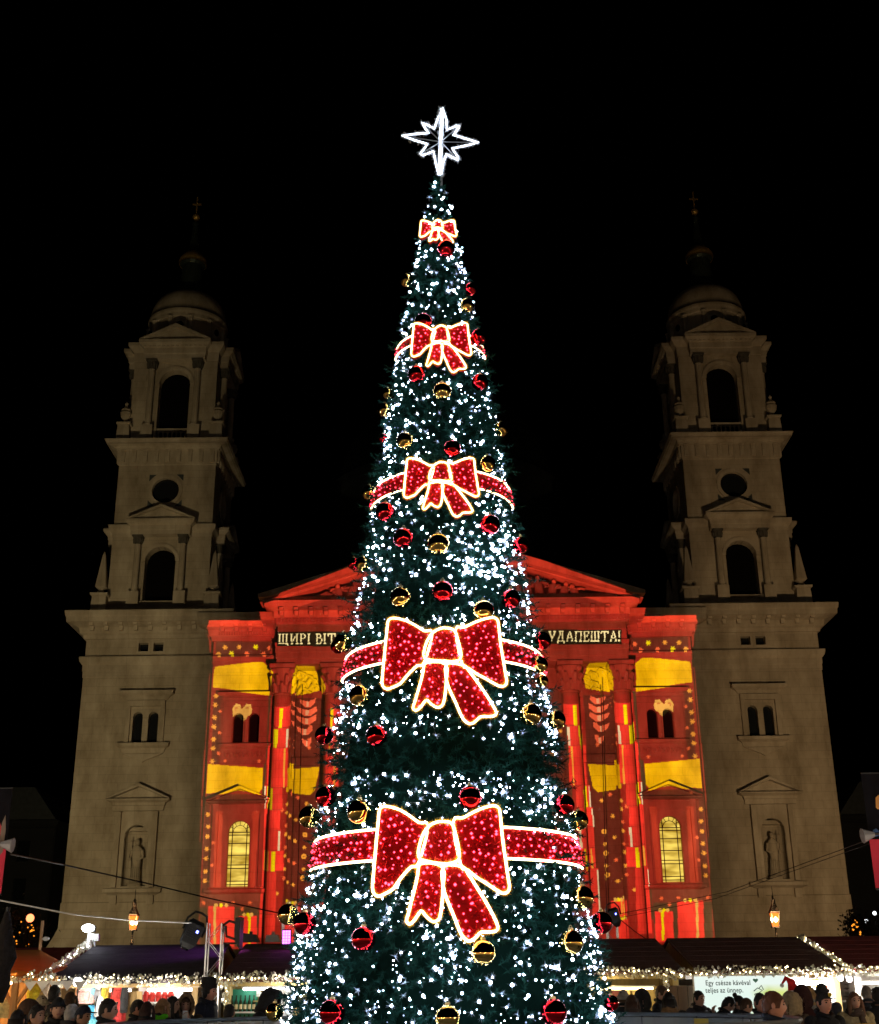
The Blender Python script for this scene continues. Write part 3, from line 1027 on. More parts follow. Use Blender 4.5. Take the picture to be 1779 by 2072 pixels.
# pediment: field, raking cornice, sculpture
AP = 35.1
b = MB(fe)
b.prism([(-14.4, 30.2), (14.4, 30.2), (0, AP - 0.3)], -1.3, -1.2)
b.box(-13.0, 13.0, -1.2, 0.3, 30.2, 30.68)
pd = b.build('pediment', STONE, BAS)
b = MB(fe)
b.prism([(-14.95, 30.2), (-14.0, 30.2), (0, AP - 0.42), (14.0, 30.2), (14.95, 30.2), (14.95, 30.55), (0, AP + 0.1), (-14.95, 30.55)], -1.2, 0.55)
b.prism([(-15.0, 30.35), (-14.3, 30.35), (0, AP - 0.45), (14.3, 30.35), (15.0, 30.35), (15.0, 30.62), (0, AP + 0.3), (-15.0, 30.62)], 0.55, 1.35)
b.build('raking_cornice', STONE_TRIM, pd)
rr = random.Random(3)
for i in range(22):
    t = -9.8 + i * 0.93
    hgt = max(0.45, 30.2 + 4.5 * (1 - abs(t) / 14.0) - 30.7) * rr.uniform(0.82, 1.0)
    b = MB(fe)
    z0 = 30.68
    if hgt > 0.75:
        lean = rr.uniform(-0.35, 0.35)
        b.loft([(t, -0.2, z0, 0.42, 0.3), (t + lean * 0.3, -0.15, z0 + hgt * 0.35, 0.34, 0.28), (t + lean * 0.7, -0.1, z0 + hgt * 0.68, 0.36, 0.24), (t + lean * 0.8, -0.1, z0 + hgt * 0.74, 0.12, 0.12)], 0, 9)
        b.ball((t + lean, -0.05, z0 + hgt * 0.85), 0.2, 8, 6, 0, (1, 1, 1.2))
        for sx in (-1, 1):
            b.tube([(t + lean * 0.7 + sx * 0.3, -0.1, z0 + hgt * 0.65), (t + sx * 0.55, 0.1, z0 + hgt * (0.45 + 0.2 * rr.random())), (t + sx * rr.uniform(0.3, 0.8), 0.25, z0 + hgt * rr.uniform(0.35, 0.8))], [0.12, 0.11, 0.08], 6)
    else:
        b.tube([(t - 0.5, -0.15, z0 + 0.15), (t, -0.05, z0 + 0.28), (t + 0.45, -0.1, z0 + 0.2)], [0.16, 0.24, 0.12], 7)
        b.ball((t - 0.55 * (1 if t > 0 else -1), -0.05, z0 + 0.45), 0.17, 8, 6)
    b.build('relief_figure', STONE, pd, True)
# ---- body of the church and the great dome behind
b = MB()
b.prism([(AX - 18, 29.0), (AX + 18, 29.0), (AX + 18, 29.5), (AX, 33.6), (AX - 18, 29.5)], 97, 140)
b.build('nave_roof', SLATE, BAS)
b = MB()
for p0 in (AX - 18.5, AX + 13.5):
    b.box(p0, p0 + 5, 95.6, 104.9, 0, 29)
b.build('nave_wall', STONE, BAS)
b = MB()
p = at(1133, 1060, 150)
rd = p.x - AX
zt = at(1120, 1010, 150).z
b.lathe([(rd * 1.03, 30), (rd * 1.03, zt - 9), (rd, zt - 8.9), (rd, zt - 1.6), (rd * 1.06, zt - 1.2), (rd * 1.06, zt), (rd * 0.97, zt + 0.1)], AX, 150, 40)
dd = b.build('great_drum', SLATE, BAS)
b = MB()
b.lathe([(rd * 0.96 * math.cos(t * math.pi / 2), zt + rd * 1.05 * math.sin(t * math.pi / 2)) for t in (0, 0.1, 0.2, 0.3, 0.4, 0.5, 0.6, 0.7, 0.8, 0.88)], AX, 150, 40)
b.build('great_dome', COPPER, BAS, True)
# ================================================================== the projector and its slide
# A real slide projector: a lamp shines through a coloured slide and paints the facade with light.
PJ = Vector((3.2, 50.0, 2.0))
PY = 94.2                       # plane on which the picture is sharp
CELL = 0.055
X0, X1, Z0, Z1 = AX - 19.9, AX + 19.9, 4.0, 38.0
NX, NZ = int((X1 - X0) / CELL), int((Z1 - Z0) / CELL)
gx = X0 + (np.arange(NX) + 0.5) * CELL
gz = Z0 + (np.arange(NZ) + 0.5) * CELL
WX, WZ = np.meshgrid(gx, gz)


def hit(Y):
    k = (Y - PJ.y) / (PY - PJ.y)
    return PJ.x + (WX - PJ.x) * k, PJ.z + (WZ - PJ.z) * k


# where each ray of the slide lands: side bays, portico front or the recess between its columns
HX, HZ = hit(94.4)
HY = np.full(WX.shape, 94.4)
for Y_, test in ((93.2, lambda x, z: abs(x - AX) < 13.8), (95.2, lambda x, z: (abs(abs(x - AX) - 11.05) < 1.2) & (z < 25.2))):
    hx_, hz_ = hit(Y_)
    q_ = test(hx_, hz_)
    HX, HZ, HY = np.where(q_, hx_, HX), np.where(q_, hz_, HZ), np.where(q_, Y_, HY)
PX, PYY = proj(HX, HY, HZ)                               # photo coordinates of every slide cell
MX, MYY = proj(2 * AX - HX, HY, HZ)                      # the same, mirrored about the church axis
LEFT = HX < AX
LX = np.where(LEFT, PX, MX)
LY = np.where(LEFT, PYY, MYY)
IMG = np.zeros((NZ, NX, 3))


def inside(poly, X, Y):
    r = np.zeros(X.shape, bool)
    xs, ys = [p[0] for p in poly], [p[1] for p in poly]
    bb = (X >= min(xs)) & (X <= max(xs)) & (Y >= min(ys)) & (Y <= max(ys))
    xx, yy = X[bb], Y[bb]
    q = np.zeros(xx.shape, bool)
    n = len(poly)
    for i in range(n):
        xa, ya = poly[i]
        xb, yb = poly[(i + 1) % n]
        if ya == yb:
            continue
        cnd = (ya > yy) != (yb > yy)
        q ^= cnd & (xx < (xb - xa) * (yy - ya) / (yb - ya) + xa)
    r[bb] = q
    return r


def paint(poly, col, where='both'):
    if where == 'both':
        k = inside(poly, LX, LY)
    elif where == 'left':
        k = inside(poly, PX, PYY) & LEFT
    else:
        k = inside(poly, PX, PYY) & ~LEFT
    IMG[k] = col


def box4(x0, y0, x1, y1):
    return [(x0, y0), (x1, y0), (x1, y1), (x0, y1)]


def flower(x, y, r, col, where='both', dots=True):
    pts = []
    for i in range(24):
        a = 2 * math.pi * i / 24 + 0.3
        q = r * (0.72 + 0.28 * math.cos(6 * a))
        pts.append((x + q * math.cos(a), y + q * math.sin(a)))
    paint(pts, col, where)


def ringdot(x, y, r, col, where='both'):
    paint(circ(x, y, r, 16), col, where)
    paint(circ(x, y, r * 0.35, 8), tuple(c * 0.55 for c in col), where)


RD = (0.33, 0.018, 0.013)
RDB = (0.85, 0.055, 0.03)
BX = (1.0, 0.044, 0.034)
BX2 = (0.80, 0.040, 0.030)
MAR = (0.13, 0.018, 0.012)
YEL = (0.98, 0.58, 0.0)
STR = (1.0, 0.42, 0.06)
STR2 = (1.0, 0.16, 0.06)
YG = (1.0, 0.85, 0.0)
WHT = (0.85, 0.72, 0.58)
GOLD = (0.85, 0.48, 0.12)
DIM = (0.09, 0.045, 0.022)
# whole lit field, then darker and brighter fields on it
paint([(408, 1248), (521, 1246), (514, 1206), (600, 1172), (735, 1122), (910, 1050), (1000, 1400), (1000, 1920), (400, 1920), (404, 1850), (413, 1600), (430, 1345), (427, 1300)], RD)
paint([(514, 1205), (735, 1121), (910, 1049), (910, 1246), (521, 1246)], (0.50, 0.032, 0.018))
paint([(408, 1246), (521, 1246), (530, 1262), (412, 1262)], RDB)
paint([(588, 1224), (735, 1172), (910, 1105), (910, 1230), (588, 1230)], (0.20, 0.014, 0.010))  # pediment field dimmed in the slide for the shade of its recess
paint(box4(555, 1262, 910, 1278), (0.20, 0.018, 0.010))
paint(box4(420, 1262, 556, 1284), (0.42, 0.024, 0.016))
paint([(437, 1298), (556, 1298), (556, 1327), (437, 1327)], MAR)
paint(box4(556, 1308, 910, 1350), (0.26, 0.022, 0.014))
paint(box4(548, 1350, 910, 1412), (0.27, 0.022, 0.014))
# recess and bay grounds
paint([(592, 1412), (652, 1412), (648, 1530), (640, 1860), (572, 1860), (588, 1530)], MAR)
paint([(432, 1406), (452, 1406), (444, 1545), (428, 1545)], MAR)
paint([(546, 1412), (556, 1412), (536, 1700), (528, 1870), (512, 1870), (530, 1600)], DIM)  # column shadow painted into the slide as a dim strip
paint([(690, 1440), (704, 1440), (690, 1850), (668, 1850)], DIM)
paint([(418, 1606), (536, 1606), (540, 1640), (530, 1640), (415, 1640)], MAR)
paint([(415, 1620), (432, 1620), (424, 1830), (407, 1830)], MAR)
paint([(407, 1810), (525, 1806), (525, 1845), (405, 1845)], (0.2, 0.035, 0.022))
paint([(404, 1836), (522, 1836), (522, 1915), (404, 1915)], DIM)
paint([(694, 1412), (910, 1412), (910, 1870), (672, 1870)], MAR)
rs = random.Random(9)
for i in range(60):
    flower(rs.uniform(700, 905), rs.uniform(1425, 1830), rs.uniform(4, 6), STR if i % 3 else STR2)
paint(box4(735, 1276, 910, 1306), (0.008, 0.007, 0.003))
# yellow fields
paint([(434, 1348), (500, 1340), (530, 1338), (545, 1350), (544, 1406), (512, 1401), (480, 1397), (452, 1393), (431, 1391)], YEL)
paint([(421, 1546), (532, 1554), (530, 1597), (523, 1605), (480, 1598), (450, 1603), (417, 1606)], YEL)
paint([(582, 1556), (646, 1551), (638, 1600), (628, 1610), (581, 1604)], (0.8, 0.46, 0.0))
paint([(600, 1351), (640, 1353), (650, 1376), (646, 1397), (592, 1408), (592, 1380)], YEL)
# window surrounds
paint([(448, 1408), (547, 1408), (540, 1546), (446, 1546)], (0.27, 0.020, 0.014))
paint([(425, 1626), (548, 1624), (532, 1806), (422, 1806)], (0.27, 0.020, 0.014))
paint([(434, 1640), (450, 1640), (446, 1796), (428, 1796)], (0.52, 0.045, 0.024))
paint([(510, 1640), (524, 1640), (514, 1796), (505, 1796)], (0.44, 0.036, 0.02))
# frieze stars
for x, y, cl in ((455.6, 1310, STR), (484.2, 1309, STR), (517.5, 1309.5, YG), (545, 1311, STR2), (441.6, 1323, STR), (468.5, 1322.3, YG), (499.2, 1322.3, STR2), (533, 1323, STR2)):
    flower(x, y, 6.0, cl)
# bay strip of stars
for x, y in ((200, 1365), (195, 1450), (187, 1568), (182, 1655), (178, 1772), (173, 1858), (165, 1980)):
    flower(393.8 + .2152 * x, 1114.6 + .2152 * y, 6.2, STR)
for x, y in ((240, 1510), (235, 1710), (225, 1905), (285, 1975), (605, 1975)):
    flower(393.8 + .2152 * x, 1114.6 + .2152 * y, 4.6, STR2)
for x, y in ((127, 580), (128, 695), (122, 787), (115, 905), (108, 993), (103, 1115), (97, 1205)):
    flower(393.8 + .2152 * x, 1523.4 + .2152 * y, 5.8, STR)
for x, y in ((205, 415), (165, 840), (150, 1055), (85, 1410), (520, 1410), (360, 1408), (447, 1470)):
    flower(393.8 + .2152 * x, 1523.4 + .2152 * y, 4.8, STR2)
# stars between the columns
for i, (x, y) in enumerate(((975, 425), (1055, 480), (880, 490), (825, 540), (878, 568), (955, 630), (870, 690), (868, 772), (945, 830), (865, 895), (1035, 890), (860, 972), (935, 1040), (855, 1098), (1028, 1095), (848, 1183), (925, 1240), (775, 1325))):
    flower(393.8 + .2152 * x, 1523.4 + .2152 * y, 5.2, STR if i % 3 else STR2)
for x, y in ((1040, 772), (1030, 975), (1020, 1180)):
    ringdot(393.8 + .2152 * x, 1523.4 + .2152 * y, 5.4, STR)
for x, y in ((930, 1465), (918, 1785), (918, 1855), (1080, 1780), (1080, 1855), (1090, 1660)):
    flower(393.8 + .2152 * x, 1114.6 + .2152 * y, 5.0, STR2)
# curled paper ribbons
for k, (x, y, w_) in enumerate(((985, 1420, 150), (960, 1500, 190), (955, 1580, 190), (960, 1680, 150), (1010, 1790, 90))):
    X_, Y_, W_ = 393.8 + .2152 * x, 1114.6 + .2152 * y, .2152 * w_
    paint([(X_, Y_ - 6), (X_ + W_ * 0.3, Y_ - 2), (X_ + W_ * 0.62, Y_), (X_ + W_, Y_ - 8), (X_ + W_ * 1.02, Y_ + 2), (X_ + W_ * 0.7, Y_ + 12), (X_ + W_ * 0.4, Y_ + 12), (X_ + W_ * 0.1, Y_ + 4)], (1.0, 0.15, 0.08))
    paint([(X_ + W_ * 0.45, Y_), (X_ + W_ * 0.62, Y_), (X_ + W_ * 0.6, Y_ + 11), (X_ + W_ * 0.44, Y_ + 11)], (1.0, 0.45, 0.3))
# stacks of parcels on the outer and the inner columns
def parcels(dx, sc, where='both'):
    bxs = [((557, 1431), (592, 1474), [(566, 573, YG)]), ((554, 1474), (586, 1514), [(556, 563, YG), (581, 586, WHT)]), ((548, 1514), (584, 1595), [(575, 579, STR)]),
           ((542, 1595), (572, 1640), [(542.5, 545, WHT), (549, 553, YG)]), ((537, 1640), (567, 1680), [(537, 540, WHT)]), ((536, 1680), (569, 1722), [(563, 568, WHT)]),
           ((535, 1722), (575, 1764), [(541, 545, STR), (550, 557, YG)]), ((530, 1764), (558, 1852), [(530, 533, WHT)]), ((529, 1852), (556, 1900), [])]
    for i, ((x0, y0), (x1, y1), rib) in enumerate(bxs):
        xa = x0 + dx
        xb = xa + (x1 - x0) * sc
        paint(box4(xa, y0, xb, y1), BX if i % 2 == 0 else BX2, where)
        paint(box4(xa, y1 - 1.5, xb, y1), (0.3, 0.03, 0.02), where)
        for r0, r1, cl in rib:
            paint([(xa + (r0 - x0) * sc, y0 + 2), (xa + (r1 - x0) * sc, y0 + 2), (xa + (r1 - x0) * sc - 2, y1), (xa + (r0 - x0) * sc - 2, y1)], cl, where)


parcels(0, 1)
parcels(102, 1)
parcels(222, 1)
for x0, y0, x1, y1, rb in ((421, 1834, 474, 1915, ((432, 437, GOLD),)), (483, 1853, 520, 1915, ((502, 507, YG),)), (577, 1830, 608, 1862, ((585, 588, STR),)), (575, 1868, 600, 1915, ())):
    paint(box4(x0, y0, x1, y1), BX)
    for r0, r1, cl in rb:
        paint(box4(r0, y0, r1, y1 - 3), cl)
    for q in (0.3, 0.5, 0.7):
        paint(circ(x0 + (x1 - x0) * q, y0 - 2, 4, 10), GOLD if q != 0.5 else YG)
# golden bows over the twin windows
for x, y in ((400, 1475), (500, 1475)):
    X_, Y_ = 393.8 + .2152 * x, 1114.6 + .2152 * y
    paint([(X_ - 11, Y_ + 2), (X_ - 4, Y_ - 9), (X_ + 5, Y_ - 8), (X_ + 9, Y_ + 4), (X_ + 6, Y_ + 16), (X_ - 8, Y_ + 18)], GOLD)
    paint(circ(X_ - 1, Y_ + 3, 4, 10), (0.55, 0.16, 0.05))
paint([(476, 1434), (508, 1434), (500, 1452), (492, 1460), (484, 1452)], GOLD)
# text band
paint(box4(560, 1278, 745, 1307), (0.008, 0.007, 0.003), 'left')
paint(box4(1075, 1274, 1258, 1303), (0.008, 0.007, 0.003), 'right')
GL = {
    'Щ': ["111.111.111.", ".1...1...1..", ".1...1...1..", ".1...1...1..", ".1...1...1..", ".1...1...1..", ".1...1...1..", ".1...1...1..", ".1...1...1..", ".1...1...1..", "11111111111.", ".........11.", "..........1."],
    'И': ["111...111", ".1.....1.", ".1....11.", ".1...1.1.", ".1...1.1.", ".1..1..1.", ".1.1...1.", ".1.1...1.", ".11....1.", ".1.....1.", "111...111"],
    'Р': ["11111..", ".1...1.", ".1....1", ".1....1", ".1...1.", ".1111..", ".1.....", ".1.....", ".1.....", ".1.....", "111...."],
    'І': ["111", ".1.", ".1.", ".1.", ".1.", ".1.", ".1.", ".1.", ".1.", ".1.", "111"],
    'В': ["11111..", ".1...1.", ".1...1.", ".1...1.", ".1111..", ".1...1.", ".1....1", ".1....1", ".1....1", ".1...1.", "11111.."],
    'Т': ["111111111", "1...1...1", "1...1...1", "....1....", "....1....", "....1....", "....1....", "....1....", "....1....", "....1....", "...111..."],
    'У': ["111...111", ".1.....1.", ".1.....1.", "..1...1..", "..1...1..", "...1.1...", "...1.1...", "....1....", "....1....", ".1.1.....", ".111....."],
    'Д': ["..111111.", "...1..1..", "...1..1..", "...1..1..", "...1..1..", "..1...1..", "..1...1..", "..1...1..", ".1....1..", ".1....1..", "111111111", "1.......1", "1.......1"],
    'А': ["....1....", "....1....", "...1.1...", "...1.1...", "...1.1...", "..1...1..", "..1...1..", "..11111..", ".1.....1.", ".1.....1.", "111...111"],
    'П': ["111111111", ".1.....1.", ".1.....1.", ".1.....1.", ".1.....1.", ".1.....1.", ".1.....1.", ".1.....1.", ".1.....1.", ".1.....1.", "111...111"],
    'Е': ["1111111", ".1....1", ".1....1", ".1.....", ".1..1..", ".1111..", ".1..1..", ".1.....", ".1....1", ".1....1", "1111111"],
    'Ш': ["111.111.111", ".1...1...1.", ".1...1...1.", ".1...1...1.", ".1...1...1.", ".1...1...1.", ".1...1...1.", ".1...1...1.", ".1...1...1.", ".1...1...1.", "11111111111"],
    '!': ["11", "11", "11", "11", "11", "11", "11", "..", "..", "11", "11"],
}


def write(txt, x0, x1, y0, y1, where):
    adv = [(len(GL[ch][0]) + 1.6 if ch != ' ' else 5) for ch in txt]
    u = (x1 - x0) / (sum(adv) - 1.6)
    vv = (y1 - y0) / 11.0
    x = x0
    sl = (PX, PYY)
    for ch, ad in zip(txt, adv):
        if ch != ' ':
            for r_, row in enumerate(GL[ch]):
                q = 0
                while q < len(row):
                    if row[q] == '1':
                        e = q
                        while e < len(row) and row[e] == '1':
                            e += 1
                        yo = -(x - 889) * 0.0108
                        wd = 0.25 if e - q == 1 else 0
                        paint(box4(x + (q - wd) * u, y0 + r_ * vv, x + (e + wd) * u, y0 + (r_ + 1.08) * vv), (1.0, 0.95, 0.62), where)
                        q = e
                    q += 1
        x += ad * u


write('ЩИРІ ВІТ', 563, 679, 1282, 1302, 'left')
write('УДАПЕШТА!', 1110, 1255, 1277, 1297, 'right')

# the slide is denser where the wall is nearer, so that the picture falls evenly
comp = (((WX - PJ.x) ** 2 + (PY - PJ.y) ** 2 + (WZ - PJ.z) ** 2) ** 0.5 / (PY - PJ.y)) ** 3
comp = np.round(np.clip(comp / 2.1, 0.3, 1.0) * 24) / 24
IMG *= comp[..., None]

# slide mesh: runs of equal colour, scaled down about the lamp
SD = 0.55                                   # distance lamp - slide
sc_ = SD / (PY - PJ.y)
key = (IMG[..., 0] * 1009 + IMG[..., 1] * 7919 + IMG[..., 2] * 104729)
vs, fs, cols = [], [], []
for j in range(NZ):
    k = key[j]
    cut = np.flatnonzero(np.diff(k)) + 1
    st = np.concatenate(([0], cut))
    en = np.concatenate((cut, [NX]))
    z0 = (Z0 + j * CELL - PJ.z) * sc_
    z1 = (Z0 + (j + 1) * CELL - PJ.z) * sc_
    for a, b_ in zip(st, en):
        xa = (X0 + a * CELL - PJ.x) * sc_
        xb = (X0 + b_ * CELL - PJ.x) * sc_
        o = len(vs)
        vs += [(xa, SD, z0), (xb, SD, z0), (xb, SD, z1), (xa, SD, z1)]
        fs.append((o, o + 1, o + 2, o + 3))
        cols.append(IMG[j, a])
PR = thing('projector', 'black slide projector on a low stand behind the stalls, shining at the church', 'projector', PJ)
me = bpy.data.meshes.new('slide')
me.from_pydata(vs, [], fs)
att = me.color_attributes.new('slide_colour', 'FLOAT_COLOR', 'CORNER')
ca = np.ones((len(fs), 4, 4), np.float32)
ca[:, :, :3] = np.array(cols, np.float32)[:, None, :]
att.data.foreach_set('color', ca.ravel())
sm = bpy.data.materials.new('coloured_slide_film')
sm.use_nodes = True
n = sm.node_tree
n.nodes.clear()
o_ = n.nodes.new('ShaderNodeOutputMaterial')
tb = n.nodes.new('ShaderNodeBsdfTransparent')
an = n.nodes.new('ShaderNodeAttribute')
an.attribute_name = 'slide_colour'
n.links.new(an.outputs['Color'], tb.inputs['Color'])
n.links.new(tb.outputs[0], o_.inputs[0])
me.materials.append(sm)
so = bpy.data.objects.new('slide', me)
COL.objects.link(so)
so.parent = PR
xa, xb, za, zb = (X0 - PJ.x) * sc_, (X1 - PJ.x) * sc_, (Z0 - PJ.z) * sc_, (Z1 - PJ.z) * sc_
xa, xb, za, zb = xa + 0.001, xb - 0.002, za + 0.001, zb - 0.002
b = MB(lambda x, y, z: (PJ.x + x, PJ.y + y, PJ.z + z))
E_ = 0.62
b.box(-E_, xa, SD - 0.01, SD + 0.01, -E_, E_)
b.box(xb, E_, SD - 0.01, SD + 0.01, -E_, E_)
b.box(xa, xb, SD - 0.01, SD + 0.01, -E_, za)
b.box(xa, xb, SD - 0.01, SD + 0.01, zb, E_)
b.box(-E_ - 0.02, -E_, -0.3, SD + 0.01, -E_ - 0.02, E_ + 0.02)
b.box(E_, E_ + 0.02, -0.3, SD + 0.01, -E_ - 0.02, E_ + 0.02)
b.box(-E_, E_, -0.3, SD + 0.01, E_, E_ + 0.02)
b.box(-E_, E_, -0.3, SD + 0.01, -E_ - 0.02, -E_)
b.box(-E_ - 0.02, E_ + 0.02, -0.32, -0.3, -E_ - 0.02, E_ + 0.02)
b.build('housing', BLACKP, PR)
b = MB()
b.tube([(PJ.x, PJ.y, 0), (PJ.x, PJ.y, PJ.z - 0.64)], 0.06, 8)
for a in range(4):
    t = a * math.pi / 2 + 0.4
    b.tube([(PJ.x, PJ.y, 0.9), (PJ.x + 0.7 * math.cos(t), PJ.y + 0.7 * math.sin(t), 0)], 0.03, 6)
b.build('mast', ALU, PR)
lamp('projector_lamp', 'SPOT', PJ, PROJ_POWER, (1, 0.97, 0.9), PR, 0.0, spot_size=R(120), spot_blend=0.0, target=(PJ.x, PJ.y + 10, PJ.z + 3.5))

# ================================================================== street lamps, and unseen floodlights added to light the towers
LAMPGLOW = emis('lamp_glow_orange', (1.0, 0.17, 0.02), 2.6)
LAMPCORE = emis('lamp_glow_core', (1.0, 0.72, 0.4), 12)


def street_lamp(px, py, Y, label, power):
    p = at(px, py, Y)
    t = thing('street_lamp', label, 'street lamp', (p.x, p.y, 0), 'street lamps in front of the church')
    b = MB()
    b.lathe([(0.22, 0), (0.24, 0.3), (0.16, 0.4), (0.12, 0.9), (0.09, 1.0), (0.07, p.z - 1.1), (0.1, p.z - 1.05), (0.05, p.z - 0.9), (0.05, p.z - 0.42)], p.x, p.y, 10)
    b.build('post', IRON, t)
    b = MB()
    b.taper(p.x, p.y, p.z - 0.4, p.z + 0.24, 0.13, 0.19)
    b.build('lantern_glass', LAMPGLOW, t)
    b = MB()
    b.ball((p.x, p.y, p.z - 0.06), 0.215, 8, 6)
    b.build('mantle', LAMPCORE, t)
    b = MB()
    for sx in (-1, 1):
        for sy in (-1, 1):
            b.tube([(p.x + sx * 0.132, p.y + sy * 0.132, p.z - 0.4), (p.x + sx * 0.195, p.y + sy * 0.195, p.z + 0.3)], 0.022, 4)
    b.taper(p.x, p.y, p.z + 0.28, p.z + 0.33, 0.25, 0.25)
    b.taper(p.x, p.y, p.z + 0.33, p.z + 0.7, 0.22, 0.08)
    b.taper(p.x, p.y, p.z + 0.7, p.z + 0.9, 0.08, 0.09)
    b.lathe([(0.06, p.z + 0.9), (0.08, p.z + 1.0), (0.02, p.z + 1.1), (0.015, p.z + 1.55)], p.x, p.y, 6)
    b.taper(p.x, p.y, p.z - 0.46, p.z - 0.4, 0.19, 0.19)
    b.build('lantern_frame', IRON, t)
    lamp('lamp_light', 'POINT', (p.x, p.y - 0.45, p.z), power, (1, 0.5, 0.18), t, 0.2)


street_lamp(270, 1864, 66, 'old lantern street lamp glowing orange before the left tower', LAMP_POWER)
street_lamp(1568, 1858, 66, 'old lantern street lamp glowing orange before the right tower', LAMP_POWER)
FG = emis('added_flood_glass', (1.0, 0.72, 0.42), 4)
for s, colr, pw in ((-1, (1, 0.81, 0.46), FLOOD_L), (1, (1, 0.70, 0.38), FLOOD_R)):
    x, y = AX + s * 24.5, 44.0
    t = thing('floodlight', 'squat warm floodlight added unseen on the paving to light the %s bell tower' % ('left' if s < 0 else 'right'), 'floodlight', (x, y, 0), 'added floodlights behind the stalls')
    b = MB()
    b.box(x - 0.3, x + 0.3, y - 0.15, y + 0.1, 0.35, 0.8)
    b.box(x - 0.34, x - 0.3, y - 0.05, y + 0.05, 0.0, 0.6)
    b.box(x + 0.3, x + 0.34, y - 0.05, y + 0.05, 0.0, 0.6)
    b.build('housing', IRON, t)
    b = MB()
    b.box(x - 0.26, x + 0.26, y + 0.1, y + 0.115, 0.39, 0.76)
    b.build('glass', FG, t)
    lamp('added_flood_light', 'SPOT', (x, y + 0.2, 0.6), pw, colr, t, 0.04, spot_size=R(100), spot_blend=1.0, target=(AX + s * 24.5, 95, 17.0))
    e0, e1 = Vector((x, y + 0.2, 0)), Vector((AX + s * 18.7, 95, 0))
    dv = (e1 - e0).normalized()
    nv = Vector((-dv.y, dv.x, 0)) * 0.006
    b = MB()
    inw = Vector((-s * abs(dv.y), s * dv.x, 0))
    q0, q1 = e0 + dv * 0.5, e0 + dv * 0.5 + inw * 2.2
    nv = dv * 0.006
    b.add([q + nv * k + Vector((0, 0, z)) for z in (0.1, 2.6) for q in (q0, q1) for k in (-1, 1)], [(0, 1, 5, 4), (2, 3, 7, 6), (0, 2, 6, 4), (1, 3, 7, 5), (4, 5, 7, 6), (0, 1, 3, 2)])
    b.build('spill_blocker', IRON, t)  # unseen plate added to keep the floodlight off the middle of the facade
# ================================================================== the Christmas tree
TX, TY = 0.03, 14.0
PROF = [(0.0, 1.9), (0.9, 1.82), (1.48, 1.66), (2.31, 1.53), (3.13, 1.385), (4.2, 1.24), (5.81, 0.99), (7.6, 0.735), (9.54, 0.46), (10.95, 0.245), (11.48, 0.165), (12.05, 0.03)]


def rad(z):
    for (z0, r0), (z1, r1) in zip(PROF, PROF[1:]):
        if z <= z1:
            return r0 + (r1 - r0) * (z - z0) / (z1 - z0)
    return 0.03


NEEDLE = mat('artificial_fir_needles', (0.010, 0.046, 0.034), 0.85, 0, 0.6, 14, 0, None, 0.03)
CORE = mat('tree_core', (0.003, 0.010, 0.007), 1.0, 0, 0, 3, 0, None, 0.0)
BARK = mat('steel_mast', (0.1, 0.1, 0.1), 0.6)
LEDW = emis('white_led', (0.62, 0.76, 1.0), LED_POWER)
HALO = mat('led_halo_fibre', (0.60, 0.66, 0.78), 0.6, 0, 0, 3, 0, None, 0.2, 0.5)  # pale fibres added round the bulbs to stand for their halos
LEDDIM = emis('white_led_dim', (0.50, 0.62, 1.0), 1.6)
ROPE = emis('warm_rope_light', (1.0, 0.80, 0.42), ROPE_POWER)
REDLED = emis('red_led', (1.0, 0.035, 0.07), RED_POWER)
TINSEL = mat('red_tinsel', (0.62, 0.004, 0.012), 0.22, 0.75)
TINSELD = mat('red_tinsel_mat', (0.26, 0.003, 0.006), 0.8, 0, 0, 3, 0, None, 0.1)
GOLDHALO = mat('gold_halo_fibre', (0.85, 0.55, 0.06), 0.6, 0, 0, 3, 0, None, 0.3, 0.4)  # gold fibres added for the yellow glow along the rope lights

TREE = thing('christmas_tree', 'tall narrow cone Christmas tree covered in white lights before the church', 'christmas tree', (TX, TY, 0))
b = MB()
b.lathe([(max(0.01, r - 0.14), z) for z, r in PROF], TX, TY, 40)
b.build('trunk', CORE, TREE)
rt = random.Random(11)
vs, fs = [], []


def tuft(p, axis, n_, ln, wd):
    for i in range(n_):
        d = Vector((rt.gauss(0, 1), rt.gauss(0, 1), rt.gauss(0, 1)))
        d = (axis * 0.9 + d * 0.75).normalized()
        l = ln * rt.uniform(0.6, 1.15)
        sd = d.cross(Vector((rt.gauss(0, 1), rt.gauss(0, 1), rt.gauss(0, 1)))).normalized() * wd
        base = p + axis * rt.uniform(-0.05, 0.03)
        o = len(vs)
        vs.extend([base - sd, base + sd, base + d * l])
        fs.append((o, o + 1, o + 2))


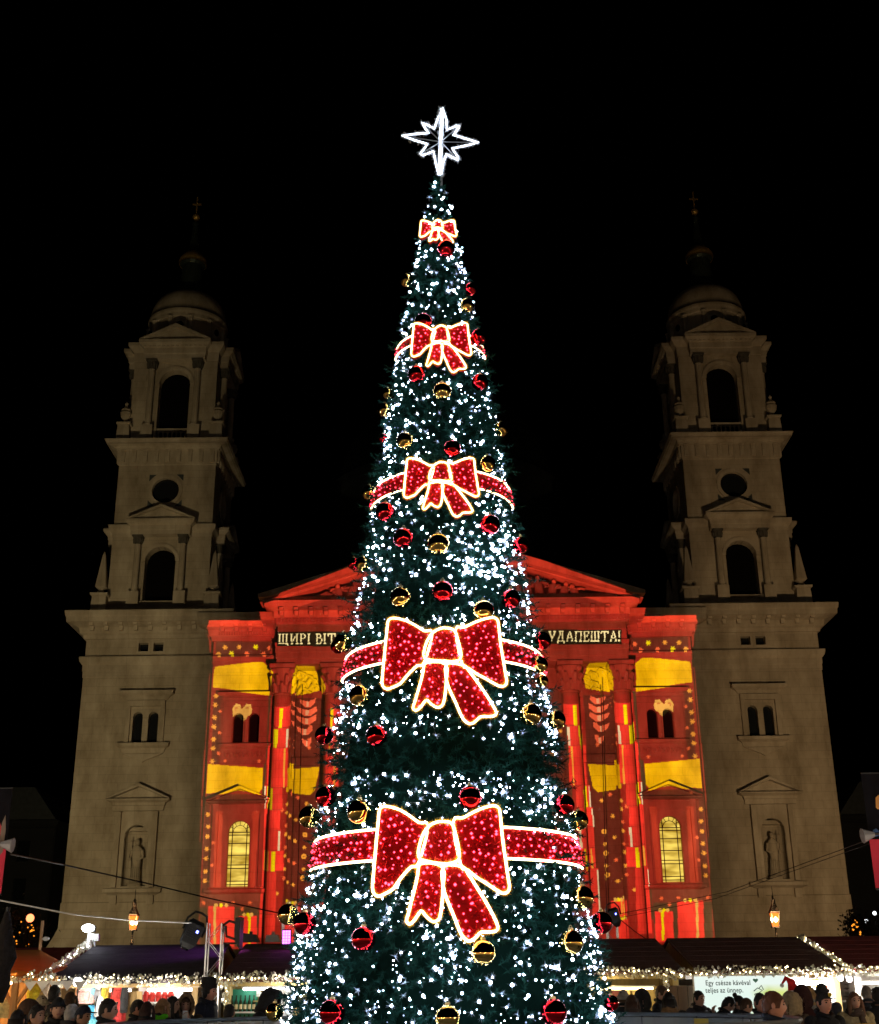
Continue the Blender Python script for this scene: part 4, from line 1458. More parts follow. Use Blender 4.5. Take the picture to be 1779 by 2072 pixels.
nt_ = 0
for (z0, r0), (z1, r1) in zip(PROF, PROF[1:]):
    area = math.pi * (r0 + r1) * math.hypot(z1 - z0, r1 - r0)
    cnt = int(area * (74 if z1 > 0.95 else 25) * (1.6 if r1 < 0.5 else 1))
    for i in range(cnt):
        z = rt.uniform(z0, z1)
        ph = rt.uniform(0, 2 * math.pi)
        tier = 0.05 * math.sin(z * 15 + 0.6 * math.sin(5 * ph)) + 0.035 * math.sin(11 * ph + 7 * z) + 0.03 * math.sin(23 * ph - 31 * z)
        sm_ = min(1.0, rad(z) / 0.75 + 0.15)
        r = rad(z) - 0.05 + (tier + rt.gauss(0, 0.025)) * sm_
        ax = Vector((math.cos(ph), math.sin(ph), rt.uniform(-0.5, 0.35))).normalized()
        st = Vector((TX + (r - 0.06 * sm_) * math.cos(ph), TY + (r - 0.06 * sm_) * math.sin(ph), z))
        ax = (ax + Vector((rt.gauss(0, 0.35), rt.gauss(0, 0.35), rt.gauss(0, 0.25)))).normalized()
        ln = rt.uniform(0.13, 0.24) * sm_
        for j in range(5):
            tuft(st + ax * ln * (0.15 + 0.2 * j), ax, 8, 0.075 * (0.5 + 0.5 * sm_), 0.0062)
me = bpy.data.meshes.new('foliage')
me.from_pydata(vs, [], fs)
me.materials.append(NEEDLE)
o = bpy.data.objects.new('foliage', me)
COL.objects.link(o)
o.parent = TREE
o.location = (-TX, -TY, 0)
o['kind'] = 'stuff'

# ---- bows -----------------------------------------------------------------
L_LOOP = [(815, 222), (760, 196), (700, 150), (645, 115), (590, 95), (545, 90), (518, 112), (510, 200), (502, 300), (495, 400), (488, 500), (483, 600), (496, 635), (522, 648), (560, 632), (605, 605), (640, 555), (680, 505), (715, 470), (758, 448)]
R_LOOP = [(968, 195), (1030, 168), (1100, 130), (1160, 105), (1215, 93), (1245, 105), (1256, 140), (1262, 250), (1270, 350), (1280, 440), (1290, 540), (1297, 600), (1282, 632), (1250, 636), (1200, 605), (1150, 570), (1100, 538), (1050, 495), (1008, 460)]
KNOT = [(812, 235), (850, 210), (900, 202), (948, 204), (968, 228), (982, 280), (994, 340), (1002, 400), (996, 432), (978, 448), (930, 462), (870, 460), (815, 446), (772, 430), (757, 405), (758, 370), (772, 310), (788, 270)]
L_TAIL = [(772, 452), (752, 520), (735, 600), (712, 690), (698, 750), (686, 795), (706, 815), (738, 785), (772, 738), (800, 770), (838, 802), (866, 800), (884, 770), (896, 690), (902, 600), (900, 480)]
R_TAIL = [(906, 478), (904, 600), (930, 690), (960, 762), (985, 830), (1010, 885), (1045, 918), (1080, 905), (1120, 868), (1160, 866), (1205, 862), (1220, 835), (1195, 770), (1150, 682), (1105, 605), (1060, 530), (1014, 472)]
BOWS = []


def smooth_loop(pts, n_=3):
    out = []
    m_ = len(pts)
    for i in range(m_):
        p0, p1, p2, p3 = pts[i - 1], pts[i], pts[(i + 1) % m_], pts[(i + 2) % m_]
        for k in range(n_):
            t = k / n_
            out.append(tuple(0.5 * (2 * p1[j] + (p2[j] - p0[j]) * t + (2 * p0[j] - 5 * p1[j] + 4 * p2[j] - p3[j]) * t * t + (3 * p1[j] - p0[j] - 3 * p2[j] + p3[j]) * t ** 3) for j in (0, 1)))
    return out


def pip(poly, x, y):
    q = False
    for i in range(len(poly)):
        (xa, ya), (xb, yb) = poly[i - 1], poly[i]
        if (ya > y) != (yb > y) and x < (xb - xa) * (y - ya) / (yb - ya) + xa:
            q = not q
    return q


def bow(px, py, pxscale, ybot, label, dens, band, ropes):
    z0 = at(px, py, 12.8).z
    Y = TY - rad(z0) - 0.13
    z0 = at(px, py, Y).z
    Y = TY - rad(z0) - 0.13
    ctr = at(px, py, Y)
    kx = (at(px + 100, py, Y).x - ctr.x) / 100 * pxscale
    kz = (ctr.z - at(px, ybot, Y + 0.05).z) / (915 - 330)
    slope = (rad(ctr.z - 0.3) - rad(ctr.z + 0.3)) / 0.6
    t = thing('bow', label, 'bow', tuple(ctr), 'lit red bows down the front of the tree')

    def W(x, y, off=0.0):
        X = ctr.x + (x - 885) * kx
        Z = ctr.z - (y - 330) * kz
        bulge = 0.10 * kx / 0.0016 * max(0, 1 - abs(x - 885) / 120)
        return Vector((X, ctr.y - (ctr.z - Z) * slope - bulge - off, Z))
    rq = random.Random(int(px * 7 + py))
    shapes = [('loop', L_LOOP, 0.0), ('loop', R_LOOP, 0.0), ('tail', L_TAIL, 0.01), ('tail', R_TAIL, 0.01), ('knot', KNOT, 0.05)]
    size = kx / 0.0016
    for nm, pts, off in shapes:
        pts = smooth_loop(pts, 3)
        fb = MB()
        tri = tessellate_polygon([[Vector((a, c, 0)) for a, c in pts]])
        n_ = len(pts)
        fb.add([W(a, c, off - 0.01) for a, c in pts] + [W(a, c, off - 0.05) for a, c in pts], [tuple(q) for q in tri] + [tuple(i + n_ for i in q) for q in tri] + [(i, (i + 1) % n_, (i + 1) % n_ + n_, i + n_) for i in range(n_)])
        part = fb.build(nm, TINSELD, t)
        xs, ys = [p[0] for p in pts], [p[1] for p in pts]
        # tinsel fibres
        tv, tf = [], []
        area = (max(xs) - min(xs)) * (max(ys) - min(ys)) * kx * kz
        for i in range(int(area * dens)):
            x, y = rq.uniform(min(xs), max(xs)), rq.uniform(min(ys), max(ys))
            if not pip(pts, x, y):
                continue
            p = W(x, y, off + rq.uniform(-0.005, 0.025))
            d = Vector((rq.gauss(0, 1), rq.gauss(0, 0.5) - 0.4, rq.gauss(0, 1))).normalized() * 0.035 * size ** 0.5
            s_ = d.cross(Vector((rq.gauss(0, 1), rq.gauss(0, 1), rq.gauss(0, 1)))).normalized() * 0.0035
            o_ = len(tv)
            tv += [p - d - s_, p - d + s_, p + d]
            tf.append((o_, o_ + 1, o_ + 2))
        tm = MB()
        tm.v, tm.f, tm.mi = [tuple(q) for q in tv], tf, [0] * len(tf)
        tm.build('tinsel', TINSEL, part, kind='stuff')
        lm = MB()
        step = 0.085 * size ** 0.35 / kx
        y = min(ys) + step * 0.4
        row = 0
        while y < max(ys):
            x = min(xs) + step * (0.3 + 0.5 * (row % 2))
            while x < max(xs):
                xx, yy = x + rq.gauss(0, step * 0.22), y + rq.gauss(0, step * 0.22)
                if pip(pts, xx, yy):
                    lm.octa(W(xx, yy, off + 0.03), 0.0135 * size ** 0.4 * rq.uniform(0.5, 1.3))
                x += step
            y += step * 0.85
            row += 1
        lm.build('red_lights', REDLED, part, kind='stuff')
        rp = MB()
        rp.tube([W(a, c, off + 0.035) for a, c in pts], ropes, 6, True)
        rp.build('rope_light', ROPE, part)
        gv = MB()
        for i in range(int(len(pts) * 26)):
            a, c = pts[i % len(pts)]
            a2, c2 = pts[(i + 1) % len(pts)]
            q = rq.random()
            p = W(a + (a2 - a) * q, c + (c2 - c) * q, off + 0.035)
            d = Vector((rq.gauss(0, 1), rq.gauss(0, 1), rq.gauss(0, 1))).normalized() * rq.uniform(0.025, 0.055) * min(1, size ** 0.5)
            s_ = d.cross(Vector((0.3, 1, 0.2))).normalized() * 0.0028
            gv.add([p - s_, p + s_, p + d], [(0, 1, 2)])
        gv.build('gold_halo_fringe', GOLDHALO, part, kind='stuff')
    if band:
        zt, zb = [at(x, y, TY - math.sqrt(max(0.01, (rad(at(x, y, 13).z) + 0.05) ** 2 - (at(x, y, 13).x - TX) ** 2))).z for x, y in band]
        sl = (rad(zb) - rad(zt)) / (zt - zb)
        bd = MB()
        n_ = 64
        rings = []
        for z in (zb, (zb * 2 + zt) / 3, (zb + zt * 2) / 3, zt):
            rings.append((rad(z) + 0.055, z))
        fa = [math.pi + 0.13 + (math.pi - 0.26) * i / n_ for i in range(n_ + 1)]
        bd.add([(TX + r_ * math.cos(a), TY + r_ * math.sin(a), z_) for r_, z_ in rings for a in fa], [(j * (n_ + 1) + i, j * (n_ + 1) + i + 1, (j + 1) * (n_ + 1) + i + 1, (j + 1) * (n_ + 1) + i) for j in range(3) for i in range(n_)])
        part = bd.build('ribbon_band', TINSELD, t, True)
        for z in (zb, zt):
            rp = MB()
            rp.tube([(TX + (rad(z) + 0.07) * math.cos(a), TY + (rad(z) + 0.07) * math.sin(a), z) for a in fa], ropes * 0.95, 6)
            rp.build('rope_light', ROPE, part)
        tm, lm = MB(), MB()
        for i in range(int(math.pi * rad(zt) * (zt - zb) * dens)):
            a, z = rq.uniform(fa[0], fa[-1]), rq.uniform(zb, zt)
            r = rad(z) + 0.07
            p = Vector((TX + r * math.cos(a), TY + r * math.sin(a), z))
            d = Vector((rq.gauss(0, 1), rq.gauss(0, 1), rq.gauss(0, 1))).normalized() * 0.035 * size ** 0.5
            s_ = d.cross(Vector((rq.gauss(0, 1), rq.gauss(0, 1), rq.gauss(0, 1)))).normalized() * 0.0035
            tm.add([p - d - s_, p - d + s_, p + d], [(0, 1, 2)])
        tm.build('tinsel', TINSEL, part, kind='stuff')
        st = 0.085 * size ** 0.35
        nr = max(2, int((zt - zb) / (st * 0.85)))
        for j in range(nr):
            z = zb + (j + 0.5) * (zt - zb) / nr
            na = int(2 * math.pi * rad(z) / st)
            for i in range(na):
                a = 2 * math.pi * (i + 0.5 * (j % 2) + rq.gauss(0, 0.2)) / na
                r = rad(z) + 0.085
                if not fa[0] < a % (2 * math.pi) < fa[-1]:
                    continue
                lm.octa((TX + r * math.cos(a), TY + r * math.sin(a), z + rq.gauss(0, 0.015)), 0.0135 * size ** 0.4 * rq.uniform(0.5, 1.3))
        lm.build('red_lights', REDLED, part, kind='stuff')
    BOWS.append((t, ctr, kx, kz, [smooth_loop(p, 1) for _, p, _ in shapes]))


bow(886, 463, 0.091, 506, 'smallest red bow, just below the white star', 2400, None, 0.009)
bow(892, 685, 0.148, 766, 'second smallest red bow from the top of the tree', 2100, ((826, 679), (829, 697)), 0.0095)
bow(892, 963, 0.185, 1056, 'middle red bow of the five on the tree', 2100, ((817, 957), (818, 991)), 0.010)
bow(897, 1312, 0.305, 1473, 'large red bow level with the lettering on the church', 2000, ((770, 1300), (768, 1344)), 0.0125)
bow(890, 1708, 0.334, 1906, 'largest lowest red bow with a broad red band', 2000, ((762, 1679), (760, 1742)), 0.0135)


# ---- white lights on the tree ------------------------------------------------
def covered(p):
    for t, c, kx, kz, shp in BOWS:
        x = 885 + (p.x - c.x) / kx
        y = 330 - (p.z - c.z) / kz
        if 470 < x < 1310 and 80 < y < 930 and p.y < TY - 0.3 * rad(p.z):
            for s in shp:
                if pip(s, x, y):
                    return True
    return False


GAPS = [(1497, 1560, 0.02), (1165, 1240, 0.4), (812, 850, 0.45), (1640, 1680, 0.7), (1684, 1742, 0.06), (1300, 1345, 0.1), (957, 991, 0.15)]
cand = []
rl = random.Random(21)
tries = 0
clump = [(rl.uniform(0, 2 * math.pi), 1 + 9.5 * (1 - math.sqrt(rl.random()))) for _ in range(60)]
while len(cand) < 4900 and tries < 60000:
    tries += 1
    z = 0.35 + 11.6 * (1 - math.sqrt(rl.random()))
    if rl.random() < (z - 8) * 0.02:
        continue
    ph = rl.uniform(0, 2 * math.pi)
    if rl.random() < 0.2:
        ca_, cz_ = clump[rl.randrange(60)]
        z = cz_ + rl.gauss(0, 0.16)
        ph = ca_ + rl.gauss(0, 0.14 / max(0.2, rad(z)))
    if z < 0.3 or z > 11.95:
        continue
    r = rad(z) + rl.uniform(0.02, 0.075) * min(1, rad(z) / 0.4 + 0.2)
    p = Vector((TX + r * math.cos(ph), TY + r * math.sin(ph), z))
    fx, fy = proj(p.x, TY - rad(z), z)
    if rl.random() > 0.42 + 0.58 * max(0, -math.sin(ph)) ** 1.5:
        continue
    if any(a < fy < b_ and rl.random() > k for a, b_, k in GAPS):
        continue
    if covered(p):
        continue
    cand.append((p, (0.0036 + 0.0115 * rl.random() ** 1.8) * (1 + 0.022 * z)))
for i in range(64):                      # dense top
    z = rl.uniform(10.4, 12.0)
    ph = rl.uniform(0, 2 * math.pi)
    r = rad(z) + 0.02
    p = Vector((TX + r * math.cos(ph), TY + r * math.sin(ph), z))
    if not covered(p):
        cand.append((p, rl.uniform(0.010, 0.016)))
seen = sorted([c_ for c_ in cand if c_[0].y < TY - 0.1 and c_[0].z > 1.5], key=lambda c_: -c_[1] / (c_[0].y + c_[0].z * 0.35))
pick = seen[:300]
ids = set(id(c_) for c_ in pick)
m = MB()
m.ball((0, 0, 0), 1, 6, 4)
BULB = m.mesh('light_bulb', LEDW)
for p, s in pick:
    inst('light_bulb', BULB, TREE, p, (0, 0, rl.random()), s)
b, b2 = MB(), MB()
for c_ in cand:
    if id(c_) not in ids:
        (b if rl.random() < 0.72 else b2).octa(c_[0], c_[1] * (1.15 if c_[1] > 0.012 else 1.0))
b.build('light_string', LEDW, TREE, kind='stuff')
b2.build('light_string', LEDDIM, TREE, kind='stuff')
fv = MB()
for c_ in cand:
    if c_[1] < 0.0072 or rl.random() < 0.35:
        continue
    p = c_[0]
    out = Vector((p.x - TX, p.y - TY, 0)).normalized()
    for i in range(14):
        d = (Vector((rl.gauss(0, 1), rl.gauss(0, 1), rl.gauss(0, 1))).normalized() - out * 0.25).normalized()
        a_ = p + d * c_[1] * 0.9
        e_ = p + d * rl.uniform(0.03, 0.065)
        s_ = d.cross(Vector((rl.gauss(0, 1), rl.gauss(0, 1), rl.gauss(0, 1)))).normalized() * 0.0032
        fv.add([a_ - s_, a_ + s_, e_], [(0, 1, 2)])
fv.build('halo_fibres', HALO, TREE, kind='stuff')

# ---- star ------------------------------------------------------------------
STARL = emis('cool_white_rope_light', (0.74, 0.85, 1.0), 5)
ST = [(905, 185), (855, 300), (800, 440), (735, 400), (650, 365), (690, 430), (735, 490), (580, 500), (415, 520), (560, 575), (720, 625), (670, 690), (630, 740), (660, 758), (790, 712), (815, 850), (850, 990), (885, 985), (900, 860), (945, 745), (1010, 785), (1085, 818), (1085, 790), (1015, 680), (1170, 650), (1330, 610), (1180, 565), (1030, 515), (1070, 470), (1105, 410), (1070, 408), (955, 455), (950, 330)]
sc0 = at(743.1 + .1686 * 885, 185.8 + .1686 * 600, TY)
STAR = thing('star', 'eight pointed white neon star on top of the tree', 'star', tuple(sc0))
k1 = at(743.1 + .1686 * 1885, 185.8 + .1686 * 600, TY)
KX = (k1.x - sc0.x) / 1000
KZ = (at(743.1 + .1686 * 885, 185.8 + .1686 * 185, TY).z - at(743.1 + .1686 * 885, 185.8 + .1686 * 990, TY).z) / 805
P0 = [((x - 880) * KX, -(y - 600) * KZ) for x, y in ST]
b = MB()
b.tube([(sc0.x + x, sc0.y, sc0.z + z) for x, z in P0], 0.0125, 6, True)
b.build('front_outline', STARL, STAR)
b = MB()
b.tube([(sc0.x + 0.01 * (1 if z > 0 else -1), sc0.y + x * 0.8, sc0.z + z) for x, z in P0], 0.015, 6, True)
b.build('cross_outline', STARL, STAR)
b = MB()
b.tube([(sc0.x + 0.02, sc0.y - 0.02, sc0.z + 0.42), (sc0.x, sc0.y - 0.02, sc0.z), (sc0.x - 0.02, sc0.y - 0.02, sc0.z - 0.4)], 0.024, 6)
b.build('centre_bar', STARL, STAR)
b = MB()
for x, y in ((650, 365), (415, 520), (630, 740), (1085, 818), (1330, 610), (1105, 410)):
    b.tube([(sc0.x, sc0.y, sc0.z), (sc0.x + (x - 880) * KX, sc0.y, sc0.z - (y - 600) * KZ)], 0.006, 4)
b.tube([(sc0.x, sc0.y, 11.9), (sc0.x, sc0.y, sc0.z + 0.4)], 0.015, 5)
b.build('wire_spokes', ALU, STAR)
rq = random.Random(2)
b = MB()
for i in range(3200):
    j = rq.randrange(len(P0))
    (x0, z0), (x1, z1) = P0[j], P0[(j + 1) % len(P0)]
    q = rq.random()
    fl = rq.random() < 0.5
    x, z = x0 + (x1 - x0) * q, z0 + (z1 - z0) * q
    p = Vector((sc0.x + (x if fl else 0), sc0.y + (0 if fl else x * 0.8), sc0.z + z))
    d = Vector((rq.gauss(0, 1), rq.gauss(0, 1), rq.gauss(0, 1))).normalized() * rq.uniform(0.03, 0.065)
    s_ = d.cross(Vector((0.3, 1, 0.2))).normalized() * 0.004
    b.add([p - s_, p + s_, p + d], [(0, 1, 2)])
b.build('star_glow_tinsel', mat('star_glow_tinsel', (0.85, 0.86, 0.9), 0.3, 0.5), STAR, kind='stuff')  # tinsel added along the outline to stand for the glow of the star

# ---- baubles -----------------------------------------------------------------
BRED = mat('red_mirror_bauble', (0.72, 0.012, 0.02), 0.04, 1.0)
BGOLD = mat('gold_mirror_bauble', (0.78, 0.50, 0.13), 0.04, 1.0)
CAPM_ = mat('bauble_cap_gold', (0.6, 0.45, 0.2), 0.35, 1.0)
m = MB()
m.ball((0, 0, 0), 1, 40, 26)
m_r, m_g = m.mesh('ball', BRED, smooth=True), m.mesh('ball', BGOLD, smooth=True)
m = MB()
m.lathe([(0.22, 0.95), (0.22, 1.1), (0.1, 1.14)], 0, 0, 12)
m.tube([(0.12 * math.cos(a), 0, 1.2 + 0.12 * math.sin(a)) for a in [i * math.pi / 4 for i in range(8)]], 0.025, 4, True)
CAPME = m.mesh('cap', CAPM_)
BB = [
    (903, 503, 36, 'r', 'red bauble tucked under the smallest bow'),
    (822, 567, 26, 'g', 'small gold bauble jutting out alone on the left above the second bow'),
    (952, 585, 26, 'r', 'red bauble behind a gold one on the right above the second bow'),
    (945, 618, 30, 'g', 'gold bauble hanging on the right just above the second bow'),
    (857, 651, 36, 'r', 'red bauble resting on the top left loop of the second bow'),
    (968, 682, 34, 'r', 'red bauble at the right tip of the second bow'),
    (843, 757, 36, 'r', 'red bauble under the left loop of the second bow'),
    (971, 773, 34, 'r', 'red bauble low on the right below the second bow'),
    (895, 792, 38, 'g', 'gold bauble centred below the tails of the second bow'),
    (785, 796, 22, 'g', 'tiny gold bauble peeping out at the left edge above another gold one'),
    (778, 829, 28, 'g', 'gold bauble at the left edge below the tiny gold one'),
    (1014, 868, 30, 'g', 'gold bauble alone at the right edge between second and middle bow'),
    (775, 886, 18, 'r', 'sliver of a red bauble at the left edge above the middle bow'),
    (820, 892, 36, 'g', 'gold bauble above the left loop of the middle bow'),
    (915, 908, 36, 'r', 'red bauble just above the knot of the middle bow'),
    (986, 938, 34, 'g', 'gold bauble overlapping the right tip of the middle bow'),
    (747, 996, 30, 'g', 'gold bauble at the left end of the band of the middle bow'),
    (780, 1036, 40, 'r', 'red bauble under the left band end of the middle bow'),
    (991, 1062, 42, 'r', 'red bauble right of the tails of the middle bow'),
    (817, 1089, 42, 'r', 'red bauble left of a gold one below the middle bow'),
    (887, 1101, 46, 'g', 'gold bauble on the centre line below the middle bow'),
    (1054, 1103, 34, 'r', 'dull red bauble sticking out on the right over the dark sky'),
    (716, 1141, 26, 'r', 'red bauble half behind a gold one at the left edge'),
    (734, 1141, 30, 'g', 'gold bauble in front of a red one at the left edge, above the pediment'),
    (896, 1197, 44, 'r', 'red bauble on the centre line above the large bow'),
    (811, 1209, 44, 'g', 'gold bauble above the left loop of the large bow'),
    (1034, 1212, 40, 'r', 'red bauble right of the centre, beside the pediment sculpture'),
    (978, 1236, 44, 'g', 'gold bauble just touching the right loop of the large bow'),
    (1097, 1297, 38, 'r', 'red bauble over the lettering at the right edge'),
    (684, 1308, 30, 'r', 'red bauble mostly behind a gold one beside the left lettering'),
    (694, 1300, 38, 'g', 'gold bauble hiding the end of the left lettering'),
    (1092, 1345, 34, 'g', 'dark gold bauble at the right end of the large bow band'),
    (1098, 1378, 24, 'g', 'small gold bauble below the right end of the large bow band'),
    (728, 1408, 44, 'g', 'gold bauble under the left band of the large bow'),
    (1074, 1446, 46, 'g', 'gold bauble below right of the large bow'),
    (1126, 1457, 38, 'g', 'gold bauble at the right edge beside the inner red column'),
    (656, 1488, 38, 'r', 'red bauble at the left edge above the dark gap in the lights'),
    (762, 1489, 44, 'r', 'red bauble inside the left edge above the dark gap in the lights'),
    (659, 1612, 42, 'r', 'red bauble at the left edge above the largest bow'),
    (727, 1642, 50, 'g', 'gold bauble by the top left corner of the largest bow'),
    (951, 1614, 48, 'r', 'red bauble above the knot of the largest bow'),
    (1142, 1629, 42, 'r', 'red bauble at the right edge above the largest bow'),
    (626, 1653, 44, 'g', 'gold bauble at the left edge over the starred wall'),
    (1171, 1660, 40, 'g', 'gold bauble at the right edge just below a red one'),
    (1179, 1816, 46, 'g', 'gold bauble at the right edge below the largest bow band'),
    (583, 1850, 42, 'g', 'gold bauble at the far left edge beside the purple lamp'),
    (617, 1869, 46, 'r', 'red bauble next to the gold one above the purple lamp'),
    (736, 1900, 50, 'r', 'red bauble low on the left of the largest bow tails'),
    (978, 1928, 52, 'g', 'gold bauble right under the long tail of the largest bow'),
    (1156, 1907, 50, 'g', 'gold bauble low on the right near the tree edge'),
    (1218, 1867, 44, 'r', 'red bauble at the far right edge beside the blue lamp'),
    (672, 2049, 52, 'r', 'red bauble at the bottom left of the picture'),
    (906, 2060, 52, 'g', 'gold bauble at the bottom centre of the picture'),
    (1120, 2049, 54, 'r', 'red bauble at the bottom right of the tree'),
    (1237, 2030, 32, 'r', 'red bauble at the bottom right outside the tree edge'),
    (556, 2048, 36, 'g', 'gold bauble at the bottom left outside the tree edge by the hooded man'),
]
for x, y, d, cl, lab in BB:
    Y = 13.0
    rb = 0.12
    for it in range(4):
        p = at(x, y, Y)
        rb = d / 2 * (p.y * cp + (p.z - EYE) * sp) / F
        R_ = rad(p.z) + 0.03 + rb * 0.9
        dx = p.x - TX
        Y = TY - math.sqrt(R_ * R_ - dx * dx) if R_ > abs(dx) else TY
    p = at(x, y, Y)
    t = thing('bauble', lab, 'bauble', tuple(p), 'mirror baubles hung on the tree')
    inst('ball', m_r if cl == 'r' else m_g, t, p, (0, 0, 0), rb)
    inst('cap', CAPME, t, p, (0, 0, rl.random() * 3), rb)
# ================================================================== people
SKIN = mat('skin', (0.50, 0.27, 0.18), 0.55, 0, 0.06, 20)
SKIN2 = mat('skin_ruddy', (0.56, 0.25, 0.16), 0.55, 0, 0.06, 20)
EYE_ = mat('eye_dark', (0.02, 0.014, 0.012), 0.2)
LIP = mat('lip', (0.35, 0.10, 0.09), 0.5)
MATS = {}


def cmat(col, rough=0.85, nm='cloth'):
    k = (tuple(col), rough, nm)
    if k not in MATS:
        MATS[k] = mat(nm, col, rough, 0, 0.25, 25, 0.3, 40, 0.3)
    return MATS[k]


HC = Vector((0, -0.015, 1.60))       # head centre of the 1.72 m figure; it faces -Y
HS = (0.076, 0.097, 0.118)


def warp(v, lean):
    """bend forward at the hips"""
    if not lean or v[2] < 0.95:
        return v
    y, z = v[1], v[2] - 0.95
    k = min(1.0, z / 0.25) * lean
    return (v[0], y * math.cos(k) - z * math.sin(k), 0.95 + z * math.cos(k) + y * math.sin(k) * 0.6)


def head(b):
    """a head with brow, nose, cheeks, jaw, ears, eyes and mouth"""
    seg, rings = 26, 20
    vs = []
    for i in range(rings + 1):
        th = math.pi * i / rings
        z = -math.cos(th)
        for k in range(seg):
            a = 2 * math.pi * k / seg
            x, y = math.sin(th) * math.sin(a), -math.sin(th) * math.cos(a)
            fr = max(0, -y)
            if z < 0.1:                                   # narrower jaw
                q = (0.1 - z)
                x *= 1 - 0.30 * q ** 1.3
                if y < 0:
                    y *= 1 - 0.10 * q
                else:
                    y *= 1 - 0.42 * q
            if fr > 0.55:
                nose = math.exp(-((x / 0.13) ** 2)) * max(0, 1 - abs((z + 0.12) / 0.32)) * (0.55 if z > -0.22 else 0.75)
                y -= 0.34 * nose * (1.1 if z < 0.0 else 0.8)
                sock = math.exp(-(((abs(x) - 0.38) / 0.2) ** 2)) * math.exp(-(((z - 0.12) / 0.13) ** 2))
                y += 0.10 * sock
                brow = math.exp(-(((z - 0.30) / 0.10) ** 2)) * math.exp(-((x / 0.6) ** 4))
                y -= 0.05 * brow
                chin = math.exp(-((x / 0.3) ** 2)) * math.exp(-(((z + 0.82) / 0.14) ** 2))
                y -= 0.08 * chin
                lips = math.exp(-((x / 0.28) ** 2)) * math.exp(-(((z + 0.50) / 0.09) ** 2))
                y -= 0.05 * lips
            vs.append((HC.x + x * HS[0], HC.y + y * HS[1], HC.z + z * HS[2]))
    fs = []
    for i in range(rings):
        for k in range(seg):
            a, c = i * seg + k, i * seg + (k + 1) % seg
            fs.append((a, c, c + seg, a + seg))
    b.add(vs, fs, 0)
    for s in (-1, 1):
        b.ball((s * 0.078, HC.y + 0.012, HC.z + 0.0), 0.03, 8, 6, 0, (0.35, 0.65, 1.05))
        b.ball((s * 0.029, HC.y - 0.083, HC.z + 0.013), 0.0105, 8, 6, 1, (1.25, 0.7, 0.8))
        b.tube([(s * 0.014, HC.y - 0.095, HC.z + 0.033), (s * 0.03, HC.y - 0.094, HC.z + 0.038), (s * 0.048, HC.y - 0.082, HC.z + 0.032)], 0.0042, 5, False, 1)
    b.tube([(-0.024, HC.y - 0.088, HC.z - 0.058), (0, HC.y - 0.097, HC.z - 0.056), (0.024, HC.y - 0.088, HC.z - 0.058)], [0.003, 0.0065, 0.003], 6, False, 2)


def arms(pose):
    if pose == 'hold':       # both forearms raised in front
        return {s: [(s * 0.185, 0.01, 1.40), (s * 0.235, 0.0, 1.14), (s * 0.075, -0.25, 1.20)] for s in (-1, 1)}
    if pose == 'phone':      # right hand up before the face
        return {1: [(0.185, 0.01, 1.40), (0.245, -0.02, 1.15), (0.06, -0.24, 1.42)], -1: [(-0.185, 0.01, 1.40), (-0.24, 0.0, 1.13), (-0.08, -0.24, 1.18)]}
    return {s: [(s * 0.185, 0.01, 1.40), (s * 0.24, 0.025, 1.13), (s * 0.235, -0.045, 0.88)] for s in (-1, 1)}


BODIES = {}


